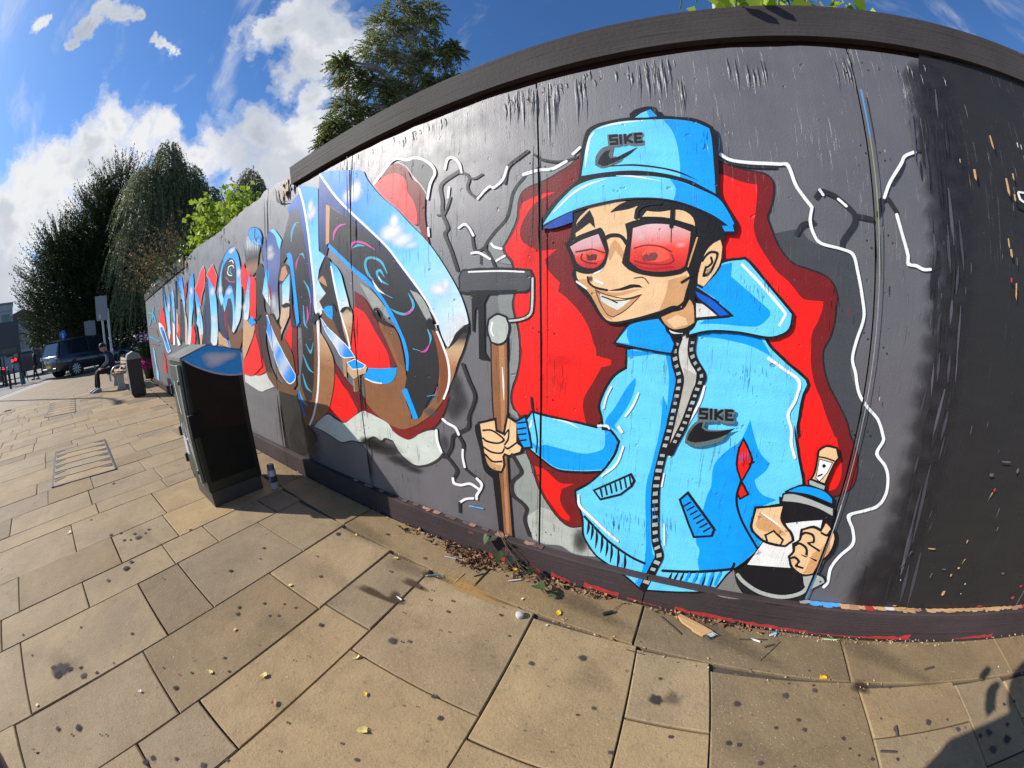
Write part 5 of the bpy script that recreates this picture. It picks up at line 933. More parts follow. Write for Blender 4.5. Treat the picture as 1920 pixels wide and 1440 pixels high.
["painted_lettering","sky_paint","p",23,[-5675,1813,-5562,1777,-5433,1669,-5423,1537,-5360,1427,-5376,1239,-5563,1084,-5586,1146,-5594,1305,-5704,1371,-5592,1512,-5651,1664],{"gr":[[-5481,1888,-5505,1206],[[0,89],[0.3,90],[0.6,91],[0.85,92],[1,93]]]}],
["painted_lettering","brown_paint","p",163,[-5557,1207,-5381,1227,-5516,1072,-5617,1084],{}],
["painted_lettering","sky_paint","p",23,[-6485,1083,-6250,1394,-6118,1625,-6066,1882,-5908,2018,-5717,2091,-5695,1915,-5799,1651,-6004,1435,-6120,1256,-6279,1083],{"gr":[[-5817,2195,-6285,1192],[[0,89],[0.3,90],[0.6,91],[0.85,92],[1,93]]]}],
["painted_lettering","red_paint","p",164,[-6462,1927,-6091,2042,-6201,1871,-6376,1754],{}],
["painted_lettering","red_paint","p",9,[-6246,1083,-6051,1333,-5917,1354,-5829,1224,-5961,1084],{}],
["painted_lettering","blue_stripe","p",165,[-6898,2167,-6552,2147,-6475,2011,-6395,1701,-6473,1597,-6650,1807,-6822,1997],{"gr":[[-6702,2154,-6502,1613],[[0,166],[0.6,167],[1,168]]]}],
["painted_lettering","brown_paint","p",169,[-6613,1705,-6438,1594,-6350,1398,-6493,1069,-6704,1083,-6574,1379],{}],
["painted_lettering","black_paint","p",170,[-6660,1780,-6521,1656,-6524,1405,-6704,1083,-6971,1157,-6824,1490],{}],
["painted_lettering","sky_paint","p",171,[-7578,1991,-7368,2046,-7331,1779,-7374,1503,-7517,1416,-7555,1608],{}],
["painted_lettering","sky_paint","p",23,[-8371,2180,-8315,1897,-8198,1784,-8014,1937,-7815,2032,-7737,1846,-7952,1533,-8026,1251,-8318,1151,-8350,1344,-8364,1553,-8463,1839],{"gr":[[-8073,2212,-8267,1220],[[0,89],[0.3,90],[0.6,91],[0.85,92],[1,93]]]}],
["painted_lettering","red_paint","p",9,[-9434,1569,-9004,1790,-8773,1846,-8617,1673,-8487,1401,-8717,1336,-9195,1500],{}],
["painted_lettering","white_line","p",13,[-9586,1566,-9007,1474,-8601,1243,-8259,943,-8745,917,-9154,1195,-9506,1376],{}],
["painted_lettering","blue_stripe","p",24,[-9461,1433,-9034,1438,-8675,1226,-8343,976,-8675,927,-9087,1195],{}],
["painted_lettering","black_paint","p",172,[-9088,1364,-8842,1339,-8638,1118,-8857,1155],{}],
["painted_lettering","red_paint","p",9,[-7274,1437,-6988,1410,-6966,1231,-7136,1159,-7294,1253],{}],
["painted_lettering","brown_paint","p",173,[-7200,1632,-7029,1575,-7171,1311,-7373,1270],{}],
["painted_lettering","sky_paint","p",13,[-7671,1486,-7471,1414,-7650,1066,-7899,1065],{}],
["painted_lettering","white_line","p",13,[-7428,1255,-7221,1159,-7111,1067,-7382,1051],{}],
["painted_lettering","red_paint","p",174,[-8121,1269,-7767,1328,-7901,1132,-8217,1064],{}],
["painted_lettering","red_paint","p",9,[-9522,1180,-9427,964,-9077,759,-9264,440,-9607,499,-9321,711],{}],
["painted_lettering","black_line","l",175,[-8630,2209,-8417,2186,-8654,1925,-8440,1909,-8605,1671,-8394,1661],{}],
["painted_lettering","black_line","l",175,[-7162,2097,-7012,2079,-7248,1741,-7095,1730],{}],
["painted_lettering","black_line","l",175,[-6815,1765,-6678,1753,-6932,1423,-6791,1416,-7147,1129,-6998,1127],{}],
["painted_lettering","black_line","l",175,[-5814,1677,-5712,1670,-5812,1374,-5710,1372,-5773,1095,-5671,1098],{}],
["painted_lettering","black_line","l",175,[-5222,1523,-5137,1518,-5352,1084,-5263,1085],{}],
["painted_lettering","scrawl","l",104,[-11401,1876,-11259,1900,-10539,1780,-10308,1791,-10233,1622,-9985,1620],{}],
["painted_lettering","scrawl","l",104,[-11662,1254,-11486,1285,-9846,1128,-9718,1156],{}],
["painted_lettering","scrawl","l",104,[-11220,1702,-10928,1680,-11523,1601,-11216,1581],{}],
["painted_lettering","scrawl","l",104,[-10470,1918,-10206,1896,-10679,1759,-10405,1741],{}],
["painted_lettering","scrawl","l",176,[-11693,1518,-11588,1544,-10432,1433,-10248,1451,-10071,1283,-9868,1290],{}],
["painted_lettering","scrawl","l",176,[-11473,1090,-11390,1118,-9888,1049,-9825,1073],{}],
["painted_lettering","scrawl","l",177,[-11238,870,-10930,881,-11214,639,-10907,656],{}],
["painted_lettering","scrawl","l",177,[-11151,458,-10846,477,-11267,217,-10956,243],{}],
["painted_lettering","scrawl","l",177,[-11039,326,-10741,348,-11235,31,-10925,61],{}],
["painted_lettering","cloud","b",178,[-4730,1711,-4562,1694,-4749,1633],{"a":0.9}],
["painted_lettering","cloud","b",178,[-4743,1374,-4554,1365,-4776,1282],{"a":0.9}],
["painted_lettering","cloud","b",178,[-4391,1695,-4262,1681,-4405,1631],{"a":0.9}],
["painted_lettering","cloud","b",178,[-3729,1789,-3645,1777,-3739,1714],{"a":0.9}],
["painted_lettering","cloud","b",178,[-4069,1641,-3908,1624,-4079,1591],{"a":0.9}],
["painted_lettering","cloud","b",178,[-3605,1440,-3512,1433,-3619,1375],{"a":0.9}],
["painted_lettering","cloud","b",178,[-5891,1837,-5704,1817,-5920,1743],{"a":0.9}],
["painted_lettering","cloud","b",178,[-5504,1531,-5338,1520,-5538,1441],{"a":0.9}],
["painted_lettering","cloud","b",178,[-7933,1764,-7714,1747,-7997,1641],{"a":0.9}],
["painted_lettering","cloud","b",178,[-3756,1468,-3670,1461,-3771,1402],{"a":0.9}],
["painted_lettering","cloud","b",178,[-3931,2046,-3750,2012,-3933,2007],{"a":0.9}],
["painted_lettering","black_paint","p",78,[-2297,1260,-2274,1291,-2232,1306,-2198,1317,-2201,1270,-2241,1262,-2276,1227],{}],
["painted_lettering","black_paint","p",78,[-1939,1302,-1915,1324,-1875,1331,-1838,1326,-1819,1293,-1848,1315,-1882,1322,-1917,1301],{}],
["painted_lettering","black_paint","p",78,[-3027,1349,-2939,1344,-2899,1300,-2850,1255,-2813,1232,-2792,1263,-2827,1213,-2888,1256,-2945,1313],{}],
["painted_lettering","black_paint","p",78,[-1620,1271,-1593,1308,-1569,1284,-1550,1254,-1506,1234,-1474,1222,-1449,1200,-1486,1208,-1530,1220,-1569,1236,-1586,1270],{}],
["painted_lettering","black_paint","p",78,[-1195,1227,-1178,1240,-1157,1230,-1150,1200,-1136,1184,-1164,1184,-1188,1200],{}],
["painted_lettering","black_paint","p",78,[-2778,1402,-2724,1407,-2682,1397,-2633,1412,-2641,1388,-2691,1382,-2751,1383],{}],
["painted_lettering","black_paint","p",78,[-2526,1239,-2498,1253,-2476,1233,-2484,1213],{}],
["painted_lettering","black_paint","p",78,[-2032,1375,-1997,1339,-1976,1312,-2006,1322],{}],
["painted_lettering","black_paint","p",78,[-2752,1381,-2707,1412,-2644,1411,-2707,1392],{}],
["painted_lettering","black_paint","p",78,[-3416,1312,-3273,1353,-3211,1346,-3304,1307],{}],
["board_splits","split","l",179,[-1847,2270,-1842,2268,-1841,2108,-1826,2104,-1831,1951,-1816,1948,-1819,1831,-1816,1831],{}],
["board_splits","split","l",179,[-1768,1853,-1762,1852,-1774,1773,-1757,1770,-1767,1707,-1763,1706],{}],
["board_splits","split","l",179,[-1811,2230,-1808,2230,-1801,2096,-1795,2094,-1786,1940,-1785,1940],{}],
["board_splits","split","l",179,[-1746,2244,-1743,2243,-1745,2182,-1742,2182],{}],
["board_splits","split","l",179,[-1785,1278,-1780,1278,-1810,1133,-1797,1134,-1804,1068,-1801,1069],{}],
["board_splits","split","l",179,[-1773,913,-1766,914,-1784,803,-1764,807,-1774,659,-1769,660],{}],
["board_splits","split","l",179,[-1786,497,-1779,499,-1804,305,-1784,312,-1809,126,-1804,128],{}],
["board_splits","split","l",179,[-1861,796,-1857,797,-1835,738,-1832,739],{}],
["board_splits","split","l",179,[-582,2194,-578,2193,-587,2142,-577,2139,-592,2065,-581,2062,-593,1977,-590,1977],{}],
["board_splits","split","l",179,[-601,1955,-599,1954,-608,1848,-601,1846,-607,1739,-601,1738,-615,1590,-609,1589,-608,1515,-607,1515],{}],
["board_splits","split","l",179,[-572,1841,-570,1840,-579,1556,-572,1556,-581,1094,-579,1094],{}],
["board_splits","split","l",179,[-551,1972,-550,1971,-556,1908,-555,1908],{}],
["board_splits","split","l",179,[-574,2173,-573,2173,-565,2118,-564,2118],{}],
["board_splits","split","l",179,[-582,1181,-580,1181,-586,940,-579,940,-582,681,-581,681],{}],
["board_splits","split","l",179,[-644,985,-643,985,-649,925,-648,925],{}],
["board_splits","split","l",179,[-631,897,-629,898,-625,851,-623,851],{}],
["board_splits","split","l",179,[-571,719,-569,719,-565,629,-564,629],{}],
["board_splits","split","l",179,[-589,643,-586,643,-593,386,-586,387,-592,126,-590,126],{}],
["board_splits","split","l",179,[-3076,2337,-3067,2334,-3056,2128,-3031,2122,-3039,1895,-3033,1894],{}],
["board_splits","split","l",179,[-3000,2322,-2994,2321,-2995,2190,-2991,2189],{}],
["board_splits","split","l",179,[-2850,2354,-2836,2351,-2800,2226,-2769,2235,-2612,2180,-2612,2185],{}],
["board_splits","split","l",179,[-2881,2357,-2872,2353,-2885,2312,-2878,2310],{}],
["board_splits","split","l",179,[-4374,2322,-4363,2320,-4322,2180,-4315,2179],{}],
["board_splits","split","l",179,[-3930,2212,-3924,2211,-3805,2085,-3800,2085],{}],
["board_splits","split","l",179,[-3563,2028,-3553,2027,-3542,1922,-3535,1921],{}],
["board_splits","split","l",179,[-3050,649,-3036,651,-3079,443,-3038,451,-3109,75,-3099,79],{}],
["board_splits","split","l",179,[-3152,432,-3143,434,-3196,232,-3189,234],{}],
["board_splits","split","l",179,[97,1999,98,1999,92,1921,93,1921],{}],
["board_splits","split","l",179,[633,1028,634,1028,623,900,627,900,630,663,634,663,637,428,641,427,638,121,639,120],{}],
["board_splits","split","l",179,[621,1686,622,1687,625,1518,629,1519,631,1433,632,1433],{}],
["board_splits","split","l",179,[490,1439,491,1439,495,1380,495,1380],{}],
["board_splits","split","l",179,[333,1114,334,1114,339,1061,340,1061],{}],
["wall_paint","brush_streak","l",180,[954,1076,958,1075,943,988,956,986,946,896,949,896],{}],
["wall_paint","brush_streak","l",181,[906,796,909,795,904,761,913,760,910,725,912,724],{}],
["wall_paint","brush_streak","l",181,[923,612,927,612,924,570,936,568,935,525,938,524],{}],
["wall_paint","brush_streak","l",181,[874,1427,878,1427,866,1339,878,1339,871,1250,874,1250],{}],
["wall_paint","brush_streak","l",181,[888,2017,893,2019,875,1947,889,1951,874,1882,878,1883],{}],
["wall_paint","brush_streak","l",181,[950,2163,952,2164,927,2042,934,2044,916,1930,917,1930],{}],
["wall_paint","brush_streak","l",180,[861,1582,866,1583,866,1493,879,1495,884,1406,887,1407],{}],
["wall_paint","brush_streak","l",181,[1017,962,1020,961,1014,862,1023,861,1022,758,1025,757],{}],
["wall_paint","brush_streak","l",181,[833,1834,836,1835,828,1799,838,1801,831,1766,833,1767],{}],
["wall_paint","brush_streak","l",181,[936,2164,940,2166,919,2098,933,2101,914,2036,918,2037],{}],
["wall_paint","brush_streak","l",180,[894,1309,896,1310,892,1248,899,1249,898,1187,899,1187],{}],
["wall_paint","brush_streak","l",181,[1073,467,1077,466,1084,394,1096,392,1107,316,1110,316],{}],
["wall_paint","brush_streak","l",181,[901,1413,905,1413,894,1326,905,1326,899,1239,902,1239],{}],
["wall_paint","brush_streak","l",181,[984,1077,989,1077,977,1040,990,1039,979,1002,983,1002],{}],
["wall_paint","brush_streak","l",181,[925,1343,928,1343,922,1253,931,1253,930,1162,932,1162],{}],
["wall_paint","brush_streak","l",181,[986,1135,989,1135,989,1081,998,1081,1000,1026,1002,1026],{}],
["wall_paint","brush_streak","l",181,[1001,370,1003,369,1019,275,1027,274,1047,174,1049,174],{}],
["wall_paint","brush_streak","l",182,[936,1656,939,1657,936,1622,942,1623,941,1589,942,1589],{}],
["wall_paint","brush_streak","l",180,[866,2002,870,2003,853,1913,864,1916,852,1830,854,1830],{}],
["wall_paint","brush_streak","l",181,[929,2007,934,2008,914,1898,926,1901,912,1797,915,1798],{}],
["wall_paint","brush_streak","l",181,[882,1535,887,1535,870,1460,884,1461,870,1387,874,1387],{}],
["wall_paint","brush_streak","l",181,[968,1050,973,1050,960,997,974,995,963,942,967,941],{}],
["wall_paint","brush_streak","l",181,[888,1170,890,1170,894,1078,900,1078,909,984,911,984],{}],
["wall_paint","brush_streak","l",181,[856,1483,860,1483,847,1426,860,1427,849,1370,852,1370],{}],
["wall_paint","brush_streak","l",182,[874,1073,877,1073,866,1006,875,1005,866,937,868,937],{}],
["wall_paint","brush_streak","l",181,[891,1624,896,1625,889,1586,903,1589,898,1550,901,1550],{}],
["wall_paint","brush_streak","l",181,[1046,417,1048,416,1063,326,1070,325,1089,230,1091,229],{}],
["wall_paint","brush_streak","l",181,[947,1664,952,1664,949,1573,961,1575,964,1485,967,1486],{}],
["wall_paint","brush_streak","l",182,[968,802,972,802,970,716,981,714,983,625,986,625],{}],
["wall_paint","brush_streak","l",182,[986,999,991,999,980,950,994,949,984,900,988,899],{}],
["wall_paint","brush_streak","l",181,[873,1540,877,1540,860,1451,872,1452,860,1364,862,1364],{}],
["wall_paint","brush_streak","l",182,[871,1563,874,1563,863,1515,871,1515,861,1467,863,1467],{}],
["wall_paint","brush_streak","l",181,[962,1040,966,1039,953,948,966,947,957,853,961,853],{}],
["wall_paint","brush_streak","l",180,[969,612,973,612,984,487,995,486,1014,351,1017,351],{}],
["wall_paint","brush_streak","l",181,[929,1847,933,1848,921,1746,933,1748,927,1649,930,1650],{}],
["wall_paint","brush_streak","l",182,[998,907,1001,907,996,864,1004,863,1001,820,1003,820],{}],
["wall_paint","brush_streak","l",180,[987,1198,990,1198,989,1151,995,1151,996,1104,998,1104],{}],
["wall_paint","brush_streak","l",180,[941,1380,945,1380,935,1337,949,1338,940,1295,943,1295],{}],
["wall_paint","brush_streak","l",181,[847,355,852,354,868,218,883,215,908,66,912,65],{}],
["wall_paint","brush_streak","l",181,[926,1310,929,1310,923,1253,934,1253,929,1196,932,1196],{}],
["wall_paint","brush_streak","l",181,[830,2008,833,2009,819,1917,826,1919,816,1831,818,1832],{}],
["wall_paint","brush_streak","l",182,[1071,436,1077,435,1095,309,1112,306,1138,167,1143,166],{}],
["wall_paint","brush_streak","l",182,[906,1195,910,1196,904,1147,918,1147,914,1099,917,1099],{}],
["wall_paint","brush_streak","l",182,[958,717,961,716,965,613,975,612,985,503,987,503],{}],
["wall_paint","brush_streak","l",181,[869,1855,871,1856,864,1789,870,1790,865,1725,867,1726],{}],
["wall_paint","brush_streak","l",181,[958,1993,961,1994,946,1906,954,1908,943,1825,945,1825],{}],
["wall_paint","brush_streak","l",182,[988,513,991,512,996,446,1006,444,1014,374,1017,374],{}],
["wall_paint","brush_streak","l",182,[1041,376,1047,375,1057,286,1074,283,1088,189,1092,188],{}],
["wall_paint","brush_streak","l",182,[994,519,997,519,1002,459,1010,457,1017,395,1019,394],{}],
["wall_paint","brush_streak","l",180,[966,2136,970,2137,952,2074,962,2076,947,2015,949,2016],{}],
["wall_paint","brush_streak","l",181,[914,1926,918,1928,905,1860,917,1863,906,1797,909,1798],{}],
["wall_paint","brush_streak","l",181,[905,696,910,696,908,618,922,616,924,534,928,534],{}],
["wall_paint","brush_streak","l",181,[908,785,913,784,906,732,921,730,916,676,920,676],{}],
["wall_paint","brush_streak","l",180,[921,1624,923,1625,924,1563,929,1564,932,1503,934,1503],{}],
["wall_paint","brush_streak","l",180,[865,1911,868,1912,856,1825,865,1827,858,1743,860,1744],{}],
["wall_paint","brush_streak","l",181,[952,1514,954,1515,943,1444,950,1445,941,1375,943,1375],{}],
["wall_paint","brush_streak","l",180,[981,1360,984,1361,978,1270,987,1270,985,1179,988,1179],{}],
["wall_paint","brush_streak","l",182,[975,740,980,739,979,649,993,647,997,552,1001,551],{}],
["wall_paint","brush_streak","l",182,[983,673,987,672,991,579,1002,577,1011,479,1014,478],{}],
["wall_paint","brush_streak","l",182,[902,829,906,829,899,799,911,797,905,767,908,767],{}],
["wall_paint","brush_streak","l",182,[891,1323,896,1323,886,1284,900,1285,892,1246,896,1246],{}],
["wall_paint","brush_streak","l",181,[920,1217,924,1217,920,1151,932,1151,931,1084,934,1084],{}],
["wall_paint","brush_streak","l",182,[851,1660,855,1660,849,1627,860,1629,855,1596,858,1597],{}],
["wall_paint","brush_streak","l",181,[968,367,973,366,988,252,1003,250,1024,126,1028,125],{}],
["wall_paint","brush_streak","l",180,[938,1754,943,1755,935,1655,949,1658,947,1560,950,1561],{}],
["wall_paint","brush_streak","l",181,[948,929,952,929,944,886,956,884,949,841,952,840],{}],
["wall_paint","brush_streak","l",180,[834,2018,837,2019,823,1940,830,1942,820,1866,822,1866],{}],
["wall_paint","brush_streak","l",180,[887,1158,890,1158,889,1102,898,1102,899,1045,901,1045],{}],
["wall_paint","brush_streak","l",182,[916,1588,921,1589,918,1525,931,1528,931,1465,934,1466],{}],
["wall_paint","brush_streak","l",182,[861,1888,866,1889,853,1813,866,1816,856,1742,859,1743],{}],
["wall_paint","brush_streak","l",182,[952,1191,956,1192,951,1145,964,1146,960,1099,963,1099],{}],
["wall_paint","brush_streak","l",182,[973,1648,978,1649,976,1562,988,1564,990,1479,993,1479],{}],
["wall_paint","brush_streak","l",181,[907,1820,911,1821,901,1741,912,1743,907,1666,909,1666],{}],
["wall_paint","brush_streak","l",181,[856,1975,861,1976,845,1895,857,1898,845,1820,848,1821],{}],
["wall_paint","brush_streak","l",181,[894,1310,898,1310,892,1226,903,1227,901,1142,904,1142],{}],
["wall_paint","brush_streak","l",180,[831,2044,835,2045,815,1932,826,1935,812,1828,815,1828],{}],
["wall_paint","brush_streak","l",181,[974,2009,979,2010,961,1936,973,1939,960,1867,963,1867],{}],
["wall_paint","brush_streak","l",182,[964,1491,968,1491,955,1443,968,1444,957,1395,960,1395],{}],
["wall_paint","brush_streak","l",181,[948,1485,952,1486,940,1432,951,1433,941,1380,944,1380],{}],
["wall_paint","brush_streak","l",180,[1005,411,1010,410,1009,370,1023,368,1023,326,1027,325],{}],
["board_splits","split","l",183,[186,1076,187,1076,185,1070,187,1069,185,1063,185,1063],{}],
["board_splits","split","l",183,[137,1074,137,1074,136,1068,138,1068,140,1062,140,1063],{}],
["board_splits","split","l",183,[162,1069,163,1069,161,1061,163,1061,162,1054,162,1054],{}],
["board_splits","split","l",183,[144,1046,145,1046,144,1037,145,1037,145,1029,145,1029],{}],
["board_splits","split","l",183,[194,1066,195,1066,193,1051,195,1051,200,1037,200,1037],{}],
["board_splits","split","l",183,[250,1101,250,1101,251,1083,253,1084,256,1066,257,1066],{}],
["board_splits","split","l",183,[182,1100,183,1100,184,1082,186,1082,184,1063,184,1063],{}],
["board_splits","split","l",183,[226,1083,226,1083,225,1076,227,1076,230,1069,230,1069],{}],
["board_splits","split","l",183,[185,1057,186,1057,187,1046,188,1046,189,1035,189,1035],{}],
["board_splits","split","l",183,[206,1048,206,1048,208,1024,210,1025,211,1001,211,1001],{}],
["board_splits","split","l",183,[231,793,231,793,233,771,235,771,236,749,236,749],{}],
["board_splits","split","l",183,[260,800,261,800,259,787,262,787,262,774,263,774],{}],
["board_splits","split","l",183,[137,777,138,777,137,769,139,769,137,762,137,762],{}],
["board_splits","split","l",183,[245,784,246,784,246,769,248,769,248,754,248,754],{}],
["board_splits","split","l",183,[239,799,240,799,241,783,242,783,245,766,245,766],{}],
["board_splits","split","l",183,[215,773,215,774,218,756,221,757,221,739,222,739],{}],
["board_splits","split","l",183,[221,785,222,785,223,768,225,768,227,750,228,751],{}],
["board_splits","split","l",183,[171,834,172,834,173,809,176,809,179,784,179,784],{}],
["board_splits","split","l",183,[224,773,225,773,224,760,226,760,230,747,231,748],{}],
["board_splits","split","l",183,[214,771,215,771,214,764,216,763,215,755,215,755],{}],
["board_splits","split","l",183,[193,804,193,804,194,796,196,796,193,789,193,789],{}],
["board_splits","split","l",183,[217,753,218,753,217,744,220,744,219,736,220,736],{}],
["board_splits","split","l",183,[-96,950,-95,951,-94,931,-92,931,-92,912,-92,912],{}],
["board_splits","split","l",183,[-47,979,-47,979,-45,954,-43,954,-42,929,-41,929],{}],
["board_splits","split","l",183,[-50,962,-50,962,-52,953,-50,953,-51,945,-50,945],{}],
["board_splits","split","l",183,[-64,953,-64,954,-63,946,-61,946,-62,939,-62,939],{}],
["board_splits","split","l",183,[-44,919,-43,919,-42,906,-40,906,-39,893,-38,893],{}],
["board_splits","split","l",183,[-48,882,-47,882,-48,869,-46,869,-48,855,-48,855],{}],
["board_splits","split","l",183,[-220,466,-219,466,-219,455,-217,456,-220,445,-219,445],{}],
["board_splits","split","l",183,[-318,376,-317,376,-318,345,-315,345,-314,314,-313,314],{}],
["board_splits","split","l",183,[-277,402,-276,402,-274,382,-272,383,-270,363,-269,363],{}],
["board_splits","split","l",183,[-196,437,-196,437,-194,426,-193,427,-195,415,-194,415],{}],
["board_splits","split","l",183,[-232,422,-232,422,-231,398,-229,399,-225,375,-224,376],{}],
["board_splits","split","l",183,[-233,397,-232,397,-232,383,-229,384,-231,370,-230,370],{}],
["board_splits","split","l",183,[-237,392,-236,392,-234,377,-231,378,-231,363,-231,363],{}],
["board_splits","split","l",183,[-269,432,-268,433,-267,421,-265,421,-267,409,-266,409],{}],
["board_splits","split","l",183,[-232,409,-231,409,-229,382,-226,382,-229,353,-228,353],{}],
["board_splits","split","l",183,[-261,373,-260,373,-258,341,-256,341,-253,309,-252,309],{}],
["board_splits","split","l",183,[-14,454,-13,454,-12,431,-10,431,-7,408,-7,409],{}],
["board_splits","split","l",183,[-20,449,-20,449,-19,432,-17,432,-14,415,-13,415],{}],
["board_splits","split","l",183,[-2,467,-1,467,3,436,5,437,9,405,10,405],{}],
["board_splits","split","l",183,[-38,486,-38,486,-35,464,-33,464,-32,441,-31,442],{}],
["board_splits","split","l",183,[-30,445,-30,445,-28,428,-26,429,-24,412,-23,412],{}],
["board_splits","split","l",183,[-45,363,-44,364,-43,348,-40,349,-43,332,-42,332],{}],
["board_splits","split","l",183,[-77,527,-76,527,-73,498,-70,498,-67,468,-66,469],{}],
["board_splits","split","l",183,[-53,465,-52,465,-50,445,-47,445,-49,423,-48,423],{}],
["board_splits","split","l",183,[192,1363,192,1363,191,1358,193,1358,190,1352,191,1352],{}],
["board_splits","split","l",184,[266,1394,266,1394,265,1378,267,1378,264,1361,265,1361],{}],
["board_splits","split","l",183,[177,1369,177,1369,178,1357,180,1357,176,1345,176,1345],{}],
["board_splits","split","l",183,[215,1320,216,1320,214,1298,216,1298,218,1277,218,1277],{}],
["board_splits","split","l",183,[220,1348,221,1348,221,1332,223,1332,223,1317,224,1317],{}],
["board_splits","split","l",183,[194,1342,194,1342,195,1327,197,1327,194,1312,194,1312],{}],
["board_splits","split","l",183,[161,1398,162,1398,159,1389,161,1389,159,1380,160,1380],{}],
["board_splits","split","l",183,[204,1367,205,1367,204,1358,206,1358,205,1349,206,1349],{}],
["board_splits","split","l",183,[217,1366,217,1367,218,1352,219,1353,220,1338,220,1339],{}],
["board_splits","split","l",183,[240,1389,241,1389,239,1367,242,1367,243,1345,243,1346],{}],
["board_splits","split","l",184,[463,1334,464,1334,462,1325,463,1325,462,1316,462,1316],{}],
["board_splits","split","l",184,[466,1347,467,1347,467,1329,469,1329,470,1310,470,1311],{}],
["board_splits","split","l",184,[458,1414,458,1414,458,1391,460,1392,462,1370,462,1370],{}],
["board_splits","split","l",184,[489,1330,489,1330,488,1321,490,1322,490,1313,490,1313],{}],
["board_splits","split","l",184,[477,1352,478,1352,477,1340,479,1340,478,1327,478,1327],{}],
["board_splits","split","l",184,[450,1355,451,1355,450,1337,453,1338,455,1320,455,1321],{}],
["board_splits","split","l",184,[532,1315,533,1315,532,1298,534,1298,532,1280,533,1280],{}],
["board_splits","split","l",184,[447,1289,448,1289,448,1268,450,1268,449,1246,450,1246],{}],
["board_splits","split","l",184,[456,1394,457,1394,455,1379,458,1379,457,1364,457,1364],{}],
["board_splits","split","l",184,[467,1338,468,1338,467,1325,468,1325,470,1313,470,1313],{}],
["board_splits","split","l",184,[-528,984,-527,984,-526,966,-524,967,-527,949,-526,949],{}],
["board_splits","split","l",184,[-514,1019,-513,1019,-513,1005,-510,1005,-517,990,-516,990],{}],
["board_splits","split","l",184,[-530,1001,-529,1001,-530,988,-528,988,-530,976,-529,976],{}],
["board_splits","split","l",184,[-506,997,-505,997,-506,969,-504,969,-505,941,-505,941],{}],
["board_splits","split","l",184,[-539,869,-538,869,-539,846,-537,846,-541,823,-540,823],{}],
["board_splits","split","l",184,[-521,1067,-520,1067,-520,1047,-517,1047,-519,1028,-519,1028],{}],
["board_splits","split","l",184,[-520,1006,-519,1006,-521,982,-518,983,-516,959,-516,959],{}],
["board_splits","split","l",184,[-501,1037,-500,1038,-500,1009,-498,1009,-497,981,-497,981],{}],
["board_splits","split","l",184,[-520,1065,-520,1065,-519,1038,-516,1038,-522,1009,-521,1009],{}],
["board_splits","split","l",184,[-530,946,-529,946,-530,933,-528,933,-532,919,-532,919],{}],
["board_splits","split","l",183,[43,1886,44,1886,43,1872,45,1872,43,1858,43,1858],{}],
["board_splits","split","l",183,[105,1879,106,1879,103,1853,105,1853,99,1827,100,1827],{}],
["board_splits","split","l",183,[115,1920,116,1920,113,1914,114,1913,113,1907,114,1907],{}],
["board_splits","split","l",183,[57,1919,58,1919,53,1896,56,1896,54,1874,54,1874],{}],
["board_splits","split","l",183,[51,1902,52,1902,51,1893,53,1893,49,1885,50,1885],{}],
["board_splits","split","l",183,[17,1885,17,1885,13,1859,15,1859,13,1833,14,1833],{}],
["board_splits","split","l",183,[-246,440,-245,440,-245,428,-244,429,-242,417,-242,417],{}],
["board_splits","split","l",183,[-170,467,-170,468,-168,447,-166,447,-163,426,-163,427],{}],
["board_splits","split","l",183,[-187,445,-186,445,-186,427,-184,427,-186,408,-186,408],{}],
["board_splits","split","l",183,[-236,425,-235,425,-235,392,-232,392,-230,359,-229,359],{}],
["board_splits","split","l",183,[-77,486,-76,486,-75,453,-72,454,-71,420,-70,420],{}],
["board_splits","split","l",183,[-131,448,-130,448,-128,421,-125,422,-124,394,-124,394],{}],
["board_splits","split","l",183,[-189,422,-188,422,-188,391,-186,392,-183,361,-183,361],{}],
["board_splits","split","l",183,[-203,446,-202,446,-204,426,-201,426,-201,406,-201,406],{}],
["painted_cracks","white_tag","m",185,[1293,1800,1297,1808,1324,1803,1327,1811,1346,1806,1349,1814],{}],
["painted_cracks","white_tag","m",185,[1288,1796,1300,1801,1295,1775,1307,1782,1315,1768,1322,1776,1338,1769,1343,1777],{}],
["painted_cracks","dark_crack","l",15,[1280,1742,1285,1748,1311,1737,1316,1744,1332,1735,1337,1741],{}],
["kickboard_paint","jacket","p",23,[-223,1123,-223,1056,-263,1026,-295,975,-318,909,-308,868,-298,822,-269,817,-231,776,-244,719,-278,654,-337,575,-398,522,-390,476,-360,405,-351,321,-332,280,-284,220,-218,183,-141,140,-74,93,-54,80,-38,89,88,117,176,141,234,163,255,222,275,277,321,337,356,403,374,457,338,474,312,507,311,585,394,615,399,658,456,700,451,717,417,796,388,879,383,913,405,858,390,902,390,935,389,977,393,1020,404,1052,396,1066,321,1118,262,1164,233,1198,154,1214,19,1191,-55,1180,-92,1153],{"o":10.5,"oc":15}],
["kickboard_paint","jacket","p",24,[-94,1137,-75,1132,-58,1085,-45,1014,-43,958,-56,857,-70,826,-87,699,-90,601,-76,431,-49,305,-38,265,-74,92,-92,110,-74,264,-113,575,-103,703,-87,848,-88,971,-69,932,-72,1045],{}],
["kickboard_paint","zip","l",15,[-59,1181,-31,1174,-72,1134,-42,1133,-64,1082,-35,1089,-47,1034,-17,1039,-50,988,-20,985,-65,877,-34,875,-65,868,-35,864,-79,771,-48,767,-91,667,-59,666,-91,581,-58,584,-76,447,-42,455,-58,351,-25,365,-36,290,1,294,-48,228,-13,216,-75,96,-39,84],{}],
["kickboard_paint","zip","q",28,[-33,142,-59,146,-64,124,-37,120],{}],
["kickboard_paint","can_base","p",60,[305,270,317,235,351,199,435,149,517,138,603,148,619,246,668,295,657,326,506,385],{}],
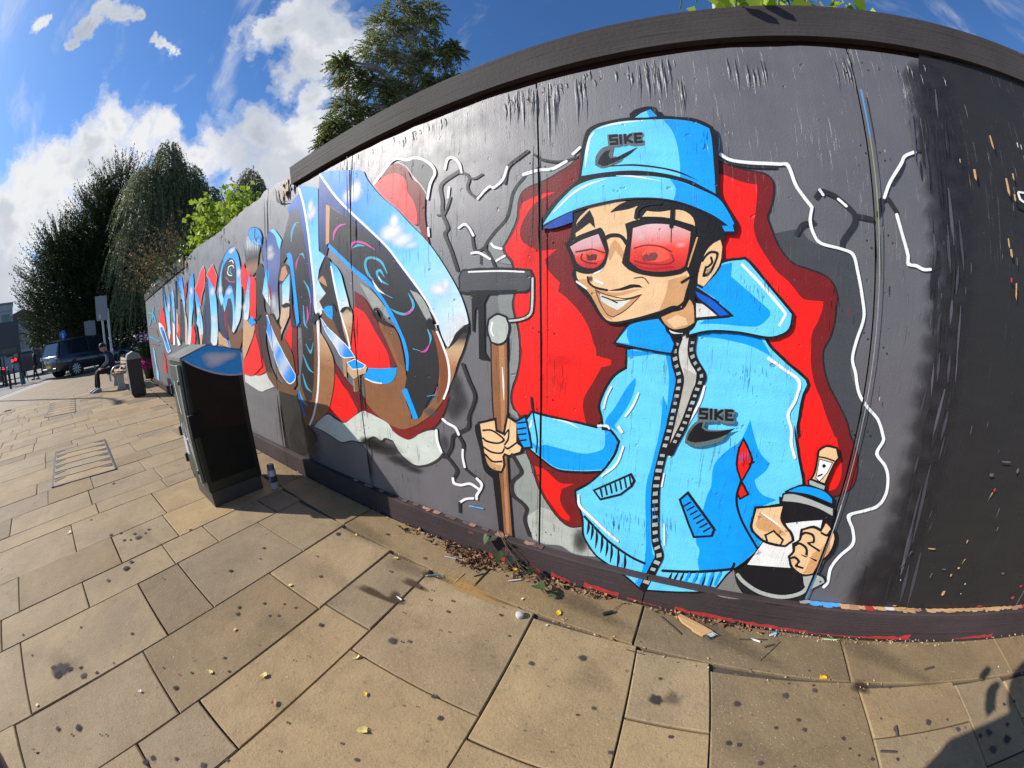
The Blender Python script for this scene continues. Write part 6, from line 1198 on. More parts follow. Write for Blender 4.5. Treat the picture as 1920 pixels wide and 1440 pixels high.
["kickboard_paint","can_base","p",61,[291,297,272,262,257,214,239,155,276,135,347,138,383,159,321,228],{}]]
GUM = [[-1809,-702,67,1.0],[-1784,-648,27,1.0],[-1849,-741,23,1.0],[-1779,-716,33,1.0],[-1759,-590,15,1.0],[-1698,-584,26,1.0],[-1679,-514,14,1.0],[-1366,38,11,1.0],[-1392,-112,10,1.0],[-1287,22,9,1.0],[-1420,-162,6,1.0],[-1503,-212,7,1.0],[-1610,229,11,1.0],[-1540,333,9,1.0],[-1442,313,12,1.0],[-1410,343,12,1.0],[-1458,402,12,1.0],[-1393,429,12,1.0],[-1210,446,13,1.0],[-1820,-292,14,1.0],[-2057,-555,11,1.0],[-2211,-926,12,1.0],[-1124,-403,17,1.0],[-985,-249,18,1.0],[-950,-171,11,1.0],[-1429,-666,26,1.0],[-1475,-768,18,1.0],[-1327,-548,8,1.0],[-1410,-704,9,1.0],[-1342,-574,7,1.0],[-1067,-323,12,1.0],[-1138,255,6,1.0],[-1113,307,6,1.0],[-1102,443,4,1.0],[-2439,-223,30,1.0],[-1921,310,17,1.0],[-1488,641,13,1.0],[-1687,-421,8,1.0],[-2007,-866,10,1.0],[-1319,189,5,1.0],[-853,-8,7,1.0],[-922,77,9,1.0],[-1124,-436,19,1.0],[-1364,-200,18,1.0],[-1570,201,18,1.0],[-898,585,27,1.0],[-839,624,11,1.0],[-863,604,8,1.0],[-823,597,4,1.0],[-527,427,15,1.0],[-645,149,11,1.0],[-596,944,9,1.0],[-509,862,8,1.0],[-807,842,8,1.0],[-830,908,11,1.0],[-923,856,7,1.0],[-1015,893,12,1.0],[-967,731,5,1.0],[-733,753,6,1.0],[-770,741,6,1.0],[-520,740,4,1.0],[-270,718,4,1.0],[-157,498,5,1.0],[-266,528,5,1.0],[101,805,35,1.0],[-661,392,5,1.0],[-619,417,5,1.0],[-369,782,16,1.0],[-202,888,21,1.0],[-93,699,11,1.0],[8,566,11,1.0],[-135,654,8,1.0],[-577,795,4,1.0],[177,680,10,1.0],[-598,482,14,1.0],[-723,157,8,1.0],[479,648,14,1.0],[785,770,12,1.0],[805,730,8,1.0],[617,832,12,1.0],[531,790,10,1.0],[369,703,13,1.0],[404,704,12,1.0],[693,969,16,1.0],[693,994,7,1.0],[889,688,12,1.0],[994,684,11,1.0],[442,827,4,1.0],[838,704,7,1.0],[1561,692,31,1.0],[1464,662,27,1.0],[1470,744,25,1.0],[1415,739,17,1.0],[1618,864,15,1.0],[1590,762,17,1.0],[1309,784,18,1.0],[1268,835,10,1.0],[956,857,8,1.0],[1009,808,16,1.0],[806,912,5,1.0],[589,988,7,1.0],[682,1063,7,1.0],[99,899,10,1.0],[386,863,19,1.0],[573,931,19,1.0],[637,795,13,1.0],[177,680,9,1.0],[1170,831,21,1.0],[1032,1002,9,1.0],[1689,868,13,1.0],[712,735,4,1.0],[595,651,6,1.0],[-1977,549,16,1.0],[-1921,310,17,1.0],[-1894,486,9,1.0],[-2774,-88,37,1.0],[-2818,-188,22,1.0],[-2832,0,19,1.0],[-2787,-146,15,1.0],[-2437,-221,30,1.0],[-2488,-180,25,1.0],[-2983,-274,23,1.0],[-2951,-201,20,1.0],[-2580,255,16,1.0],[-3389,-413,15,1.0],[-1536,333,13,1.0],[-1606,224,13,1.0],[-1213,448,13,1.0],[-1488,641,13,1.0],[-1739,937,22,1.0],[-2390,-348,19,1.0],[-2155,-35,9,1.0],[-2799,-31,15,1.0],[-2849,-104,19,1.0],[-4099,-175,24,1.0],[-1734,936,25,1.0],[-1144,1077,15,1.0],[-1221,895,12,1.0],[-1488,641,13,1.0],[-1481,1119,17,1.0],[-1649,727,10,1.0],[-924,858,8,1.0],[-968,727,6,1.0],[-597,945,9,1.0],[-1018,893,12,1.0],[-955,911,8,1.0],[-810,846,9,1.0]]
LEAF_SPOTS = [[-1338,-42,16,0,"small pale yellow leaf left of the squarish pale leaf, lower left slabs"],[-1162,125,20,0,"squarish pale yellow leaf in the middle of the lower left slabs"],[-1483,147,14,0,"thin pale leaf shred above the squarish leaf on the lower left slabs"],[-1416,-909,15,1,"curled brown leaf close to the bottom left corner of the picture"],[-1026,87,18,1,"curled red brown leaf just below the squarish pale leaf"],[-1553,492,16,0,"round yellow leaf lying on the joint in front of the cabinet shadow"],[-1653,-858,12,2,"white paper shred beside the slab joint near the left edge"],[-1447,-345,12,2,"folded white paper scrap between gum spots on the lower left slabs"],[-953,436,20,0,"pale leaf at a slab corner left of the big dark gum spot"],[-800,343,12,3,"tiny orange yellow leaf above the large pale leaf at the bottom"],[-704,237,26,0,"large pale leaf near the bottom edge left of centre"],[-376,1066,20,3,"crumpled bright yellow leaf right of the clear plastic bottle cap"],[-395,982,8,2,"tiny white stub just below right of the bottle cap"],[-558,1077,5,2,"tiny white crumb on the edge slab above the bottle cap"],[-127,1016,10,1,"small reddish leaf in the joint under the left hem of the painted jacket"],[737,1035,22,3,"heart shaped bright yellow leaf on the joint at lower right"],[1687,1073,8,2,"white paper crumb beside the shadow at the right edge"],[-3296,-604,26,2,"largest torn white paper scrap, on the paving left of the cabinet"],[-3452,-482,8,2,"small white paper bit above right of the torn scrap"],[-4298,-259,9,2,"small white paper bit below the nearer recessed cover"],[-3366,-675,7,2,"tiny white paper bit touching the torn scrap on its left"],[-684,1241,16,3,"upper of two yellow leaves beside the bindweed"],[-660,1190,16,0,"lower, paler yellow leaf beside the bindweed and marker stub"],[-524,1209,14,1,"round orange brown leaf just left of the bindweed tip"],[-437,1184,12,3,"yellow leaf tucked under the lowest bindweed leaf"],[-1274,990,14,0,"pale yellow leaf scrap on the joint left of the leaf drift"],[-1635,1000,14,3,"orange yellow leaf in the joint beyond the cabinet shadow"],[-559,1072,5,2,"tiny white crumb above the crumpled yellow leaf"]]

GAIN = 1.06
COLL = [tuple(min(.88, v*GAIN) for v in lin(c)) for c in PALETTE]
def smooth_closed(p, ang=48, n=6):
    p = [Vector(v) for v in p]; N = len(p); corner = []
    for i in range(N):
        a = p[i]-p[i-1]; b = p[(i+1) % N]-p[i]
        corner.append(a.length < 1e-9 or b.length < 1e-9 or a.angle(b, 0) > R(ang))
    out = []
    for i in range(N):
        p1, p2 = p[i], p[(i+1) % N]; j = (i+1) % N
        p0 = p[i-1] if not corner[i] else p1-(p2-p1)*.6; p3 = p[(i+2) % N] if not corner[j] else p2+(p2-p1)*.6
        L = (p2-p1).length; k = max(1, min(n, int(L/.012)))
        for t in range(k):
            t /= k; out.append(.5*((2*p1)+(p2-p0)*t+(2*p0-5*p1+4*p2-p3)*t*t+(3*p1-p0-3*p2+p3)*t**3))
    return out
def smooth_open(p, n=5):
    p = [Vector(v) for v in p]; q = [2*p[0]-p[1]]+p+[2*p[-1]-p[-2]]; out = []
    for i in range(1, len(q)-2):
        for t in range(n):
            t /= n; a, b, c, d = q[i-1:i+3]; out.append(.5*((2*b)+(c-a)*t+(2*a-5*b+4*c-d)*t*t+(3*b-a-3*c+d)*t**3))
    return out+[p[-1]]
class Paint:
    """one coat of flat paint shapes lying on the boards; every shape is its own polygon a hair above the one below"""
    def __init__(s): s.bm = bmesh.new(); s.cl = s.bm.verts.layers.float_color.new('col'); s.has_air = False
    def tri(s, pts, z, colf, cuts=None, air=False):
        b = s.fill(pts)
        if b is None: return
        if cuts:
            A, B, n = cuts; d = (B-A)
            for k in range(n+1):
                q = A+d*(k/n); g = b.verts[:]+b.edges[:]+b.faces[:]
                bmesh.ops.bisect_plane(b, geom=g, plane_co=(q.x, 0, q.y), plane_no=(d.x, 0, d.y), dist=1e-7)
        s.merge(b, z, colf, 0)
    def fill(s, pts):
        # constrained triangulation: no overlapping faces even where an outline crosses itself
        n = len(pts); r = delaunay_2d_cdt([Vector((p[0], p[1])) for p in pts], [(i, (i+1) % n) for i in range(n)], [], 1, 1e-5)
        if not r[2]: return None
        b = bmesh.new(); vs = [b.verts.new((p.x, 0, p.y)) for p in r[0]]
        for f in r[2]:
            try: b.faces.new([vs[i] for i in f])
            except ValueError: pass
        return b
    def merge(s, b, z, colf, mi):
        if z > .04:
            for zz, nz in ((.142, 1), (.012, -1)):
                bmesh.ops.bisect_plane(b, geom=b.verts[:]+b.edges[:]+b.faces[:], plane_co=(0, 0, zz), plane_no=(0, 0, nz), clear_outer=True, dist=1e-7)
            if not b.faces: b.free(); return
        x0 = min(v.co.x for v in b.verts); x1 = max(v.co.x for v in b.verts)
        for sx in (SEAMS if z < .04 else ()):
            if x0 < sx < x1:
                for e in (-.005, .005):
                    g = b.verts[:]+b.edges[:]+b.faces[:]
                    bmesh.ops.bisect_plane(b, geom=g, plane_co=(sx+e, 0, 0), plane_no=(1, 0, 0), dist=1e-7)
                kill = [f for f in b.faces if abs(f.calc_center_median().x-sx) < .0049]
                bmesh.ops.delete(b, geom=kill, context='FACES')
        mp = {}
        for v in b.verts:
            if not v.link_faces: continue
            w = s.bm.verts.new((v.co.x, YW-.0006-z, v.co.z)); w[s.cl] = colf(v.co.x, v.co.z, v.index); mp[v] = w
        for f in b.faces:
            try: nf = s.bm.faces.new([mp[v] for v in f.verts]); nf.material_index = mi
            except ValueError: pass
        b.free()
    def build(s, name, parent):
        for f in s.bm.faces:
            f.normal_update()
            if f.normal.y > 0: f.normal_flip()
        me = bpy.data.meshes.new(name); s.bm.transform(HO); s.bm.to_mesh(me); s.bm.free(); me.materials.append(M_MURAL); me.materials.append(M_AIR)
        return link(bpy.data.objects.new(name, me), parent)
SINGLE = ('kickboard_paint', 'painted_lettering', 'painted_cracks', 'wall_paint', 'painted_backdrop'); JOINED = ('spray_fade', 'brush_streak', 'split', 'highlight', 'zip', 'hem', 'cuff', 'hat_lettering', 'chest_lettering', 'swirl', 'airbrush_shade', 'cloud', 'scrawl', 'black_line', 'painted_can_mark', 'red_lump')
def mural():
    groups = {}; coats = {}; order = {}
    DZ = .000045
    for idx, (g, p, k, c, xy, ex) in enumerate(MURAL):
        order[g] = order.get(g, -1)+1
        base = {'wall_paint': 0, 'painted_backdrop': .0012, 'painted_cracks': .0022, 'painted_lettering': .0030}.get(g, .0032)
        z = base+(order[g]*DZ if g not in ('painted_figure', 'painted_spray_can', 'painted_roller') else 0)
        if g == 'painted_roller': z = .0032+order[g]*DZ
        if g == 'painted_figure': z = .0036+order[g]*DZ
        if g == 'painted_spray_can': z = .0125+order[g]*DZ
        if g == 'board_splits': z = .0150+order[g]*DZ
        if g == 'kickboard_paint': z = .0410+order[g]*DZ
        key = (g, p, idx if (g in SINGLE or p == 'pocket') and p not in JOINED else 0)
        if key not in coats: coats[key] = Paint()
        P = coats[key]; col = (*COLL[c], 1)
        pts = [(xy[i]/1000, xy[i+1]/1000) for i in range(0, len(xy), 2)]
        if k in 'pq':
            q = smooth_closed(pts) if k == 'p' else [Vector(v) for v in pts]
            if ex.get('ro'):
                qq = []; drift = 0
                for i in range(len(q)):
                    a, b = q[i], q[(i+1) % len(q)]; n = max(1, int((b-a).length/.03)) if max(a.x, b.x) < 1.3 else 1
                    for t in range(n):
                        v = a.lerp(b, t/n); drift = drift*.7+rnd.uniform(-.006, .006); qq.append(v+Vector((drift if n > 1 else 0, 0)))
                q = qq
            if 'o' in ex:
                w = ex['o']/1000; N = len(q); oc = (*COLL[ex['oc']], 1); ring = []
                area = sum(q[i-1].x*q[i].y-q[i].x*q[i-1].y for i in range(N)); sg = -1 if area > 0 else 1
                for i in range(N):
                    a = (q[i]-q[i-1]); b = (q[(i+1) % N]-q[i]); a = a.normalized() if a.length else b.normalized(); b = b.normalized() if b.length else a
                    na, nb = Vector((-a.y, a.x))*sg, Vector((-b.y, b.x))*sg; m_ = na+nb
                    m_ = m_.normalized()/max(.5, m_.normalized().dot(na)) if m_.length > .3 else na
                    ring.append((q[i]+m_*w*rnd.uniform(.85, 1.15), q[i]-m_*w*.25))
                b = P.fill([r[0] for r in ring])
                if b is None: continue
                P.merge(b, z, lambda x, y, i, oc=oc: oc, 0); z += DZ; order[g] += 1
            if 'gr' in ex:
                ab, st = ex['gr']; A = Vector((ab[0]/1000, ab[1]/1000)); B = Vector((ab[2]/1000, ab[3]/1000)); d = B-A; L2 = d.length_squared
                def cf(x, y, i, A=A, d=d, L2=L2, st=st):
                    t = max(0, min(1, (Vector((x, y))-A).dot(d)/L2))
                    for (t0, c0), (t1, c1) in zip(st, st[1:]):
                        if t <= t1: u = (t-t0)/(t1-t0+1e-9); return tuple(COLL[c0][j]*(1-u)+COLL[c1][j]*u for j in range(3))+(1,)
                    return (*COLL[st[-1][1]], 1)
                P.tri(q, z, cf, (A, B, 14))
            else: P.tri(q, z, lambda x, y, i, col=col: col)
        elif k in 'lm':
            lft = [(xy[i]/1000, xy[i+1]/1000) for i in range(0, len(xy), 4)]; rgt = [(xy[i+2]/1000, xy[i+3]/1000) for i in range(0, len(xy), 4)]
            if k == 'l' and len(lft) > 2: lft, rgt = smooth_open(lft), smooth_open(rgt)
            lft = [Vector(v) for v in lft]; rgt = [Vector(v) for v in rgt]
            # rounded ends
            def cap(a, b, prev):
                d = ((a+b)/2-prev); d = d.normalized()*(a-b).length*.35 if d.length else d
                return a.lerp(b, .22)+d, a.lerp(b, .78)+d
            e = cap(lft[-1], rgt[-1], (lft[-2]+rgt[-2])/2); s0 = cap(lft[0], rgt[0], (lft[1]+rgt[1])/2)
            lft = [s0[0]]+lft+[e[0]]; rgt = [s0[1]]+rgt+[e[1]]
            b = P.fill(lft+rgt[::-1])
            if b is None: continue
            P.merge(b, z, lambda x, y, i, col=col: col, 0)
        elif k == 'b':
            o, ax, ay = [Vector(v) for v in pts]; ax -= o; ay -= o; b = bmesh.new(); n = 18; rings = [(0, 1.), (.4, .92), (.75, .5), (1., 0.)]; al = []
            cv = b.verts.new((o.x, 0, o.y)); al.append(ex['a']); prev = None
            for r, a in rings[1:]:
                ring = []
                for t in range(n):
                    th = 2*math.pi*t/n; w = o+(ax*math.cos(th)+ay*math.sin(th))*r*(1+.16*math.sin(3*th+o.x*7)); ring.append(b.verts.new((w.x, 0, w.y))); al.append(a*ex['a'])
                for t in range(n):
                    if prev is None: b.faces.new((cv, ring[t], ring[(t+1) % n]))
                    else: b.faces.new((prev[t], ring[t], ring[(t+1) % n], prev[(t+1) % n]))
                prev = ring
            b.verts.index_update(); A3 = {v.index: a for v, a in zip(b.verts, al)}
            x0 = o.x; rx = ax.length; ry = ay.length
            def ca(x, y, i, o=o, ax=ax, ay=ay, a0=ex['a'], c=c):
                r = math.hypot((x-o.x)/max(ax.length, 1e-6), (y-o.y)/max(ay.length, 1e-6)); a = 1.-max(0, min(1, (r-.15)/.85)); return (*COLL[c], a0*a)
            P.merge(b, z, ca, 1)
    for (g, p, _), P in coats.items():
        if g not in groups: groups[g] = empty(g, (0, 0, 0), parent=hd)
        if not P.bm.faces: P.bm.free(); continue
        o = P.build(p, groups[g])
        if p in JOINED: o['kind'] = 'stuff'
mural()
# splinters and lifted paint at the heads of the sheets, chips of bare wood on the dark part
sp = MB()
def sliver(x, z, w, h, out=.004):
    sp.add([(x, YW-.0005, z), (x+w, YW-.0005, z+rnd.uniform(-.01, .01)), (x+w*.7, YW-out, z-h*.5), (x+w*.45, YW-.0008, z-h), (x+w*.2, YW-out*.7, z-h*.4)], [(0, 1, 2), (0, 2, 4), (4, 2, 3)])
for (cx, spread, n, z0, hh) in ((-.62, .10, 24, 2.255, .16), (-.52, .03, 8, 2.25, .26), (-.40, .03, 6, 2.25, .2), (-.13, .09, 26, 2.25, .14), (.0, .03, 6, 2.15, .15), (-1.25, .25, 16, 2.262, .06), (-1.85, .12, 8, 2.265, .08), (.60, .05, 12, 2.245, .12), (.28, .12, 8, 2.22, .16), (.85, .15, 8, 2.24, .06), (-.35, .3, 14, 2.255, .04)):
    for _ in range(n): sliver(cx+rnd.gauss(0, spread*.6), z0-rnd.random()*.05, rnd.uniform(.003, .010), hh*rnd.uniform(.4, 1.2), rnd.uniform(.003, .008))
for _ in range(130):
    x = rnd.uniform(-2.4, 2.2); sliver(x, rnd.uniform(.5, 2.15), rnd.uniform(.0015, .004), rnd.uniform(.02, .07), .0022)
so_ = sp.build('splinters', M_BOARD, hd, HO); so_['kind'] = 'stuff'
ch = MB()
def chip(x, z, w, h, mi=0, lean=0):
    w *= .62; h *= .8
    ch.add([(x-w/2, YW-.0165, z+h*.45), (x+w*.3, YW-.017, z+h/2), (x+w/2+lean, YW-.0165, z-h*.2), (x+w*.1+lean, YW-.018, z-h/2), (x-w/2+lean*.5, YW-.0168, z-h*.25)], [(0, 1, 2, 3, 4)], mi)
CHIPS = [(1.179, 1.964, 0.0122, 0.0688, 0, 0.0061), (1.329, 1.986, 0.0092, 0.0275, 1, 0.0), (1.349, 1.983, 0.0061, 0.026, 1, 0.0), (1.066, 1.82, 0.0199, 0.0535, 0, 0.0), (1.268, 1.852, 0.0138, 0.0336, 0, 0.0), (1.226, 1.806, 0.0183, 0.084, 0, 0.0061), (1.261, 1.773, 0.0183, 0.0336, 0, 0.0), (1.246, 1.735, 0.0061, 0.0382, 3, 0.0), (1.204, 1.602, 0.0107, 0.0458, 0, 0.0046), (1.216, 1.569, 0.0183, 0.0382, 0, 0.0046), (1.248, 1.544, 0.0076, 0.0382, 3, 0.0), (1.217, 1.477, 0.0153, 0.0214, 2, 0.0), (1.244, 1.441, 0.0138, 0.0764, 0, 0.0), (0.689, 1.85, 0.0061, 0.0138, 0, 0.0), (0.663, 1.399, 0.0107, 0.0458, 3, 0.0), (1.003, 1.86, 0.0076, 0.0199, 0, 0.0), (1.288, 0.249, 0.0281, 0.033, 0, 0.0), (1.323, 0.726, 0.0165, 0.0181, 2, 0.0), (1.317, 0.697, 0.0132, 0.0495, 0, -0.0132), (1.279, 0.342, 0.0165, 0.0165, 0, 0.0), (1.302, 0.378, 0.0215, 0.0116, 0, 0.0), (1.315, 0.41, 0.0116, 0.033, 0, -0.0083), (1.281, 0.503, 0.0099, 0.0198, 0, 0.0), (1.019, 0.437, 0.0132, 0.033, 3, -0.0099), (1.007, 0.379, 0.0165, 0.0495, 3, -0.0165), (1.112, 0.465, 0.066, 0.0066, 0, 0.0), (1.341, 0.839, 0.0908, 0.0083, 3, 0.0), (1.423, 0.807, 0.0248, 0.0248, 3, 0.0), (1.279, 0.785, 0.0413, 0.0165, 3, 0.0), (1.387, 0.298, 0.0099, 0.0099, 1, 0.0), (1.027, 0.31, 0.0083, 0.0066, 1, 0.0), (1.393, 0.247, 0.0066, 0.0066, 1, 0.0), (1.77, 0.212, 0.0413, 0.0198, 2, 0.0), (1.785, 0.274, 0.0248, 0.0165, 2, 0.0), (1.56, 0.176, 0.0578, 0.0099, 2, 0.0), (1.112, 0.165, 0.0743, 0.0116, 0, 0.0), (1.064, 0.176, 0.033, 0.0066, 0, 0.0), (1.171, 0.337, 0.0116, 0.033, 3, 0.0), (1.224, 0.371, 0.033, 0.0083, 3, 0.0), (1.599, 0.349, 0.033, 0.0132, 3, 0.0), (1.428, 0.561, 0.0116, 0.0248, 3, 0.0), (0.686, 1.022, 0.0066, 0.0165, 0, 0.0)]
for (x, z, w, h, mi, ln) in CHIPS: chip(x, z, w, h, mi, ln)
M_REDPAINT = simple('old_red_paint', (.42, .035, .035), .55, var=.25, scale=40); M_WHITEPAINT = simple('old_white_paint', (.55, .55, .58), .6); M_BLUEPAINT = simple('old_blue_paint', (.08, .32, .68), .5); M_YELLOWG = simple('lime_paint', (.30, .36, .16), .5)
cho = ch.build('bare_wood_chips', [M_RAW, M_WHITEPAINT, M_REDPAINT, simple('grey_lifted_paint', GREY, .5)], hd, HO); cho['kind'] = 'stuff'
ed = MB()                                          # painted edge of the joint right of the figure
x = .634
for z0, z1, mi in ((1.98, 2.08, 0), (1.90, 1.98, 0), (1.5, 1.90, 2), (1.42, 1.5, 2), (.62, 1.42, 3), (.30, .62, 1), (.17, .30, 0)):
    ed.box((x+.0062, YW-.0160, (z0+z1)/2), (.0024 if mi != 0 else .0045, .0012, z1-z0), mi)
ed.build('joint_edge_paint', [M_BLUEPAINT, M_WHITEPAINT, M_YELLOWG, simple('pale_edge', (.3, .29, .3), .5)], hd, HO)
lg = MB()
def flakes(x0, x1, dens, pick):
    x = x0
    while x < x1:
        w = rnd.uniform(.012, .05)
        if rnd.random() < dens:
            ya, yb = YW-.037+rnd.uniform(0, .016), YW-.002; zf = .1522+rnd.uniform(0, .0012)
            lg.add([(x, ya+rnd.uniform(0, .008), zf), (x+w*.5, ya, zf), (x+w, ya+rnd.uniform(0, .010), zf), (x+w*rnd.uniform(.9, 1.1), yb, zf+.002), (x+w*.4, yb-rnd.uniform(0, .006), zf+.002), (x-w*.05, yb, zf+.002)], [(0, 1, 2, 3, 4, 5)], pick(x))
        x += w
flakes(.62, 3.0, .96, lambda x: rnd.choice([2, 2, 1, 6]) if x < .80 else rnd.choice([0]*14+[4, 4, 4, 3, 6, 1]))
flakes(-2.0, -.35, .55, lambda x: rnd.choice([5, 5, 4, 5, 7, 7]))
lgo = lg.build('flaking_ledge', [M_RAW, M_WHITEPAINT, M_BLUEPAINT, M_REDPAINT, M_OLDWOOD, simple('pinkish_flakes', (.28, .15, .11), .85), simple('grey_flakes', (.30, .29, .29), .8), simple('brown_flakes', (.10, .06, .05), .9)], hd, HO); lgo['kind'] = 'stuff'
rd = MB()                                          # red undercoat showing along the foot of the kickboard
def redrun(x0, x1, h0, h1):
    n = max(2, int((x1-x0)/.03)); tops = [(x0+(x1-x0)*i/n, max(.004, (h0+(h1-h0)*i/n)*rnd.uniform(.7, 1.25))) for i in range(n+1)]
    for (a, ha), (b, hb) in zip(tops, tops[1:]): rd.add([(a, YW-.0408, .003), (b, YW-.0408, .003), (b, YW-.0408, hb), (a, YW-.0408, ha)], [(0, 1, 2, 3)])
for a in ((-.86, -.76, .025, .03), (-.62, -.56, .05, .02), (-.50, -.40, .04, .014), (-.33, -.16, .03, .026), (-.12, .02, .010, .006), (.10, .36, .022, .020), (.36, .70, .02, .016), (.70, 1.0, .008, .012), (1.0, 1.22, .014, .028), (1.5, 1.75, .008, .022)): redrun(*a)
o = rd.build('red_undercoat', M_REDPAINT, hd, HO); o['kind'] = 'stuff'

# ------------------------------------------------------------------ street cabinet
cb = empty('utility_cabinet', (-2.99, .705, 0), R(1), 'dark green metal street cabinet with sky and brown paint on its side', 'cabinet')
cl, cd = .46, .43                                   # length along the wall, depth
MB().box((0, 0, .06), (cl-.02, cd-.02, .12), 0, None, .004).build('plinth', simple('cabinet_plinth', (.055, .055, .052), .5, .2), cb)
MB().box((0, 0, .60), (cl, cd, .96), 0, None, .006).build('body', M_GREENCAB, cb)
hx, hy = cl/2, cd/2
MB().prism([(-hy-.012, 1.075), (-hy-.012, 1.10), (-.03, 1.165), (hy+.012, 1.10), (hy+.012, 1.075)], -hx-.012, hx+.012, 'x').build('roof', simple('cabinet_roof_paint', (.19, .185, .165), .45, .1, var=.35, scale=12), cb)
dr = MB().box((-.01, -hy-.006, .615), (cl-.09, .012, .85), 0, None, .003).build('door', M_SILVERCAB, cb)
MB().box((hx-.075, -hy-.016, .62), (.05, .02, .86), 0, None, .003).build('door_edge', simple('cabinet_edge_silver', (.20, .21, .19), .4, .3), dr)
for z in (.93, .28): MB().lathe([(0, -.012), (.016, -.012), (.016, .004), (0, .004)], (hx-.075, -hy-.03, z), 12, 0, Matrix.Rotation(R(90), 4, 'X')).build('lock', M_BLACKP, dr)
for z in (.30, .52, .85): MB().box((-hx+.01, -hy-.012, z), (.03, .03, .07), 0, None, .004).build('hinge', M_BLACKP, cb)
for k in range(9): MB().box((-.12, -hy-.0135, .36+k*.016), (.10, .004, .007)).build('vent_slot', M_WHITEPAINT, dr)
MB().box((hx+.008, -hy+.02, .63), (.05, .09, .16), 0, None, .004).build('lock_box', simple('lock_box_black', (.008, .008, .008), .6, spec=.2), cb)
MB().box((hx+.004, .0, .63), (.012, cd-.07, .86), 0, None, .003).build('side_panel', simple('cabinet_side_dark', (.009, .010, .008), .6, var=.4, scale=8, spec=.2), cb)
bm_ = MB(); n = 10
sp_ = []
for i in range(n+1): t = i/n; sp_.append((-hy+.02+t*(cd-.03), 1.082-.155*math.sin(t*math.pi*.5)**.9))
bm_.prism([(-hy+.035, .60), (hy-.035, .55)]+[(hy-.035, .86)]+[p for p in sp_[::-1]][1:], hx+.0105, hx+.012, 'x'); bm_.build('brown_coat', M_BROWNCAB, cb)
MB().prism([(-hy+.0, 1.088)]+sp_[1:]+[(hy, .925), (hy, 1.094), (-.03, 1.158)], hx+.0122, hx+.0135, 'x').build('painted_sky', simple('cabinet_sky_blue', (.02, .42, .95), .4), cb)
st = MB()
for a, b in zip(sp_, sp_[1:]): st.add([(hx+.0138, a[0], a[1]), (hx+.0138, b[0], b[1]), (hx+.0138, b[0], b[1]-.012), (hx+.0138, a[0], a[1]-.012)], [(0, 1, 2, 3)])
st.build('white_stripe', M_WHITEPAINT, cb)
def soft_patch(name, c, u, v, col, parent, a0=.9):
    b = bmesh.new(); lay = b.verts.layers.float_color.new('col'); c, u, v = Vector(c), Vector(u), Vector(v); cv = b.verts.new(c); cv[lay] = (*col, a0); prev = None
    for r, a in ((.4, .9), (.75, .5), (1, 0)):
        ring = []
        for t in range(20): th = 2*math.pi*t/20; w = b.verts.new(c+(u*math.cos(th)+v*math.sin(th))*r*(1+.2*math.sin(3*th+1))); w[lay] = (*col, a*a0); ring.append(w)
        for t in range(20): b.faces.new((cv, ring[t], ring[(t+1) % 20]) if prev is None else (prev[t], ring[t], ring[(t+1) % 20], prev[(t+1) % 20]))
        prev = ring
    me = bpy.data.meshes.new(name); b.to_mesh(me); b.free(); me.materials.append(M_AIR); return link(bpy.data.objects.new(name, me), parent)
soft_patch('painted_cloud', (hx+.0142, .04, 1.06), (0, .15, 0), (0, 0, .062), (.88, .86, .90), cb)
MB().box((0, -hy+.1, 1.132), (cl-.05, .05, .004), 0, Matrix.Rotation(R(17), 4, 'X')).build('roof_stripe', M_OLDWOOD, cb) if False else None
scr = MB()
def scrib(pts, w): 
    for (a, b), (c, d) in zip(pts, pts[1:]):
        dx, dz = c-a, d-b; L = math.hypot(dx, dz) or 1; nx, nz = -dz/L*w, dx/L*w
        scr.add([(a+nx, -hy-.0135, b+nz), (c+nx, -hy-.0135, d+nz), (c-nx, -hy-.0135, d-nz), (a-nx, -hy-.0135, b-nz)], [(0, 1, 2, 3)])
scrib([(-.15, .55), (-.12, .60), (-.08, .56), (-.10, .50), (-.15, .52), (-.15, .55)], .006); scrib([(-.03, .62), (.03, .45), (.08, .30), (.13, .16)], .006); scrib([(.01, .58), (.05, .44), (.07, .38)], .005); scrib([(.07, .50), (.10, .46), (.13, .34)], .006); scrib([(-.06, .48), (0, .50), (.06, .43)], .005); scrib([(-.10, .92), (-.07, .80), (-.03, .68)], .010)
scr.build('scribble', M_WHITEPAINT, cb)

# aerosol can left on the ground beside the cabinet
ac = empty('aerosol_can', (-2.70, .985, 0), R(-20), 'grey and silver aerosol paint can standing on the ground behind the cabinet', 'spray can')
MB().lathe([(0, 0), (.031, 0), (.033, .004), (.033, .150), (.030, .158)], n=20).build('body', simple('can_silver', (.50, .50, .58), .4, .2), ac)
MB().lathe([(.0334, .055), (.0334, .108)], n=20).build('label_band', simple('can_band', (.05, .045, .06), .4), ac)
MB().lathe([(.030, .158), (.029, .162), (.028, .196), (.024, .201), (0, .201)], n=20).build('cap', simple('can_cap', (.09, .09, .10), .4), ac)
lt = MB()
def stroke_on_can(pts):
    for (a, b), (c, d) in zip(pts, pts[1:]):
        q = []
        dx, dz = c-a, d-b; L = math.hypot(dx, dz); nx, nz = -dz/L*.0022, dx/L*.0022
        for (u, z) in ((a+nx, b+nz), (c+nx, d+nz), (c-nx, d-nz), (a-nx, b-nz)): th = u/.0338+R(-62); q.append((.0338*math.cos(th), .0338*math.sin(th), z))
        lt.add(q, [(0, 1, 2, 3)])
for s in ([(-.018, .066), (-.018, .098)], [(-.018, .082), (-.007, .098)], [(-.018, .082), (-.007, .066)], [(0, .066), (0, .098)], [(.008, .066), (.008, .098)], [(.008, .098), (.018, .098)], [(.008, .082), (.016, .082)], [(.008, .066), (.018, .066)]): stroke_on_can(s)
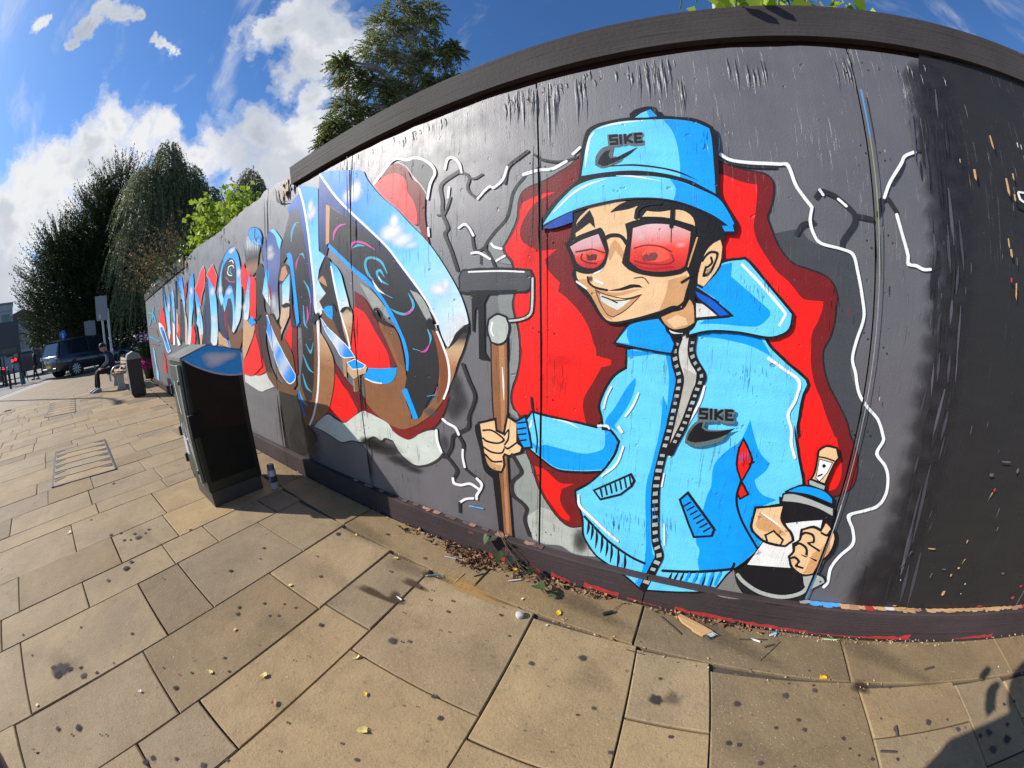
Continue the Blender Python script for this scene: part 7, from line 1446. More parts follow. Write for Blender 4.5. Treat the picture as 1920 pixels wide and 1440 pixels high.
lt.build('lettering', simple('can_letter_pink', (.85, .45, .50), .4), ac)

# ------------------------------------------------------------------ litter bin, bench, seated person
bn = empty('litter_bin', (-9.97, .66, 0), R(1), 'tall black litter bin with pitched grey lid beside end of hoarding', 'litter bin')
MB().box((0, 0, .44), (.44, .32, .80), 0, None, .012).build('body', M_BLACKP, bn)
MB().box((0, 0, .02), (.38, .26, .05)).build('base', M_BLACKP, bn)
MB().prism([(-.17, .835), (.17, .835), (.13, .95), (.0, 1.01), (-.13, .95)], -.23, .23, 'x').build('lid', simple('bin_lid_grey', (.20, .22, .21), .45, .2), bn)
MB().box((0, -.163, .45), (.40, .012, .70), 0, None, .004).build('door', simple('bin_door_grey', (.16, .15, .15), .4, .2), bn)
MB().box((0, -.172, .70), (.16, .012, .05)).build('handle', M_STEEL, bn)
M_TIMBER = mat_wood('bench_timber', (.30, .18, .10), (.42, .27, .16))
be = empty('bench', (-12.75, .30, 0), R(3), 'low steel and timber bench seating a dark clothed person beyond the bin', 'bench')
for k in range(4): MB().box((0, -.14+k*.10, .445), (1.7, .08, .035), 0, None, .005).build('seat_slat', M_TIMBER, be)
for k in range(3): MB().box((0, .24+k*.02, .56+k*.095), (1.7, .03, .075), 0, Matrix.Rotation(R(-12), 4, 'X'), .005).build('back_slat', M_TIMBER, be)
for x in (-.7, .7):
    MB().prism([(-.10, 0), (.16, 0), (.12, .20), (.14, .42), (-.08, .42), (-.04, .20)], x-.05, x+.05, 'x').build('leg', M_STEEL, be)
for x in (-.82, .82):
    MB().tube([(x, -.20, .43), (x, -.19, .52), (x, -.10, .62), (x, .08, .66), (x, .26, .66)], .02, 8).tube([(x, -.20, .43), (x, .20, .43), (x, .25, .60), (x, .30, .80)], .026, 8).build('armrest', simple('brushed_steel', (.55, .53, .50), .35, .7), be)
def skin_body(name, verts, edges, radii, mat, parent=None, root=0, sub=2):
    me = bpy.data.meshes.new(name); me.from_pydata(verts, edges, []); o = bpy.data.objects.new(name, me); link(o, parent); me.materials.append(mat)
    md = o.modifiers.new('skin', 'SKIN'); md.use_smooth_shade = True; s = o.modifiers.new('sub', 'SUBSURF'); s.levels = sub; s.render_levels = sub
    for i, r in enumerate(radii): d = me.skin_vertices[0].data[i]; d.radius = r if isinstance(r, tuple) else (r, r); d.use_root = (i == root)
    return o
M_SKIN = simple('skin', (.42, .26, .19), .55, var=.1, sss=0.0); M_NAVYCLOTH = simple('navy_cloth', (.016, .020, .055), .85, var=.3, bump=.1); M_BLACKCLOTH = simple('black_cloth', (.012, .012, .014), .85, var=.3, bump=.1); M_HAIRD = simple('dark_hair', (.012, .010, .009), .6); M_GREYSHOE = simple('grey_shoe', (.28, .28, .29), .6)
M_LIPS = simple('lips', (.28, .10, .09), .5)
def head(parent, loc, face=0, r=.105, hair=True, tilt=0):
    """skull with jaw, nose, ears, eyes, mouth, and hair over it; face points along -y turned by `face`"""
    M = Matrix.Translation(loc) @ Matrix.Rotation(face, 4, 'Z') @ Matrix.Rotation(tilt, 4, 'X'); m = MB(); N, K = 16, 12; vs = []
    for i in range(K+1):
        ph = math.pi*i/K; z = math.cos(ph)*r*1.25
        for k in range(N):
            th = 2*math.pi*k/N; x = math.sin(ph)*math.cos(th)*r*.82; y = math.sin(ph)*math.sin(th)*r
            if z < 0: x *= 1-.32*(-z/(r*1.25)); y = y*(1-.18*(-z/(r*1.25))) - .01*(-z/(r*1.25))
            vs.append((x, y, z))
    m.add(vs, [(i*N+k, i*N+(k+1) % N, (i+1)*N+(k+1) % N, (i+1)*N+k) for i in range(K) for k in range(N)], 0, True)
    m.add([(-.014, -r*.93, -.03), (.014, -r*.93, -.03), (0, -r*1.22, -.028), (0, -r*.98, .022)], [(0, 1, 2), (0, 2, 3), (2, 1, 3)])
    for s in (-1, 1): m.box((s*r*.82, .01, -.005), (.014, .03, .055), 0, None, .004)
    h = m.build('head', M_SKIN, parent, M)
    for s in (-1, 1): MB().box((s*.033, -r*.90, .008), (.022, .012, .009), 0, None, .002).build('eye', M_HAIRD, parent, M)
    MB().box((0, -r*.90, -.062), (.042, .012, .007), 0, None, .002).build('mouth', M_LIPS, parent, M)
    if hair:
        q = MB(); vs = []; HN = 7
        for i in range(HN+1):
            for k in range(N):
                th = 2*math.pi*k/N; back = .5+.5*math.sin(th); lim = math.pi*(.36+.22*back); ph = lim*i/HN; z = math.cos(ph)*r*1.34; vs.append((math.sin(ph)*math.cos(th)*r*.92, math.sin(ph)*math.sin(th)*r*1.1+.006, z))
        q.add(vs, [(i*N+k, i*N+(k+1) % N, (i+1)*N+(k+1) % N, (i+1)*N+k) for i in range(HN) for k in range(N)], 0, True); q.build('hair', M_HAIRD, parent, M)
def hand(parent, at, d, nrm, mat, s=1., curl=.9, side=1):
    """palm with four unequal bent fingers and a thumb leaving its side"""
    d, nrm = Vector(d).normalized(), Vector(nrm).normalized(); nrm = (nrm-d*nrm.dot(d)).normalized(); w = d.cross(nrm)*side; at = Vector(at)
    V_ = [at, at+d*.05*s]; E_ = [(0, 1)]; Rr = [(.022*s, .016*s), (.036*s, .016*s)]
    for k, ln in enumerate((.072, .082, .076, .06)):
        b = at+d*.075*s+w*(.03-.02*k)*s; V_.append(b); E_.append((1, len(V_)-1)); Rr.append(.0105*s); p = b; a = 0
        for j, f in enumerate((.45, .32, .23)):
            a += curl*(.5, .8, .6)[j]; dd = d*math.cos(a)+nrm*math.sin(a); p = p+dd*ln*f*s; V_.append(p); E_.append((len(V_)-2, len(V_)-1)); Rr.append((.0095-.001*j)*s)
    b = at+d*.02*s+w*.03*s; V_.append(b); E_.append((0, len(V_)-1)); Rr.append(.013*s); p = b
    for j, f in enumerate((.04, .03)): p = p+(d*.7+w*(.6-.5*j)+nrm*(.3+.4*j)).normalized()*f*s; V_.append(p); E_.append((len(V_)-2, len(V_)-1)); Rr.append((.011-.002*j)*s)
    return skin_body('hand', V_, E_, Rr, mat, parent, 0, 1)
ps = empty('person', (-12.62, .22, 0), R(8), 'person in navy top, black trousers and grey shoes sitting on the bench', 'person')
skin_body('body', [(0, 0, .55), (0, -.02, .75), (0, -.08, .93), (0, -.12, 1.0), (0, -.17, 1.06), (.17, -.05, .96), (.24, -.10, .74), (.16, -.30, .62), (-.17, -.05, .96), (-.24, -.10, .74), (-.16, -.30, .62)], [(0, 1), (1, 2), (2, 3), (3, 4), (2, 5), (5, 6), (6, 7), (2, 8), (8, 9), (9, 10)], [(.17, .13), (.16, .12), (.17, .115), .07, .055, .075, .055, .042, .075, .055, .042], M_NAVYCLOTH, ps)
skin_body('trousers', [(0, .02, .53), (.09, -.12, .53), (.11, -.47, .53), (.10, -.50, .10), (-.09, -.12, .53), (-.11, -.46, .53), (-.12, -.55, .10)], [(0, 1), (1, 2), (2, 3), (0, 4), (4, 5), (5, 6)], [(.16, .12), .095, .072, .05, .095, .072, .05], M_BLACKCLOTH, ps)
for x, y in ((.10, -.50), (-.12, -.55)): MB().prism([(y+.06, .0), (y-.20, .0), (y-.21, .035), (y-.12, .075), (y-.03, .10), (y+.06, .10)], x-.045, x+.045, 'x').build('shoe', M_GREYSHOE, ps)
head(ps, (0, -.20, 1.16), 0, .10, True, .55)
for s in (-1, 1): hand(ps, (s*.155, -.31, .615), (-s*.4, -.8, -.2), (0, 0, -1), M_SKIN, 1, .6, s)

# ------------------------------------------------------------------ signs, posts
sg = empty('road_sign', (-15.3, .12, 0), 0, 'grey back of a tall rectangular road sign on a slim steel pole', 'road sign')
MB().box((.06, .0, 2.42), (.02, .40, .80), 0, None, .006).build('sign_plate', M_GREYMET, sg)
MB().tube([(0, .0, 0), (0, .0, 2.83)], .038, 10).build('pole', M_STEEL, sg)
for z in (2.2, 2.65): MB().box((.04, 0, z), (.05, .40, .03)).build('bracket', M_STEEL, sg)
MB().box((.074, -.08, 2.15), (.006, .06, .14)).build('sticker', M_WHITEPAINT, sg)
pp = empty('sign_post', (-15.6, .33, 0), 0, 'bare grey steel post right of the tall sign pole', 'post')
MB().tube([(0, 0, 0), (0, 0, 2.36)], .042, 10).build('pole', M_STEEL, pp); MB().lathe([(0, 2.36), (.05, 2.36), (.045, 2.42), (0, 2.43)]).build('cap', M_STEEL, pp); MB().box((.05, 0, 1.02), (.05, .10, .10), 0, None, .01).build('push_box', M_WHITEPAINT, pp)
s2 = empty('road_sign', (-25.2, -.55, 0), R(4), 'smaller pale grey sign back seen above the roof of the parked car', 'road sign')
MB().box((.06, 0, 2.15), (.03, .62, .85), 0, None, .006).build('sign_plate', M_GREYMET, s2); MB().tube([(0, 0, -.1), (0, 0, 2.6)], .04, 10).build('pole', M_STEEL, s2)
s3 = empty('round_sign', (-23.6, -1.97, 0), 0, 'round blue sign with a white figure mark left of the car roof', 'road sign')
MB().lathe([(0, 0), (.20, 0), (.20, .015), (0, .015)], (.05, 0, 1.98), 24, 0, Matrix.Rotation(R(90), 4, 'Y')).build('sign_plate', simple('sign_blue', (.02, .14, .52), .4), s3)
mk = MB(); mk.box((.068, 0, 1.96), (.004, .05, .12)); mk.box((.068, 0, 2.05), (.004, .045, .045)); mk.box((.068, .03, 1.88), (.004, .03, .10)); mk.box((.068, -.03, 1.88), (.004, .03, .10)); mk.build('figure_mark', simple('sign_white', (.75, .75, .75), .4), s3)
MB().tube([(0, 0, -.1), (0, 0, 2.2)], .03, 10).build('pole', M_STEEL, s3)

lp = empty('lamp_post', (-21.2, -7.1, -.02), 0, 'tall slim grey lamp post at the kerb, out of the picture to the left', 'lamp post')
MB().tube([(0, 0, 0), (0, 0, 1.1)], .09, 10).build('base', M_STEEL, lp); MB().tube([(0, 0, 1.1), (0, 0, 8.0), (.3, .05, 8.3), (.9, .1, 8.4)], .055, 10).build('pole', M_STEEL, lp); MB().box((1.15, .12, 8.4), (.6, .22, .09), 0, None, .02).build('lantern', M_GREYMET, lp)
# ------------------------------------------------------------------ parked car and traffic
M_CARPAINT = simple('dark_blue_car_paint', (.018, .021, .034), .25, .2, var=.05, coat=.8); M_GLASS = simple('tinted_glass', (.010, .014, .022), .06, var=0, spec=.8); M_TYRE = simple('tyre_rubber', (.015, .015, .015), .85); M_ALLOY = simple('alloy', (.52, .53, .55), .3, .8); M_TAIL = simple('tail_light', (.50, .45, .45), .2)
def wheel(parent, loc, side, spokes=10):
    w = empty('wheel', loc, parent=parent); Mx = Matrix.Rotation(R(90), 4, 'Y')
    MB().lathe([(.255, -.12), (.33, -.13), (.365, -.10), (.372, 0), (.365, .10), (.33, .13), (.255, .12)], n=32, M=Mx).build('tyre', M_TYRE, w)
    rm = MB().lathe([(.255, -.1), (.262, 0), (.255, .11)], n=28, M=Mx)
    for k in range(spokes):
        for da in (-.07, .07):
            a = 2*math.pi*k/spokes+da; rm.box((side*.085, .155*math.cos(a), .155*math.sin(a)), (.03, .215, .022), 0, Matrix.Rotation(a, 4, 'X'))
    rm.lathe([(0, .0), (.06, 0), (.06, .03), (0, .035)], (side*.085, 0, 0), 14, 0, Matrix.Rotation(R(90)*side, 4, 'Y')); rm.build('rim', M_ALLOY, w); MB().lathe([(0, 0), (.25, 0)], (side*.02, 0, 0), 24, 0, Mx).build('brake_disc', M_BLACKP, w)
def car(loc, rz, label):
    c = empty('parked_car', loc, rz, label, 'car')
    # stations along y (front +): y, half width, sill, belt
    st = [(-2.46, .80, .52, 1.00), (-2.40, .93, .40, 1.10), (-2.0, .985, .34, 1.12), (-1.0, 1.0, .32, 1.10), (0, 1.0, .31, 1.08), (1.0, 1.0, .32, 1.06), (1.45, .985, .34, 1.04), (2.0, .96, .36, 1.01), (2.38, .88, .40, .96), (2.48, .72, .48, .86)]
    m = MB(); vs = []; n = 10
    for y, w, s, b in st: vs += [(-w*.93, y, s), (-w, y, s+.16), (-w*1.005, y, (s+b)/2+.05), (-w*.975, y, b-.04), (-w*.90, y, b), (w*.90, y, b), (w*.975, y, b-.04), (w*1.005, y, (s+b)/2+.05), (w, y, s+.16), (w*.93, y, s)]
    fs = [(i*n+k, i*n+(k+1) % n, (i+1)*n+(k+1) % n, (i+1)*n+k) for i in range(len(st)-1) for k in range(n)]+[tuple(range(n)), tuple(range((len(st)-1)*n, len(st)*n))]
    m.add(vs, fs, 0, True); m.build('body', M_CARPAINT, c)
    gh = [(-2.36, .86, 1.06), (-2.12, .72, 1.72), (-1.6, .74, 1.80), (-.6, .76, 1.83), (.2, .75, 1.80), (.55, .72, 1.74), (1.35, .84, 1.05)]
    m = MB(); vs = []
    for y, w, z in gh: vs += [(-w-.0, y, z), (w, y, z)]
    low = [(-.93, -2.34, 1.06), (.93, -2.34, 1.06), (-.93, 1.40, 1.03), (.93, 1.40, 1.03)]
    rf = MB(); rv = []
    for y, w, z in gh[1:6]: rv += [(-w, y, z-.03), (-w*.8, y, z+.01), (w*.8, y, z+.01), (w, y, z-.03)]
    rf.add(rv, [(i*4+k, i*4+k+1, (i+1)*4+k+1, (i+1)*4+k) for i in range(4) for k in range(3)], 0, True)
    for s in (-1, 1):
        rf.tube([(s*.93, -2.34, 1.04), (s*.72, -2.12, 1.70)], .055, 6).tube([(s*.90, 1.38, 1.03), (s*.73, .52, 1.73)], .035, 6); rf.box((s*.86, -.55, 1.40), (.05, .10, .72), 0, Matrix.Rotation(s*R(-14), 4, 'Y')); rf.tube([(s*.75, -2.1, 1.70), (s*.77, -.6, 1.80), (s*.74, .5, 1.72)], .03, 6)
    rf.build('roof', M_CARPAINT, c)
    for s in (-1, 1):
        for name, q in (('side_window', [(-2.26, 1.08), (-2.05, 1.66), (-.64, 1.76), (-.64, 1.08)]), ('side_window', [(-.50, 1.08), (-.50, 1.76), (.48, 1.69), (1.15, 1.10)])):
            MB().add([(s*(.955-(z-1.05)*.30), y, z) for y, z in q]+[(s*(.925-(z-1.05)*.30), y, z) for y, z in q], [(0, 1, 2, 3), (7, 6, 5, 4), (0, 4, 5, 1), (1, 5, 6, 2), (2, 6, 7, 3), (3, 7, 4, 0)]).build(name, M_GLASS, c)
        MB().box((s*1.06, .95, 1.12), (.16, .10, .14), 0, None, .02).build('mirror', M_CARPAINT, c)
        for y in (-1.45, 1.47): wheel(c, (s*.90, y, .372), s)
        for y in (-1.45, 1.47): MB().lathe([(0, 0), (.42, 0), (.42, .006), (0, .006)], (s*.992, y, .40), 28, 0, Matrix.Rotation(R(90), 4, 'Y')).build('wheel_arch', M_BLACKP, c)
        MB().box((s*.84, -2.43, 1.02), (.14, .06, .16), 0, None, .01).build('rear_light', M_TAIL, c); MB().box((s*.72, 2.42, .84), (.26, .06, .12), 0, None, .01).build('headlight', M_TAIL, c)
        MB().box((s*1.005, .15, .97), (.02, .18, .025)).build('door_handle', M_CARPAINT, c)
    MB().add([(-.80, -2.37, 1.10), (.80, -2.37, 1.10), (.66, -2.15, 1.66), (-.66, -2.15, 1.66)], [(0, 1, 2, 3)]).build('rear_window', M_GLASS, c); MB().add([(-.80, 1.37, 1.08), (.80, 1.37, 1.08), (.68, .58, 1.71), (-.68, .58, 1.71)], [(0, 1, 2, 3)]).build('windscreen', M_GLASS, c)
    MB().box((0, -2.48, .62), (.52, .03, .12)).build('number_plate', simple('plate_yellow', (.65, .5, .08), .4), c); MB().box((0, -2.45, .48), (1.5, .08, .16), 0, None, .02).build('bumper', M_BLACKP, c)
    return c
car((-23.9, -.72, -.04), R(33), 'dark blue estate-bodied off-road car parked under the dark trees')
tr = empty('truck', (-36.0, -5.75, -.12), R(95), 'dark blue lorry with pale roof driving up on the road at the left', 'truck')
MB().box((0, 0, 1.05), (1.9, 3.2, 1.3), 0, None, .06).build('cab', simple('truck_blue', (.02, .03, .06), .3, .2, coat=.5), tr); MB().box((0, -.2, 1.80), (1.9, 2.5, .18), 0, None, .05).build('roof', simple('truck_roof_grey', (.5, .5, .5), .4), tr)
MB().box((0, 1.64, 1.35), (1.6, .03, .55), 0, None, .01).build('windscreen', M_GLASS, tr)
for s in (-1, 1):
    MB().box((s*.7, 1.63, .62), (.25, .04, .14)).build('headlight', M_TAIL, tr)
    for y in (-1.1, 1.1): wheel(tr, (s*.85, y, .372), s, 6)
    MB().box((s*.955, .2, 1.35), (.02, 2.2, .5)).build('side_window', M_GLASS, tr)
pd = empty('person', (-28.1, -4.3, -.10), R(20), 'distant person in black standing by the road left of the car', 'person')
skin_body('body', [(0, 0, .95), (0, 0, 1.2), (0, 0, 1.42), (0, 0, 1.52), (.19, 0, 1.38), (.24, .02, 1.1), (.22, -.06, .86), (-.19, 0, 1.38), (-.24, .02, 1.1), (-.22, -.06, .86)], [(0, 1), (1, 2), (2, 3), (2, 4), (4, 5), (5, 6), (2, 7), (7, 8), (8, 9)], [(.17, .12), (.17, .12), (.17, .10), .06, .07, .052, .04, .07, .052, .04], M_BLACKCLOTH, pd)
skin_body('trousers', [(0, 0, .95), (.10, 0, .85), (.12, -.05, .48), (.13, .06, .08), (-.10, 0, .85), (-.11, -.10, .48), (-.12, -.20, .08)], [(0, 1), (1, 2), (2, 3), (0, 4), (4, 5), (5, 6)], [(.15, .11), .09, .065, .05, .09, .065, .05], M_BLACKCLOTH, pd)
head(pd, (0, -.02, 1.66), 0, .10)
for s in (-1, 1): hand(pd, (s*.22, -.065, .85), (0, -.2, -1), (0, -1, 0), M_SKIN, 1, .5, s)
for x, y in ((.13, .06), (-.12, -.20)): MB().box((x, y-.05, .04), (.09, .26, .08), 0, None, .02).build('shoe', M_BLACKP, pd)
# posts, barriers and the board at the crossing
tl = empty('traffic_signal_post', (-24.0, -4.48, -.0), 0, 'thick dark teal post at the kerb with red signal lamps on its left', 'signal post')
MB().tube([(0, 0, 0), (0, 0, .55)], .13, 12).build('base', simple('teal_paint', (.02, .10, .11), .4), tl); MB().tube([(0, 0, .55), (0, 0, 1.52)], .07, 12).build('pole', M_BLACKP, tl); MB().box((.02, -.24, 1.20), (.18, .30, .30), 0, None, .02).build('signal_box', M_BLACKP, tl); MB().box((0, -.1, 1.52), (.1, .4, .05)).build('arm', M_BLACKP, tl)
M_REDL = simple('red_signal_lens', (.7, .02, .03), .3); M_REDL.node_tree.nodes['Principled BSDF'].inputs['Emission Color'].default_value = (1, .03, .04, 1); M_REDL.node_tree.nodes['Principled BSDF'].inputs['Emission Strength'].default_value = 1.2
for y in (-.19, -.37): MB().lathe([(0, .02), (.06, .01), (.075, 0)], (.115, y, 1.24-(.04 if y < -.3 else 0)), 14, 0, Matrix.Rotation(R(90), 4, 'Y')).build('red_lamp', M_REDL, tl)
for (x, y, red, lab) in ((-22.9, -4.95, 0, 'nearest and tallest slim dark bollard, just left of the teal signal post'), (-25.3, -5.15, 0, 'dark bollard directly behind the nearest one at the crossing'), (-25.9, -5.85, 1, 'slim dark bollard with a red band, far left edge'), (-27.4, -6.35, 0, 'farthest slim bollard, partly cut by the left edge of the picture')):
    b = empty('bollard', (x, y, -.03), 0, lab, 'bollard', 'bollards at the crossing')
    MB().lathe([(0, 0), (.055, 0), (.05, .85), (.065, .86), (.065, .95), (.03, .99), (0, 1.0)], n=12).build('post', M_BLACKP, b); MB().lathe([(.066, .865), (.066, .945)], n=12).build('band', M_REDL if red else M_STEEL, b)
rl = empty('guard_rail', (-26.2, -6.1, -.05), math.atan2(.7, 2.6)+R(90), 'low dark metal guard rail between the bollards at far left', 'railing')
for z in (.3, .62): MB().tube([(-1.6, 0, z), (1.6, 0, z)], .025, 8).build('rail', M_BLACKP, rl)
for x in (-1.5, -.5, .5, 1.5): MB().tube([(x, 0, 0), (x, 0, .66)], .022, 8).build('post', M_BLACKP, rl)
bd = empty('roadside_board', (-27.2, -5.55, -.1), R(8), 'large dark grey board on posts rising beside the road at far left', 'board')
MB().box((0, 0, 2.5), (.12, 1.25, 1.75), 0, None, .02).build('panel', simple('dark_board', (.045, .05, .06), .5), bd)
for y in (-.5, .5): MB().box((0, y, .9), (.1, .09, 1.8)).build('leg', M_BLACKP, bd)
MB().box((.08, -.1, 1.85), (.02, .9, .25)).build('lower_strip', simple('board_strip', (.10, .11, .08), .6), bd)
sh = empty('bus_shelter', (-31, -9.2, -.1), R(10), 'dark shelter by the road at the far left edge of the picture', 'shelter')
MB().box((0, 0, 2.35), (1.4, 4.2, .12), 0, None, .03).build('roof', M_BLACKP, sh); MB().box((-.6, 0, 1.2), (.05, 4.0, 2.1)).build('back_panel', simple('shelter_glass', (.05, .06, .07), .15, spec=.7), sh)
for y in (-2, 2):
    for x in (-.6, .6): MB().tube([(x, y, 0), (x, y, 2.3)], .05, 8).build('post', M_BLACKP, sh)
bg = empty('office_building', (-66, -17.6, -.2), R(12), 'pale grey flat-roofed concrete building at the far left', 'building')
MB().box((0, 0, 4.1), (10, 9.6, 8.2)).build('wall', simple('concrete_render', (.42, .40, .37), .85, var=.1, scale=1.5), bg)
MB().box((0, 0, 8.28), (10.3, 9.9, .2)).build('roof_edge', simple('roof_edge_grey', (.2, .2, .2), .7), bg)
for z in (6.6, 4.6, 2.6):
    MB().box((5.02, 0, z+.75), (.1, 9.65, .12)).build('string_course', M_KERB, bg)
    for k in range(5): f = MB().box((5.03, -3.8+k*1.9, z-.2), (.08, 1.2, 1.2), 0, None, .02).build('window', M_KERB, bg); MB().box((5.06, -3.8+k*1.9, z-.2), (.04, 1.05, 1.05)).build('pane', M_GLASS, f)
for k, (x, y, w, h) in enumerate(((-110, -18, 14, 9), (-120, -6, 12, 7))):
    b = empty('distant_house', (x, y, -.2), R(5), ('distant pale block beyond the road, left' if k == 0 else 'distant low brown block behind the roadside trees'), 'building')
    MB().box((0, 0, h/2), (10, w, h)).build('wall', simple('far_wall', (.30, .27, .24) if k == 0 else (.20, .13, .10), .9), b); MB().prism([(-w/2-.3, h), (w/2+.3, h), (0, h+2.4)], -5.2, 5.2, 'x').build('roof', simple('far_roof', (.10, .07, .06), .9), b)
    for q in range(4): MB().box((5.03, -w*.36+q*w*.24, h*.6), (.08, 1.2, 1.4)).build('window', M_GLASS, b)

# ------------------------------------------------------------------ foliage
def leaf_mat(name, a, b, rough=.5, trans=.25):
    m = NT(name); at = m.attr('tint'); sep = m.n('ShaderNodeSeparateColor'); m.l(at.outputs['Color'], sep.inputs[0])
    c = m.mix(sep.outputs[0], a, b); m.col(c).set(rough=rough, spec=.15)
    tr = m.n('ShaderNodeBsdfTranslucent'); m.l(m.mix(.5, c, tuple(min(1, x*1.6) for x in b)), tr.inputs['Color'])
    mx = m.n('ShaderNodeMixShader'); mx.inputs[0].default_value = trans; out = m.t.nodes['Material Output']
    m.l(m.b.outputs[0], mx.inputs[1]); m.l(tr.outputs[0], mx.inputs[2]); m.l(mx.outputs[0], out.inputs['Surface']); return m.m
def leaves(name, P, D, size, mat, parent, ar=.55, rs=np.random.RandomState(3), tint=None, fold=.25, jitter=.7, label=None):
    """many leaf blades: P centres, D preferred long axis, each a folded pair of triangles-quads"""
    n = len(P); d = D+rs.normal(0, jitter, (n, 3)); d /= np.linalg.norm(d, axis=1)[:, None]+1e-9
    r = rs.normal(0, 1, (n, 3)); w = np.cross(d, r); w /= np.linalg.norm(w, axis=1)[:, None]+1e-9; up = np.cross(w, d)
    s = size*rs.uniform(.6, 1.3, n)[:, None]
    A = P-d*s*.5; B = P+w*s*ar*.5+up*s*fold*.5; C_ = P+d*s*.5; E_ = P-w*s*ar*.5+up*s*fold*.5
    v = np.stack([A, B, C_, E_], 1).reshape(-1, 3); me = bpy.data.meshes.new(name)
    me.vertices.add(4*n); me.vertices.foreach_set('co', v.ravel()); me.loops.add(4*n); me.loops.foreach_set('vertex_index', np.arange(4*n, dtype=np.int32))
    me.polygons.add(n); me.polygons.foreach_set('loop_start', np.arange(0, 4*n, 4, dtype=np.int32))
    try: me.polygons.foreach_set('loop_total', np.full(n, 4, dtype=np.int32))
    except Exception: pass
    t = tint if tint is not None else rs.uniform(0, 1, n)
    at = me.attributes.new('tint', 'FLOAT_COLOR', 'FACE'); c = np.ones((n, 4), np.float32); c[:, :3] = t[:, None]; at.data.foreach_set('color', c.ravel())
    me.update(); me.validate(); me.materials.append(mat); o = bpy.data.objects.new(name, me); return link(o, parent)
RS = np.random.RandomState(11)
M_BARK = simple('bark', (.10, .08, .065), .9, var=.4, scale=12, bump=.5); M_BIRCHBARK = simple('birch_bark', (.42, .40, .36), .8, var=.5, scale=9, bump=.3)
M_YEW = leaf_mat('yew_needles', (.024, .036, .016), (.058, .078, .030), .6, .15); M_BIRCH = leaf_mat('birch_leaves', (.11, .135, .040), (.26, .275, .095), .5, .30); M_WEEP = leaf_mat('weeping_birch_leaves', (.085, .105, .050), (.23, .245, .125), .55, .2)
M_LIME = leaf_mat('bright_vine_leaves', (.16, .26, .02), (.36, .46, .05), .45, .3); M_DARKLEAF = leaf_mat('ivy_leaves', (.03, .06, .018), (.07, .12, .03), .45, .2); M_SEED = leaf_mat('seed_heads', (.15, .10, .045), (.28, .20, .09), .8, .05); M_FAR = leaf_mat('far_leaves', (.04, .055, .03), (.10, .115, .055), .6, .1)
M_PINK = leaf_mat('pink_petals', (.45, .03, .16), (.70, .07, .28), .5, .2); M_PURPLE = leaf_mat('purple_petals', (.22, .12, .34), (.45, .28, .42), .5, .2); M_CREAM = leaf_mat('cream_flowers', (.45, .46, .30), (.62, .62, .45), .6, .2)
def spray_tree(name, base, H, rad, label, cat, cone, n_spray, per, mat, bark, size, group=None, droop=0., trunk_r=.25, spike=.6, lobes=None, seed=1, zmin=.3, sprl=1.2, ar=.4, jit=.035, dj=.45):
    """tree of many leafy sprays: limbs from a tapered trunk, each spray a curved twig carrying blades"""
    rs = np.random.RandomState(seed); t = empty(name, base, 0, label, cat, group)
    tr = MB(); tr.tube([(0, 0, -.1), (.05, .03, H*.3), (-.05, .05, H*.62), (0, 0, H*.92)], [trunk_r, trunk_r*.8, trunk_r*.5, trunk_r*.12], 10); tr.build('trunk', bark, t)
    lb = MB(); PP = []; DD = []; TT = []
    for i in range(n_spray):
        if lobes: 
            c = lobes[rs.randint(len(lobes))]; u = rs.normal(0, 1, 3); u /= np.linalg.norm(u); rr = rs.uniform(.15, 1.0)**.5
            p = np.array(c[:3])+u*np.array(c[3:6])*rr; out = u*np.array([1, 1, .6])+np.array([0, 0, spike])
        else:
            z = rs.uniform(zmin, 1); a = rs.uniform(0, 2*math.pi); rr = cone(z)*rad*(.35+.65*rs.uniform(0, 1)**.5)
            p = np.array([math.cos(a)*rr, math.sin(a)*rr, z*H]); out = np.array([math.cos(a), math.sin(a), spike+.4*z])
        out = out/np.linalg.norm(out); L = sprl*rs.uniform(.5, 1.25)
        if i % 9 == 0: lb.tube([(0, 0, max(.5, p[2]-.35*math.hypot(p[0], p[1])-.4)), tuple(p*np.array([.5, .5, 1])-np.array([0, 0, .15])), tuple(p)], [trunk_r*.22, trunk_r*.12, .012], 5)
        k = np.linspace(0, 1, per)[:, None]; curve = p+out*L*k+np.array([0, 0, -droop])*L*(k**1.6)
        curve = curve+rs.uniform(-1.5, 1.5, (per, 3))*(jit*L+.012)*(1.1-.7*k); dirs = np.tile(out, (per, 1))+np.array([0, 0, -droop*1.6])*k
        PP.append(curve); DD.append(dirs); TT.append(np.clip(rs.normal(.5, .2)+rs.normal(0, .18, per), 0, 1))
    lb.build('limbs', bark, t)
    c = leaves('crown', np.concatenate(PP), np.concatenate(DD), size, mat, t, ar, rs, np.concatenate(TT), .25, dj); return t
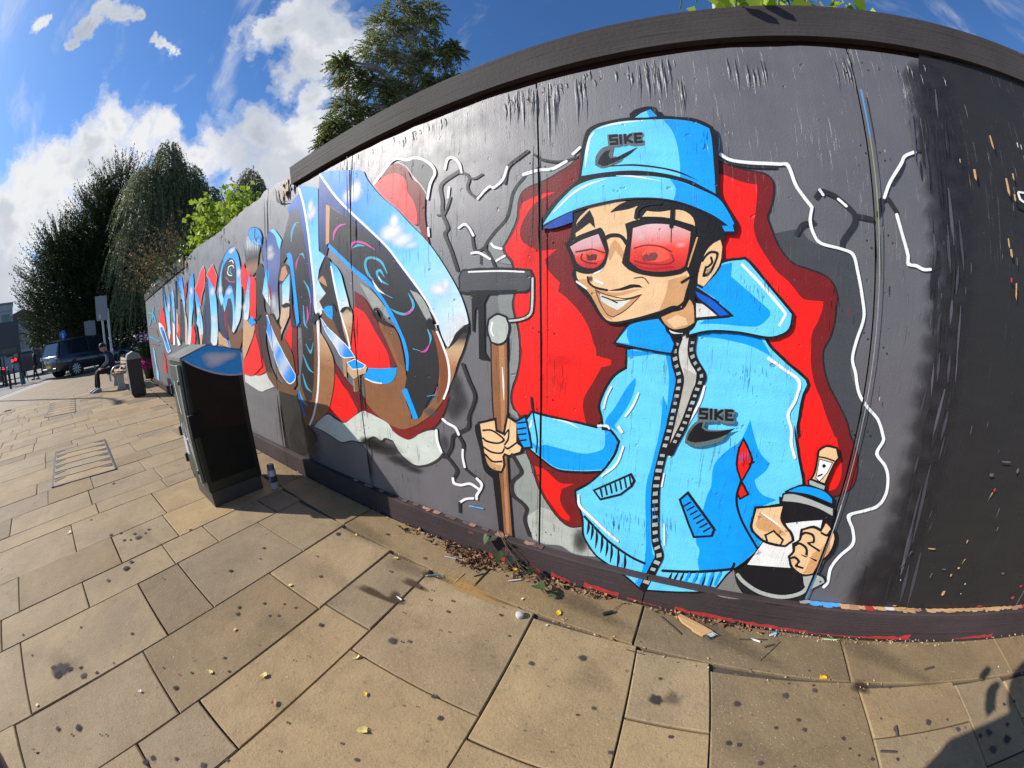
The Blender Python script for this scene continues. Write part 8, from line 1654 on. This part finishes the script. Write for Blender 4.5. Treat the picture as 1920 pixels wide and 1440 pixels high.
# dark yew-like evergreen and its bulk
def yew_lobes(): return [(0, 0, 3.2, 2.9, 4.4, 3.0), (0, -1.2, 5.2, 2.6, 3.2, 3.2), (0, 1.0, 7.0, 2.6, 2.7, 3.6), (0, 1.7, 10.0, 2.0, 1.9, 2.8), (0, .2, 8.6, 2.0, 1.6, 2.6), (.4, -3.0, 3.6, 2.0, 1.6, 2.4), (.5, 2.6, 4.0, 2.4, 3.0, 3.6), (0, -2.3, 6.8, 1.4, 1.0, 1.6)]
spray_tree('yew_tree', (-29.5, .1, -.1), 13.2, 4.5, 'huge dark evergreen tree behind the parked car, spiky outline', 'tree', None, 5200, 26, M_YEW, M_BARK, .16, None, -.1, .45, .55, yew_lobes(), 5, sprl=1.5, ar=.34, jit=.045, dj=.5)
spray_tree('weeping_birch', (-24.6, 4.3, -.1), 12.5, 3.5, 'tall weeping birch with two pale forked stems rising right of the evergreen', 'tree', None, 3600, 34, M_WEEP, M_BIRCHBARK, .115, 'weeping birches', 2.2, .22, .35, [(0, -.4, 11.4, .9, .7, 1.6), (0, .7, 10.6, 1.1, 1.0, 1.0), (0, -1.6, 10.2, 1.3, .9, .9), (0, 1.7, 9.6, 1.4, 1.3, .8), (0, -.3, 8.4, 2.0, 1.9, 1.0), (0, 2.0, 7.6, 1.6, 1.1, 1.0), (0, -1.8, 7.0, 1.6, 1.2, 1.0), (0, 1.2, 5.6, 1.8, 1.8, 1.0), (.4, -1.6, 4.6, 1.6, 1.2, 1.0)], 6, sprl=1.35, ar=.5, jit=.02, dj=.5)
for q in ([(0, .2, 0), (.1, .2, 3), (.2, -.4, 6), (.1, -.5, 9.6)], [(0, .2, 3.2), (.2, 1.0, 5.5), (.2, 1.4, 8.5)]): MB().tube([(-24.0+a, 4.1+b, c) for a, b, c in q], [.16, .13, .09, .03][:len(q)], 8).build('stem', M_BIRCHBARK, bpy.data.objects['weeping_birch'], Matrix.Translation((24.6, -4.3, .1)))
spray_tree('weeping_birch', (-19.6, 7.5, -.1), 9.6, 2.0, 'smaller weeping birch rising just above the broken hoarding top', 'tree', None, 1500, 30, M_WEEP, M_BIRCHBARK, .10, 'weeping birches', 2.2, .14, .35, [(0, 0, 9.0, .5, .5, .9), (0, .5, 8.0, .8, .8, .8), (0, -.4, 7.6, .9, .8, .8), (0, .9, 6.8, 1.0, .9, .8), (0, -.2, 6.2, 1.2, 1.1, .8), (0, 0, 4.8, 1.3, 1.4, 1.0)], 8, sprl=1.0, ar=.5, jit=.02, dj=.5)
spray_tree('silver_birch', (-11.6, 11.6, -.1), 16.2, 3, 'tall silver birch standing behind the hoarding against the clouds', 'tree', None, 3600, 30, M_BIRCH, M_BIRCHBARK, .088, None, .65, .25, .35, [(-0.68, -0.73, 17.44, 0.81, 0.81, 0.74), (0.21, 0.20, 16.04, 0.83, 0.83, 0.76), (-1.30, -1.48, 14.61, 0.67, 0.67, 0.61), (-0.27, -0.29, 14.24, 0.88, 0.88, 0.79), (0.85, 0.78, 14.50, 0.71, 0.71, 0.64), (-1.82, -2.17, 12.76, 0.61, 0.61, 0.55), (-1.13, -1.26, 12.39, 0.75, 0.75, 0.68), (-1.89, -2.28, 11.12, 0.56, 0.56, 0.51), (-0.45, -0.48, 11.85, 0.74, 0.74, 0.67), (0.99, 0.91, 12.39, 0.53, 0.53, 0.48), (0.46, 0.43, 17.40, 0.70, 0.70, 0.63), (0.13, 0.12, 12.97, 0.76, 0.76, 0.69), (-2.13, -2.63, 10.12, 0.41, 0.41, 0.37), (-1.30, -1.47, 10.61, 0.63, 0.63, 0.57), (-0.36, -0.38, 20.24, 0.84, 0.84, 0.76), (-0.99, -1.09, 21.27, 0.74, 0.74, 0.67), (1.45, 1.28, 14.87, 0.32, 0.32, 0.29), (1.44, 1.27, 13.03, 0.27, 0.27, 0.25), (-1.06, -1.17, 16.23, 0.75, 0.75, 0.68), (-2.14, -2.65, 13.63, 0.35, 0.35, 0.31), (-2.33, -2.95, 9.34, 0.22, 0.22, 0.19)], 9, sprl=.58, ar=.66, jit=.035, dj=.8)
for k, (x, y, h, r) in enumerate(((-48, -4.5, 5, 2.4), (-60, -3, 7, 3), (-46, 3, 9, 4), (-75, -8.5, 6, 3))):
    spray_tree('roadside_tree', (x, y, -.2), h, r, ['small green tree far down the road left of the car', 'pale roadside tree further off under the clouds', 'dark green tree behind the big evergreen', 'most distant small tree beside the office building'][k], 'tree', lambda z: math.sin(min(1, z*1.05)*math.pi*.92)**.6, 300, 16, M_FAR, M_BARK, .45, 'distant roadside trees', .2, .2, .3, None, 20+k, sprl=.9, ar=.6)

spray_tree('holly_bush', (-27.0, 4.6, -.1), 7.5, 3, 'dark mass of evergreen undergrowth below the weeping birch behind the signs', 'bush', None, 3400, 22, M_YEW, M_BARK, .17, None, .1, .2, .4, [(0, 0, 1.6, 1.5, 2.6, 1.8), (0, 1.6, 3.4, 1.4, 2.6, 2.2), (0, -1.4, 3.6, 1.4, 1.8, 2.0), (0, .6, 5.4, 1.2, 2.2, 1.6), (.5, 3.2, 1.8, 1.4, 2.0, 2.2), (.6, 4.0, 3.6, 1.2, 2.0, 2.0), (.6, 2.6, 6.0, 1.2, 2.0, 1.6), (0, -2.6, 2.4, 1.2, 1.6, 2.2)], 61, sprl=.8, ar=.4)
# plants growing over the top of the boards
def shoot_plant(name, label, cat, base, stems, leafmat, size, ar, seed, stemmat, per=9, flower=None, fl_n=0, hang=.2, spread=.06, jit=.6, fsize=.5):
    rs = np.random.RandomState(seed); t = empty(name, base, 0, label, cat); sm = MB(); P = []; D = []; F = []; FD = []
    for (x0, y0, z0, x1, y1, z1) in stems:
        mid = ((x0+x1)/2+rs.normal(0, .05), (y0+y1)/2+rs.normal(0, .05), max(z0, z1)*.55+min(z0, z1)*.45+.12); pts = [np.array([x0, y0, z0]), np.array(mid), np.array([x1, y1, z1])]
        cur = [pts[0]*(1-s)**2+2*pts[1]*s*(1-s)+pts[2]*s*s for s in np.linspace(0, 1, 10)]; sm.tube([tuple(c) for c in cur], [.009*(1-.7*i/9)+.002 for i in range(10)], 5)
        for s in np.linspace(.12, 1, per):
            c = pts[0]*(1-s)**2+2*pts[1]*s*(1-s)+pts[2]*s*s
            for _ in range(3): P.append(c+rs.normal(0, spread, 3)); D.append(rs.normal(0, .7, 3)+np.array([0, 0, -hang]))
        e = pts[2]; dr_ = (pts[2]-pts[1]); dr_ = dr_/np.linalg.norm(dr_)
        for q in range(fl_n): F.append(e+dr_*q*.022*fsize*2+rs.normal(0, .014*fsize*2, 3)); FD.append(dr_+rs.normal(0, .4, 3))
    sm.build('stems', stemmat, t); leaves('foliage', np.array(P), np.array(D), size, leafmat, t, ar, rs, None, .3, jit)
    if flower is not None and F: leaves('flower_heads', np.array(F), np.array(FD), .035*fsize*2, flower, t, .6, rs)['kind'] = 'stuff'
    return t
rs0 = np.random.RandomState(31); M_STEMG = simple('green_stem', (.10, .12, .04), .7); M_STEMB = simple('brown_stem', (.12, .07, .04), .8)
st = []
for k in range(120):
    x = rs0.uniform(-1.5, 1.35); h = (.60*math.exp(-((x+.55)/.55)**2)+.60*math.exp(-((x-.62)/.42)**2)+.12)*rs0.uniform(.45, 1.08)
    if x < -1.0: h *= .8
    st.append((x*.9+rs0.normal(0, .1), rs0.uniform(-.05, .3), rs0.uniform(-.5, 0), x+rs0.normal(0, .06), rs0.uniform(-.22, .30), h))
shoot_plant('climbing_vine', 'bright lime green climber bushing over the broken hoarding top', 'climbing plant', (-5.15, 1.52, 2.36), st, M_LIME, .075, .85, 41, M_STEMB, 10)
st = []
for k in range(95):
    x = rs0.uniform(-1.8, 3.0); st.append((x+rs0.normal(0, .15), rs0.uniform(.0, .4), -.5, x-.15+rs0.normal(0, .25), rs0.uniform(-.62, .3), rs0.uniform(-.08, .62)*(1.0 if x < 1.2 else .7)))
shoot_plant('buddleia_bush', 'straggly buddleia with brown seed spikes leaning over far hoarding top', 'shrub', (-9.0, 1.65, 2.32), st, M_DARKLEAF, .09, .35, 42, M_STEMB, 7, M_SEED, 22, .3, .05, .6, .75)
st = []
for k in range(46): x = rs0.uniform(-2.6, 2.6); st.append((x, rs0.uniform(0, .4), -.3, x+rs0.normal(0, .2), rs0.uniform(-.35, .3), rs0.uniform(.05, .5)))
shoot_plant('ivy_shrub', 'mid green leafy shrub between buddleia and lime climber', 'shrub', (-7.6, 1.6, 2.28), st, M_DARKLEAF, .10, .7, 43, M_STEMB, 8)
st = []
for k in range(22): x = rs0.uniform(-.36, .36); st.append((x*.8, .12, -.6, x+rs0.normal(0, .03), rs0.uniform(-.02, .22), rs0.uniform(.10, .34)))
shoot_plant('knotweed', 'leafy plant with cream flowers poking above the hoarding over the figure', 'climbing plant', (.52, 1.45, 2.45), st, M_LIME, .10, .75, 44, M_STEMG, 6, M_CREAM, 22, .2, .05, .6, .5)
MB().add([(.30, YW-.09, 2.52), (.33, YW-.13, 2.50), (.36, YW-.09, 2.40), (.34, YW-.05, 2.47)], [(0, 1, 2, 3)]).build('hanging_leaf', M_LIME, None) if False else None

ov = bpy.data.objects['knotweed']
for (lx, ly, lz, ln_, rz) in ((.17, 1.185, 2.53, .13, R(-38)), (.245, 1.19, 2.545, .14, R(-42))):
    m = MB().add([(-.5*ln_, 0, 0), (-.1*ln_, 0, .022), (.3*ln_, -.01, .02), (.5*ln_, -.01, 0), (.2*ln_, -.01, -.02), (-.2*ln_, 0, -.02)], [(0, 1, 2, 3, 4, 5)]).tube([(-.5*ln_, 0, 0), (-.9*ln_, .06, .01), (-.9*ln_, .20, -.06)], .003, 5)
    o = m.build('leaf', M_LIME, ov); o.location = (lx-.52, ly-1.45, lz-2.45); o.rotation_euler = (0, -rz, 0)
# planter with flowers beyond the end of the boards
fp = empty('flower_planter', (-13.7, 1.42, 0), 0, 'planter with trailing pink flowers and a leafy purple topped bush at hoarding end', 'planter')
MB().lathe([(0, 0), (.20, 0), (.26, .45), (.29, .47), (.27, .49), (.24, .46), (0, .46)], n=20).build('pot', M_BLACKP, fp)
Pn = RS.normal(0, 1, (1500, 3)); Pn /= np.linalg.norm(Pn, axis=1)[:, None]; Pn = Pn*np.array([.34, .34, .36])*RS.uniform(.6, 1, (1500, 1))+np.array([0, 0, .85]); leaves('foliage', Pn, RS.normal(0, 1, (1500, 3)), .09, M_DARKLEAF, fp, .6, RS)
Pn = RS.normal(0, 1, (900, 3)); Pn /= np.linalg.norm(Pn, axis=1)[:, None]; Pn = Pn*np.array([.29, .29, .26])+np.array([0, 0, .46]); leaves('trailing_flowers', Pn, RS.normal(0, 1, (900, 3)), .06, M_PINK, fp, .9, RS)
Pn = RS.normal(0, .17, (420, 3))+np.array([0, .05, 1.14]); leaves('purple_flowers', Pn, RS.normal(0, 1, (420, 3)), .05, M_PURPLE, fp, .9, RS)['kind'] = 'stuff'

# bindweed growing out from under the kickboard
bw = empty('bindweed', (-.72, 1.24, .0), 0, 'small dark green bindweed trailing from the kickboard joint onto the paving', 'weed')
bs_ = MB(); bP = []
for pts in ([(-.10, .06, .18), (-.02, .0, .15), (.08, -.03, .07), (.17, -.05, .02)], [(-.13, .06, .17), (-.02, .02, .10), (.12, -.05, .04), (.24, -.09, .012)], [(-.05, .05, .16), (0, -.02, .08), (.05, -.04, .05)], [(.05, 0, .06), (.15, -.02, .05), (.26, -.07, .015)]):
    bs_.tube(pts, .0022, 5); bP += pts
bs_.build('stems', M_STEMB, bw)
def heart_leaf(parent, loc, s, rx, rz, mat):
    v = [(0, 0, 0), (.35, -.25, .05), (.55, .1, .09), (.4, .55, .06), (0, 1.1, -.1), (-.4, .55, .06), (-.55, .1, .09), (-.35, -.25, .05), (0, .45, -.02)]
    m = MB(); m.add([(a*s, b*s, c*s) for a, b, c in v], [(0, 1, 8), (1, 2, 8), (2, 3, 8), (3, 4, 8), (4, 5, 8), (5, 6, 8), (6, 7, 8), (7, 0, 8)], 0, True); o = m.build('leaf', mat, parent); o.location = loc; o.rotation_euler = (rx, 0, rz); return o
M_HEART = simple('bindweed_leaf', (.045, .085, .028), .45, var=.3, scale=60); M_HEARTD = simple('bindweed_leaf_dark', (.02, .035, .018), .5)
for (x, y, z, s, rx, rz, d) in ((-.04, -.035, .115, .055, R(-80), R(200), 0), (-.13, .01, .15, .045, R(-60), R(150), 0), (.02, -.02, .10, .035, R(-40), R(220), 1), (.20, -.09, .045, .06, R(20), R(-120), 0), (.12, -.05, .05, .045, R(-10), R(30), 1), (.15, -.02, .06, .04, R(10), R(80), 1), (.08, -.03, .06, .04, R(-30), R(-60), 1), (.27, -.10, .02, .03, R(10), R(-90), 0), (.05, -.01, .08, .04, R(-60), R(10), 1), (-.08, .0, .16, .05, R(-20), R(90), 1), (.02, .01, .14, .035, R(-30), R(-40), 1), (.23, -.05, .03, .035, R(5), R(160), 1)): heart_leaf(bw, (x, y, z), s, rx, rz, M_HEARTD if d else M_HEART)

# ------------------------------------------------------------------ litter and marks on the paving
M_GUM = simple('old_gum', (.060, .050, .050), .9, var=.25, scale=80)
gb = bmesh.new(); gl = gb.verts.layers.float_color.new('col')
for gi, (x, y, r, e) in enumerate(GUM):
    gz = .0034+gi*.00001
    r *= .78/1000; n = 14; a0 = rnd.random()*6; x /= 1000; y /= 1000; g0 = rnd.uniform(.7, 1.25); cc = (.062*g0, .052*g0, .052*g0); prev = None
    shape = [rnd.uniform(.74, 1.12) for _ in range(n)]; cv = gb.verts.new((x, y, gz)); cv[gl] = (*cc, .95)
    for rr, a in ((.55, .92), (.85, .6), (1.25, 0.)):
        ring = []
        for k in range(n): th = a0+2*math.pi*k/n; w = gb.verts.new((x+r*rr*shape[k]*math.cos(th), y+r*rr*shape[k]*math.sin(th), gz)); w[gl] = (*cc, a); ring.append(w)
        for k in range(n): gb.faces.new((cv, ring[k], ring[(k+1) % n]) if prev is None else (prev[k], ring[k], ring[(k+1) % n], prev[(k+1) % n]))
        prev = ring
gme = bpy.data.meshes.new('gum_stains'); gb.to_mesh(gme); gb.free(); gme.materials.append(M_STAIN); tag(link(bpy.data.objects.new('gum_stains', gme)), 'dark spots of trodden gum scattered over the paving', 'gum', None, 'stuff')
LEAFM = [simple('pale_yellow_leaf', (.62, .48, .16), .6), simple('brown_leaf', (.30, .14, .06), .7), simple('paper_white', (.66, .60, .50), .7), simple('yellow_leaf', (.68, .42, .02), .55)]
for x, y, r, c, lab in LEAF_SPOTS:
    s = max(.006, r*.00085); x /= 1000; y /= 1000; m = MB(); n = 8
    top = [(s*math.cos(2*math.pi*k/n)*rnd.uniform(.7, 1.15), s*.62*math.sin(2*math.pi*k/n)*rnd.uniform(.8, 1.2), .004+rnd.uniform(0, .35)*s) for k in range(n)]
    m.add([(0, 0, .004)]+top, [(0, k+1, (k+1) % n+1) for k in range(n)])
    if c != 2: m.tube([(s*.9, 0, .005), (s*1.5, s*.2, .004)], .0007, 4)
    o = m.build({0: 'fallen_leaf', 1: 'fallen_leaf', 2: 'paper_scrap', 3: 'fallen_leaf'}[c], LEAFM[c]); o.location = (x, y, .001); o.rotation_euler = (0, 0, rnd.random()*6.3)
    tag(o, lab, 'paper' if c == 2 else 'leaf', 'paper scraps on the paving' if c == 2 else 'fallen leaves on the paving')
# drift of dead leaves and seed husks along the kickboard
def drift(n, spots, size, mat, name, label, cat, seed, zf=1.):
    rs = np.random.RandomState(seed); P = []
    for (x0, x1, y0, y1, w, hz) in spots:
        k = int(n*w); P.append(np.stack([rs.uniform(x0, x1, k), rs.uniform(y0, y1, k), .004+np.abs(rs.normal(0, hz, k))], 1))
    P = np.concatenate(P); o = leaves(name, P, rs.normal(0, 1, (len(P), 3))*np.array([1, 1, .35]), size, mat, None, .5, rs, None, .5, .4); return tag(o, label, cat, None, 'stuff')
sz_ = .0021
for cx, cy, ux, uy, vx, vy, col, al in [(-1.171, 0.737, 0.148, 0.018, 0.015, -0.025, (0.07, 0.048, 0.028), 0.95), (-1.064, 0.775, 0.057, 0.006, 0.021, -0.04, (0.065, 0.045, 0.027), 0.95), (-1.058, 0.895, 0.099, 0.006, 0.014, -0.027, (0.075, 0.052, 0.03), 0.9), (-1.051, 0.984, 0.048, 0.002, 0.01, -0.021, (0.08, 0.055, 0.03), 0.8), (-0.809, 1.014, 0.222, -0.008, 0.019, -0.055, (0.4, 0.24, 0.085), 0.75), (-1.195, 0.978, 0.212, 0.008, 0.044, -0.08, (0.11, 0.08, 0.05), 0.5), (-0.911, 1.261, 0.305, -0.031, 0.021, -0.06, (0.1, 0.07, 0.045), 0.6), (-0.275, 1.151, 0.301, -0.061, 0.004, -0.074, (0.09, 0.07, 0.05), 0.55), (0.312, 1.171, 0.354, -0.133, -0.02, -0.081, (0.09, 0.07, 0.05), 0.5), (1.033, 1.157, 0.402, -0.235, -0.045, -0.071, (0.09, 0.07, 0.05), 0.45), (-0.14, 0.821, 0.127, -0.017, 0.003, -0.097, (0.12, 0.1, 0.075), 0.4), (0.157, 0.829, 0.044, -0.01, -0.007, -0.042, (0.06, 0.055, 0.05), 0.55), (1.069, 0.925, 0.157, -0.088, -0.055, -0.082, (0.3, 0.25, 0.17), 0.4), (-1.62, 1.039, 0.308, 0.017, 0.077, -0.102, (0.1, 0.075, 0.05), 0.5), (-1.453, 0.68, 0.218, 0.036, 0.074, -0.093, (0.12, 0.09, 0.06), 0.35), (-0.558, 0.721, 0.162, 0.002, 0.026, -0.098, (0.13, 0.1, 0.07), 0.3), (-1.372, 0.312, 0.212, 0.064, 0.055, -0.061, (0.14, 0.11, 0.075), 0.35), (-1.935, -0.017, 0.307, 0.136, 0.082, -0.052, (0.32, 0.25, 0.16), 0.3), (-1.859, -0.676, 0.194, 0.154, 0.06, -0.032, (0.13, 0.1, 0.07), 0.35), (0.433, 0.704, 0.166, -0.057, -0.023, -0.081, (0.12, 0.1, 0.07), 0.35), (-0.939, 0.137, 0.193, 0.063, 0.047, -0.073, (0.13, 0.1, 0.07), 0.3), (-0.224, 0.508, 0.146, -0.005, 0.01, -0.077, (0.3, 0.23, 0.14), 0.3), (-2.842, -0.079, 0.439, 0.185, 0.107, -0.04, (0.14, 0.11, 0.08), 0.35), (0.896, 0.999, 0.047, -0.024, -0.021, -0.037, (0.05, 0.03, 0.022), 0.75)]:
    sz_ += .00004; o = soft_patch('stain', (cx, cy, sz_), (ux, uy, 0), (vx, vy, 0), col, None, al); o.data.materials[0] = M_STAIN; tag(o, None, None, None, 'stuff')
M_DRY = leaf_mat('dry_leaf_litter', (.085, .045, .028), (.34, .20, .11), .8, .05); M_HUSK = leaf_mat('pale_husks', (.30, .20, .10), (.55, .42, .26), .8, .05)
drift(560, [(-1.12, -.80, 1.17, 1.265, .34, .010), (-.98, -.84, 1.13, 1.24, .22, .012), (-.52, -.2, 1.22, 1.268, .16, .005), (.02, .5, 1.225, 1.268, .14, .003), (-1.5, -1.1, 1.2, 1.268, .10, .004), (-.80, -.55, 1.18, 1.26, .10, .006)], .026, M_DRY, 'leaf_drift', 'drift of dry brown leaves and husks along the kickboard foot', 'leaf litter', 51)
drift(700, [(-2.0, 3, 1.235, 1.27, .35, .002), (.5, 1.4, 1.225, 1.268, .25, .002), (-2, 2.5, .99, 1.05, .22, .001), (-3.2, -2.3, 1.18, 1.268, .18, .003)], .011, M_HUSK, 'grit', 'fine pale grit and husks in the joints near the boards', 'grit', 52)
# single pieces of litter
def stick(name, a, b, r, mat, label, cat, group=None):
    a, b = Vector((*a, r)), Vector((*b, r*1.3)); c = (a+b)/2; o = MB().tube([a-c, (b-a)*.1+(a-c)*.0+Vector((0, 0, r*.3)), b-c], r, 6).build(name, mat); o.location = c; return tag(o, label, cat, group)
M_TWIG = simple('twig', (.06, .045, .035), .9); M_STRAW = simple('straw', (.55, .40, .20), .8)
stick('straw', (-0.896, 1.006), (-0.894, 1.092), 0.0022, M_STRAW, 'pale straw lying slantwise below the leaf drift', 'straw')
stick('straw', (-0.953, 1.117), (-0.907, 1.168), 0.002, M_STRAW, 'shorter pale straw at the lower edge of the leaf drift', 'straw')
stick('twig', (-0.84, 1.098), (-0.797, 1.153), 0.003, M_TWIG, 'dark twig among yellow scraps right of the leaf drift', 'twig')
stick('twig', (0.393, 1.177), (0.512, 1.2), 0.003, M_TWIG, 'dark twig beside a white cigarette end near the kickboard', 'twig')
stick('twig', (0.502, 1.156), (0.54, 1.176), 0.004, M_TWIG, 'short thick black twig below the kickboard right of the brush', 'twig')
stick('wire', (0.48, 1.082), (0.574, 1.2), 0.0014, M_TWIG, 'thin dark wire slanting over the paving right of the brush', 'wire')
stick('twig', (0.049, 1.215), (0.147, 1.14), 0.003, M_TWIG, 'dark thin twig left of the broken wooden brush', 'twig')
stick('twig', (1.241, 1.094), (1.296, 1.105), 0.005, M_TWIG, 'short dark twig on the edge slab at lower right', 'twig')
stick('twig', (0.927, 0.719), (0.995, 0.712), 0.004, M_TWIG, 'dark twig near the bottom edge left of the shadow', 'twig')
stick('twig', (1.013, 0.822), (1.008, 0.776), 0.005, M_TWIG, 'dark twig crossing a slab joint at lower right', 'twig')
stick('twig', (-0.053, 0.992), (0.021, 0.99), 0.002, M_TWIG, 'thin dark twig across the edge slab joint under the figure', 'twig')
cp = MB(); cp.lathe([(.017, .0), (.018, .016), (.017, .018), (0, .018)], n=20); cp.lathe([(.0165, .001), (.0165, .0165)], n=20)
o = cp.build('bottle_cap', simple('translucent_plastic', (.70, .68, .66), .3, trans=.35)); o.location = (-0.521, 0.979, .001); tag(o, 'small clear plastic bottle cap on the paving joint below the figure', 'bottle cap')
br = empty('broken_brush', (0.202, 1.193, .004), R(-17), 'broken pale wooden paint brush head lying by the kickboard below the figure', 'paint brush')
MB().prism([(-.085, .030), (-.088, .012), (-.060, -.008), (-.01, -.02), (.0, -.028), (.045, -.032), (.075, .014), (.03, .022)], 0, .010, 'z').build('wood', M_RAW, br)
bb = MB()
for k in range(26): t = k/25; x0, y0 = .047+.028*t, -.030+.044*t; bb.tube([(x0, y0, .006), (x0+.022+rnd.uniform(-.006, .008), y0-.002+rnd.uniform(-.006, .006), .004+rnd.random()*.006)], .0016, 4, 0 if k > 6 else 1)
bb.build('bristles', [simple('grey_bristle', (.40, .42, .44), .7), simple('dark_bristle', (.05, .05, .06), .7)], br)
o = MB().tube([(-.022, 0, .008), (.022, 0, .008)], .008, 10).tube([(.022, 0, .008), (.08, .035, .004), (.12, .028, .003)], .0012, 5).build('black_plug', M_BLACKP); o.location = (-0.177, 1.151, 0); o.rotation_euler = (0, 0, R(40)); tag(o, 'small black plastic plug with a thin wire on the paving near the boards', 'plug')
PENS = [(-1.008, 1.16, 0.227, 0.093, 0.003, (0.3, 0.32, 0.45), 'blue grey plastic stick below the leaf drift'), (-1.014, 1.0, 0.7, 0.067, 0.0035, (0.1, 0.2, 0.3), 'dark marker stub with pale blue tip in the repaired joint'), (-0.644, 1.172, 0.69, 0.052, 0.004, (0.62, 0.62, 0.62), 'white and red marker stub beside the bindweed'), (0.468, 1.184, -0.229, 0.031, 0.004, (0.75, 0.7, 0.6), 'white cigarette end on the edge slab right of the brush'), (0.547, 1.234, 0.534, 0.026, 0.006, (0.25, 0.55, 0.75), 'light blue plastic scrap at the kickboard foot'), (-1.042, 0.782, -0.115, 0.026, 0.004, (0.72, 0.66, 0.58), 'cigarette end in the dirt filled slab corner'), (0.811, 1.245, 0.033, 0.06, 0.003, (0.45, 0.65, 0.3), 'thin lime green plastic strip at the kickboard foot')]
for (x, y, rz, L, r, c, lab) in PENS:
    o = MB().tube([(-L/2, 0, r), (L/2, 0, r)], r, 8).tube([(-L/2-.01, 0, r), (-L/2, 0, r)], r*.7, 8, 1).build('litter_stub', [simple('stub_paint', c, .5), M_WHITEPAINT]); o.location = (x, y, .001); o.rotation_euler = (0, 0, rz); tag(o, lab, 'litter')

# ------------------------------------------------------------------ the photographer, whose shadow falls across the slabs
ph = empty('person', (-.29, -.53, 0), 0, 'photographer in dark jacket holding up a small camera in one hand', 'person')
skin_body('jacket', [(0, 0, .95), (0, 0, 1.2), (0, 0, 1.44), (0, 0, 1.54), (.21, 0, 1.42), (.27, .12, 1.16), (.30, .30, 1.20), (-.21, 0, 1.42), (-.27, -.02, 1.14), (-.27, .06, .90)], [(0, 1), (1, 2), (2, 3), (2, 4), (4, 5), (5, 6), (2, 7), (7, 8), (8, 9)], [(.18, .13), (.18, .13), (.18, .11), .065, .075, .058, .045, .075, .058, .045], M_NAVYCLOTH, ph)
skin_body('trousers', [(0, 0, .97), (.10, 0, .86), (.11, .02, .48), (.12, 0, .09), (-.10, 0, .86), (-.11, .02, .48), (-.12, 0, .09)], [(0, 1), (1, 2), (2, 3), (0, 4), (4, 5), (5, 6)], [(.16, .12), .095, .068, .055, .095, .068, .055], M_BLACKCLOTH, ph)
for x in (-.12, .12): MB().box((x, .06, .045), (.10, .28, .09), 0, None, .025).build('shoe', M_BLACKP, ph)
head(ph, (0, .03, 1.68), R(180), .108)
hand(ph, (.30, .325, 1.205), (.0, .9, .35), (.2, -.3, 1), M_SKIN, 1, .9, -1); hand(ph, (-.27, .065, .885), (0, .1, -1), (1, 0, 0), M_SKIN, 1, .7, 1)
av = empty('action_camera', (0, 0, HC), YAW, 'tiny black action camera held up in the hand of the photographer', 'camera')
MB().box((0, -.024, 0), (.058, .030, .044), 0, Matrix.Rotation(PITCH, 4, 'X'), .004).build('housing', M_BLACKP, av); MB().lathe([(.017, 0), (.017, .004), (.012, .004), (.012, 0)], (.012, -.010, .004), 16, 0, Matrix.Rotation(R(90)+PITCH, 4, 'X')).build('lens_ring', M_STEEL, av)
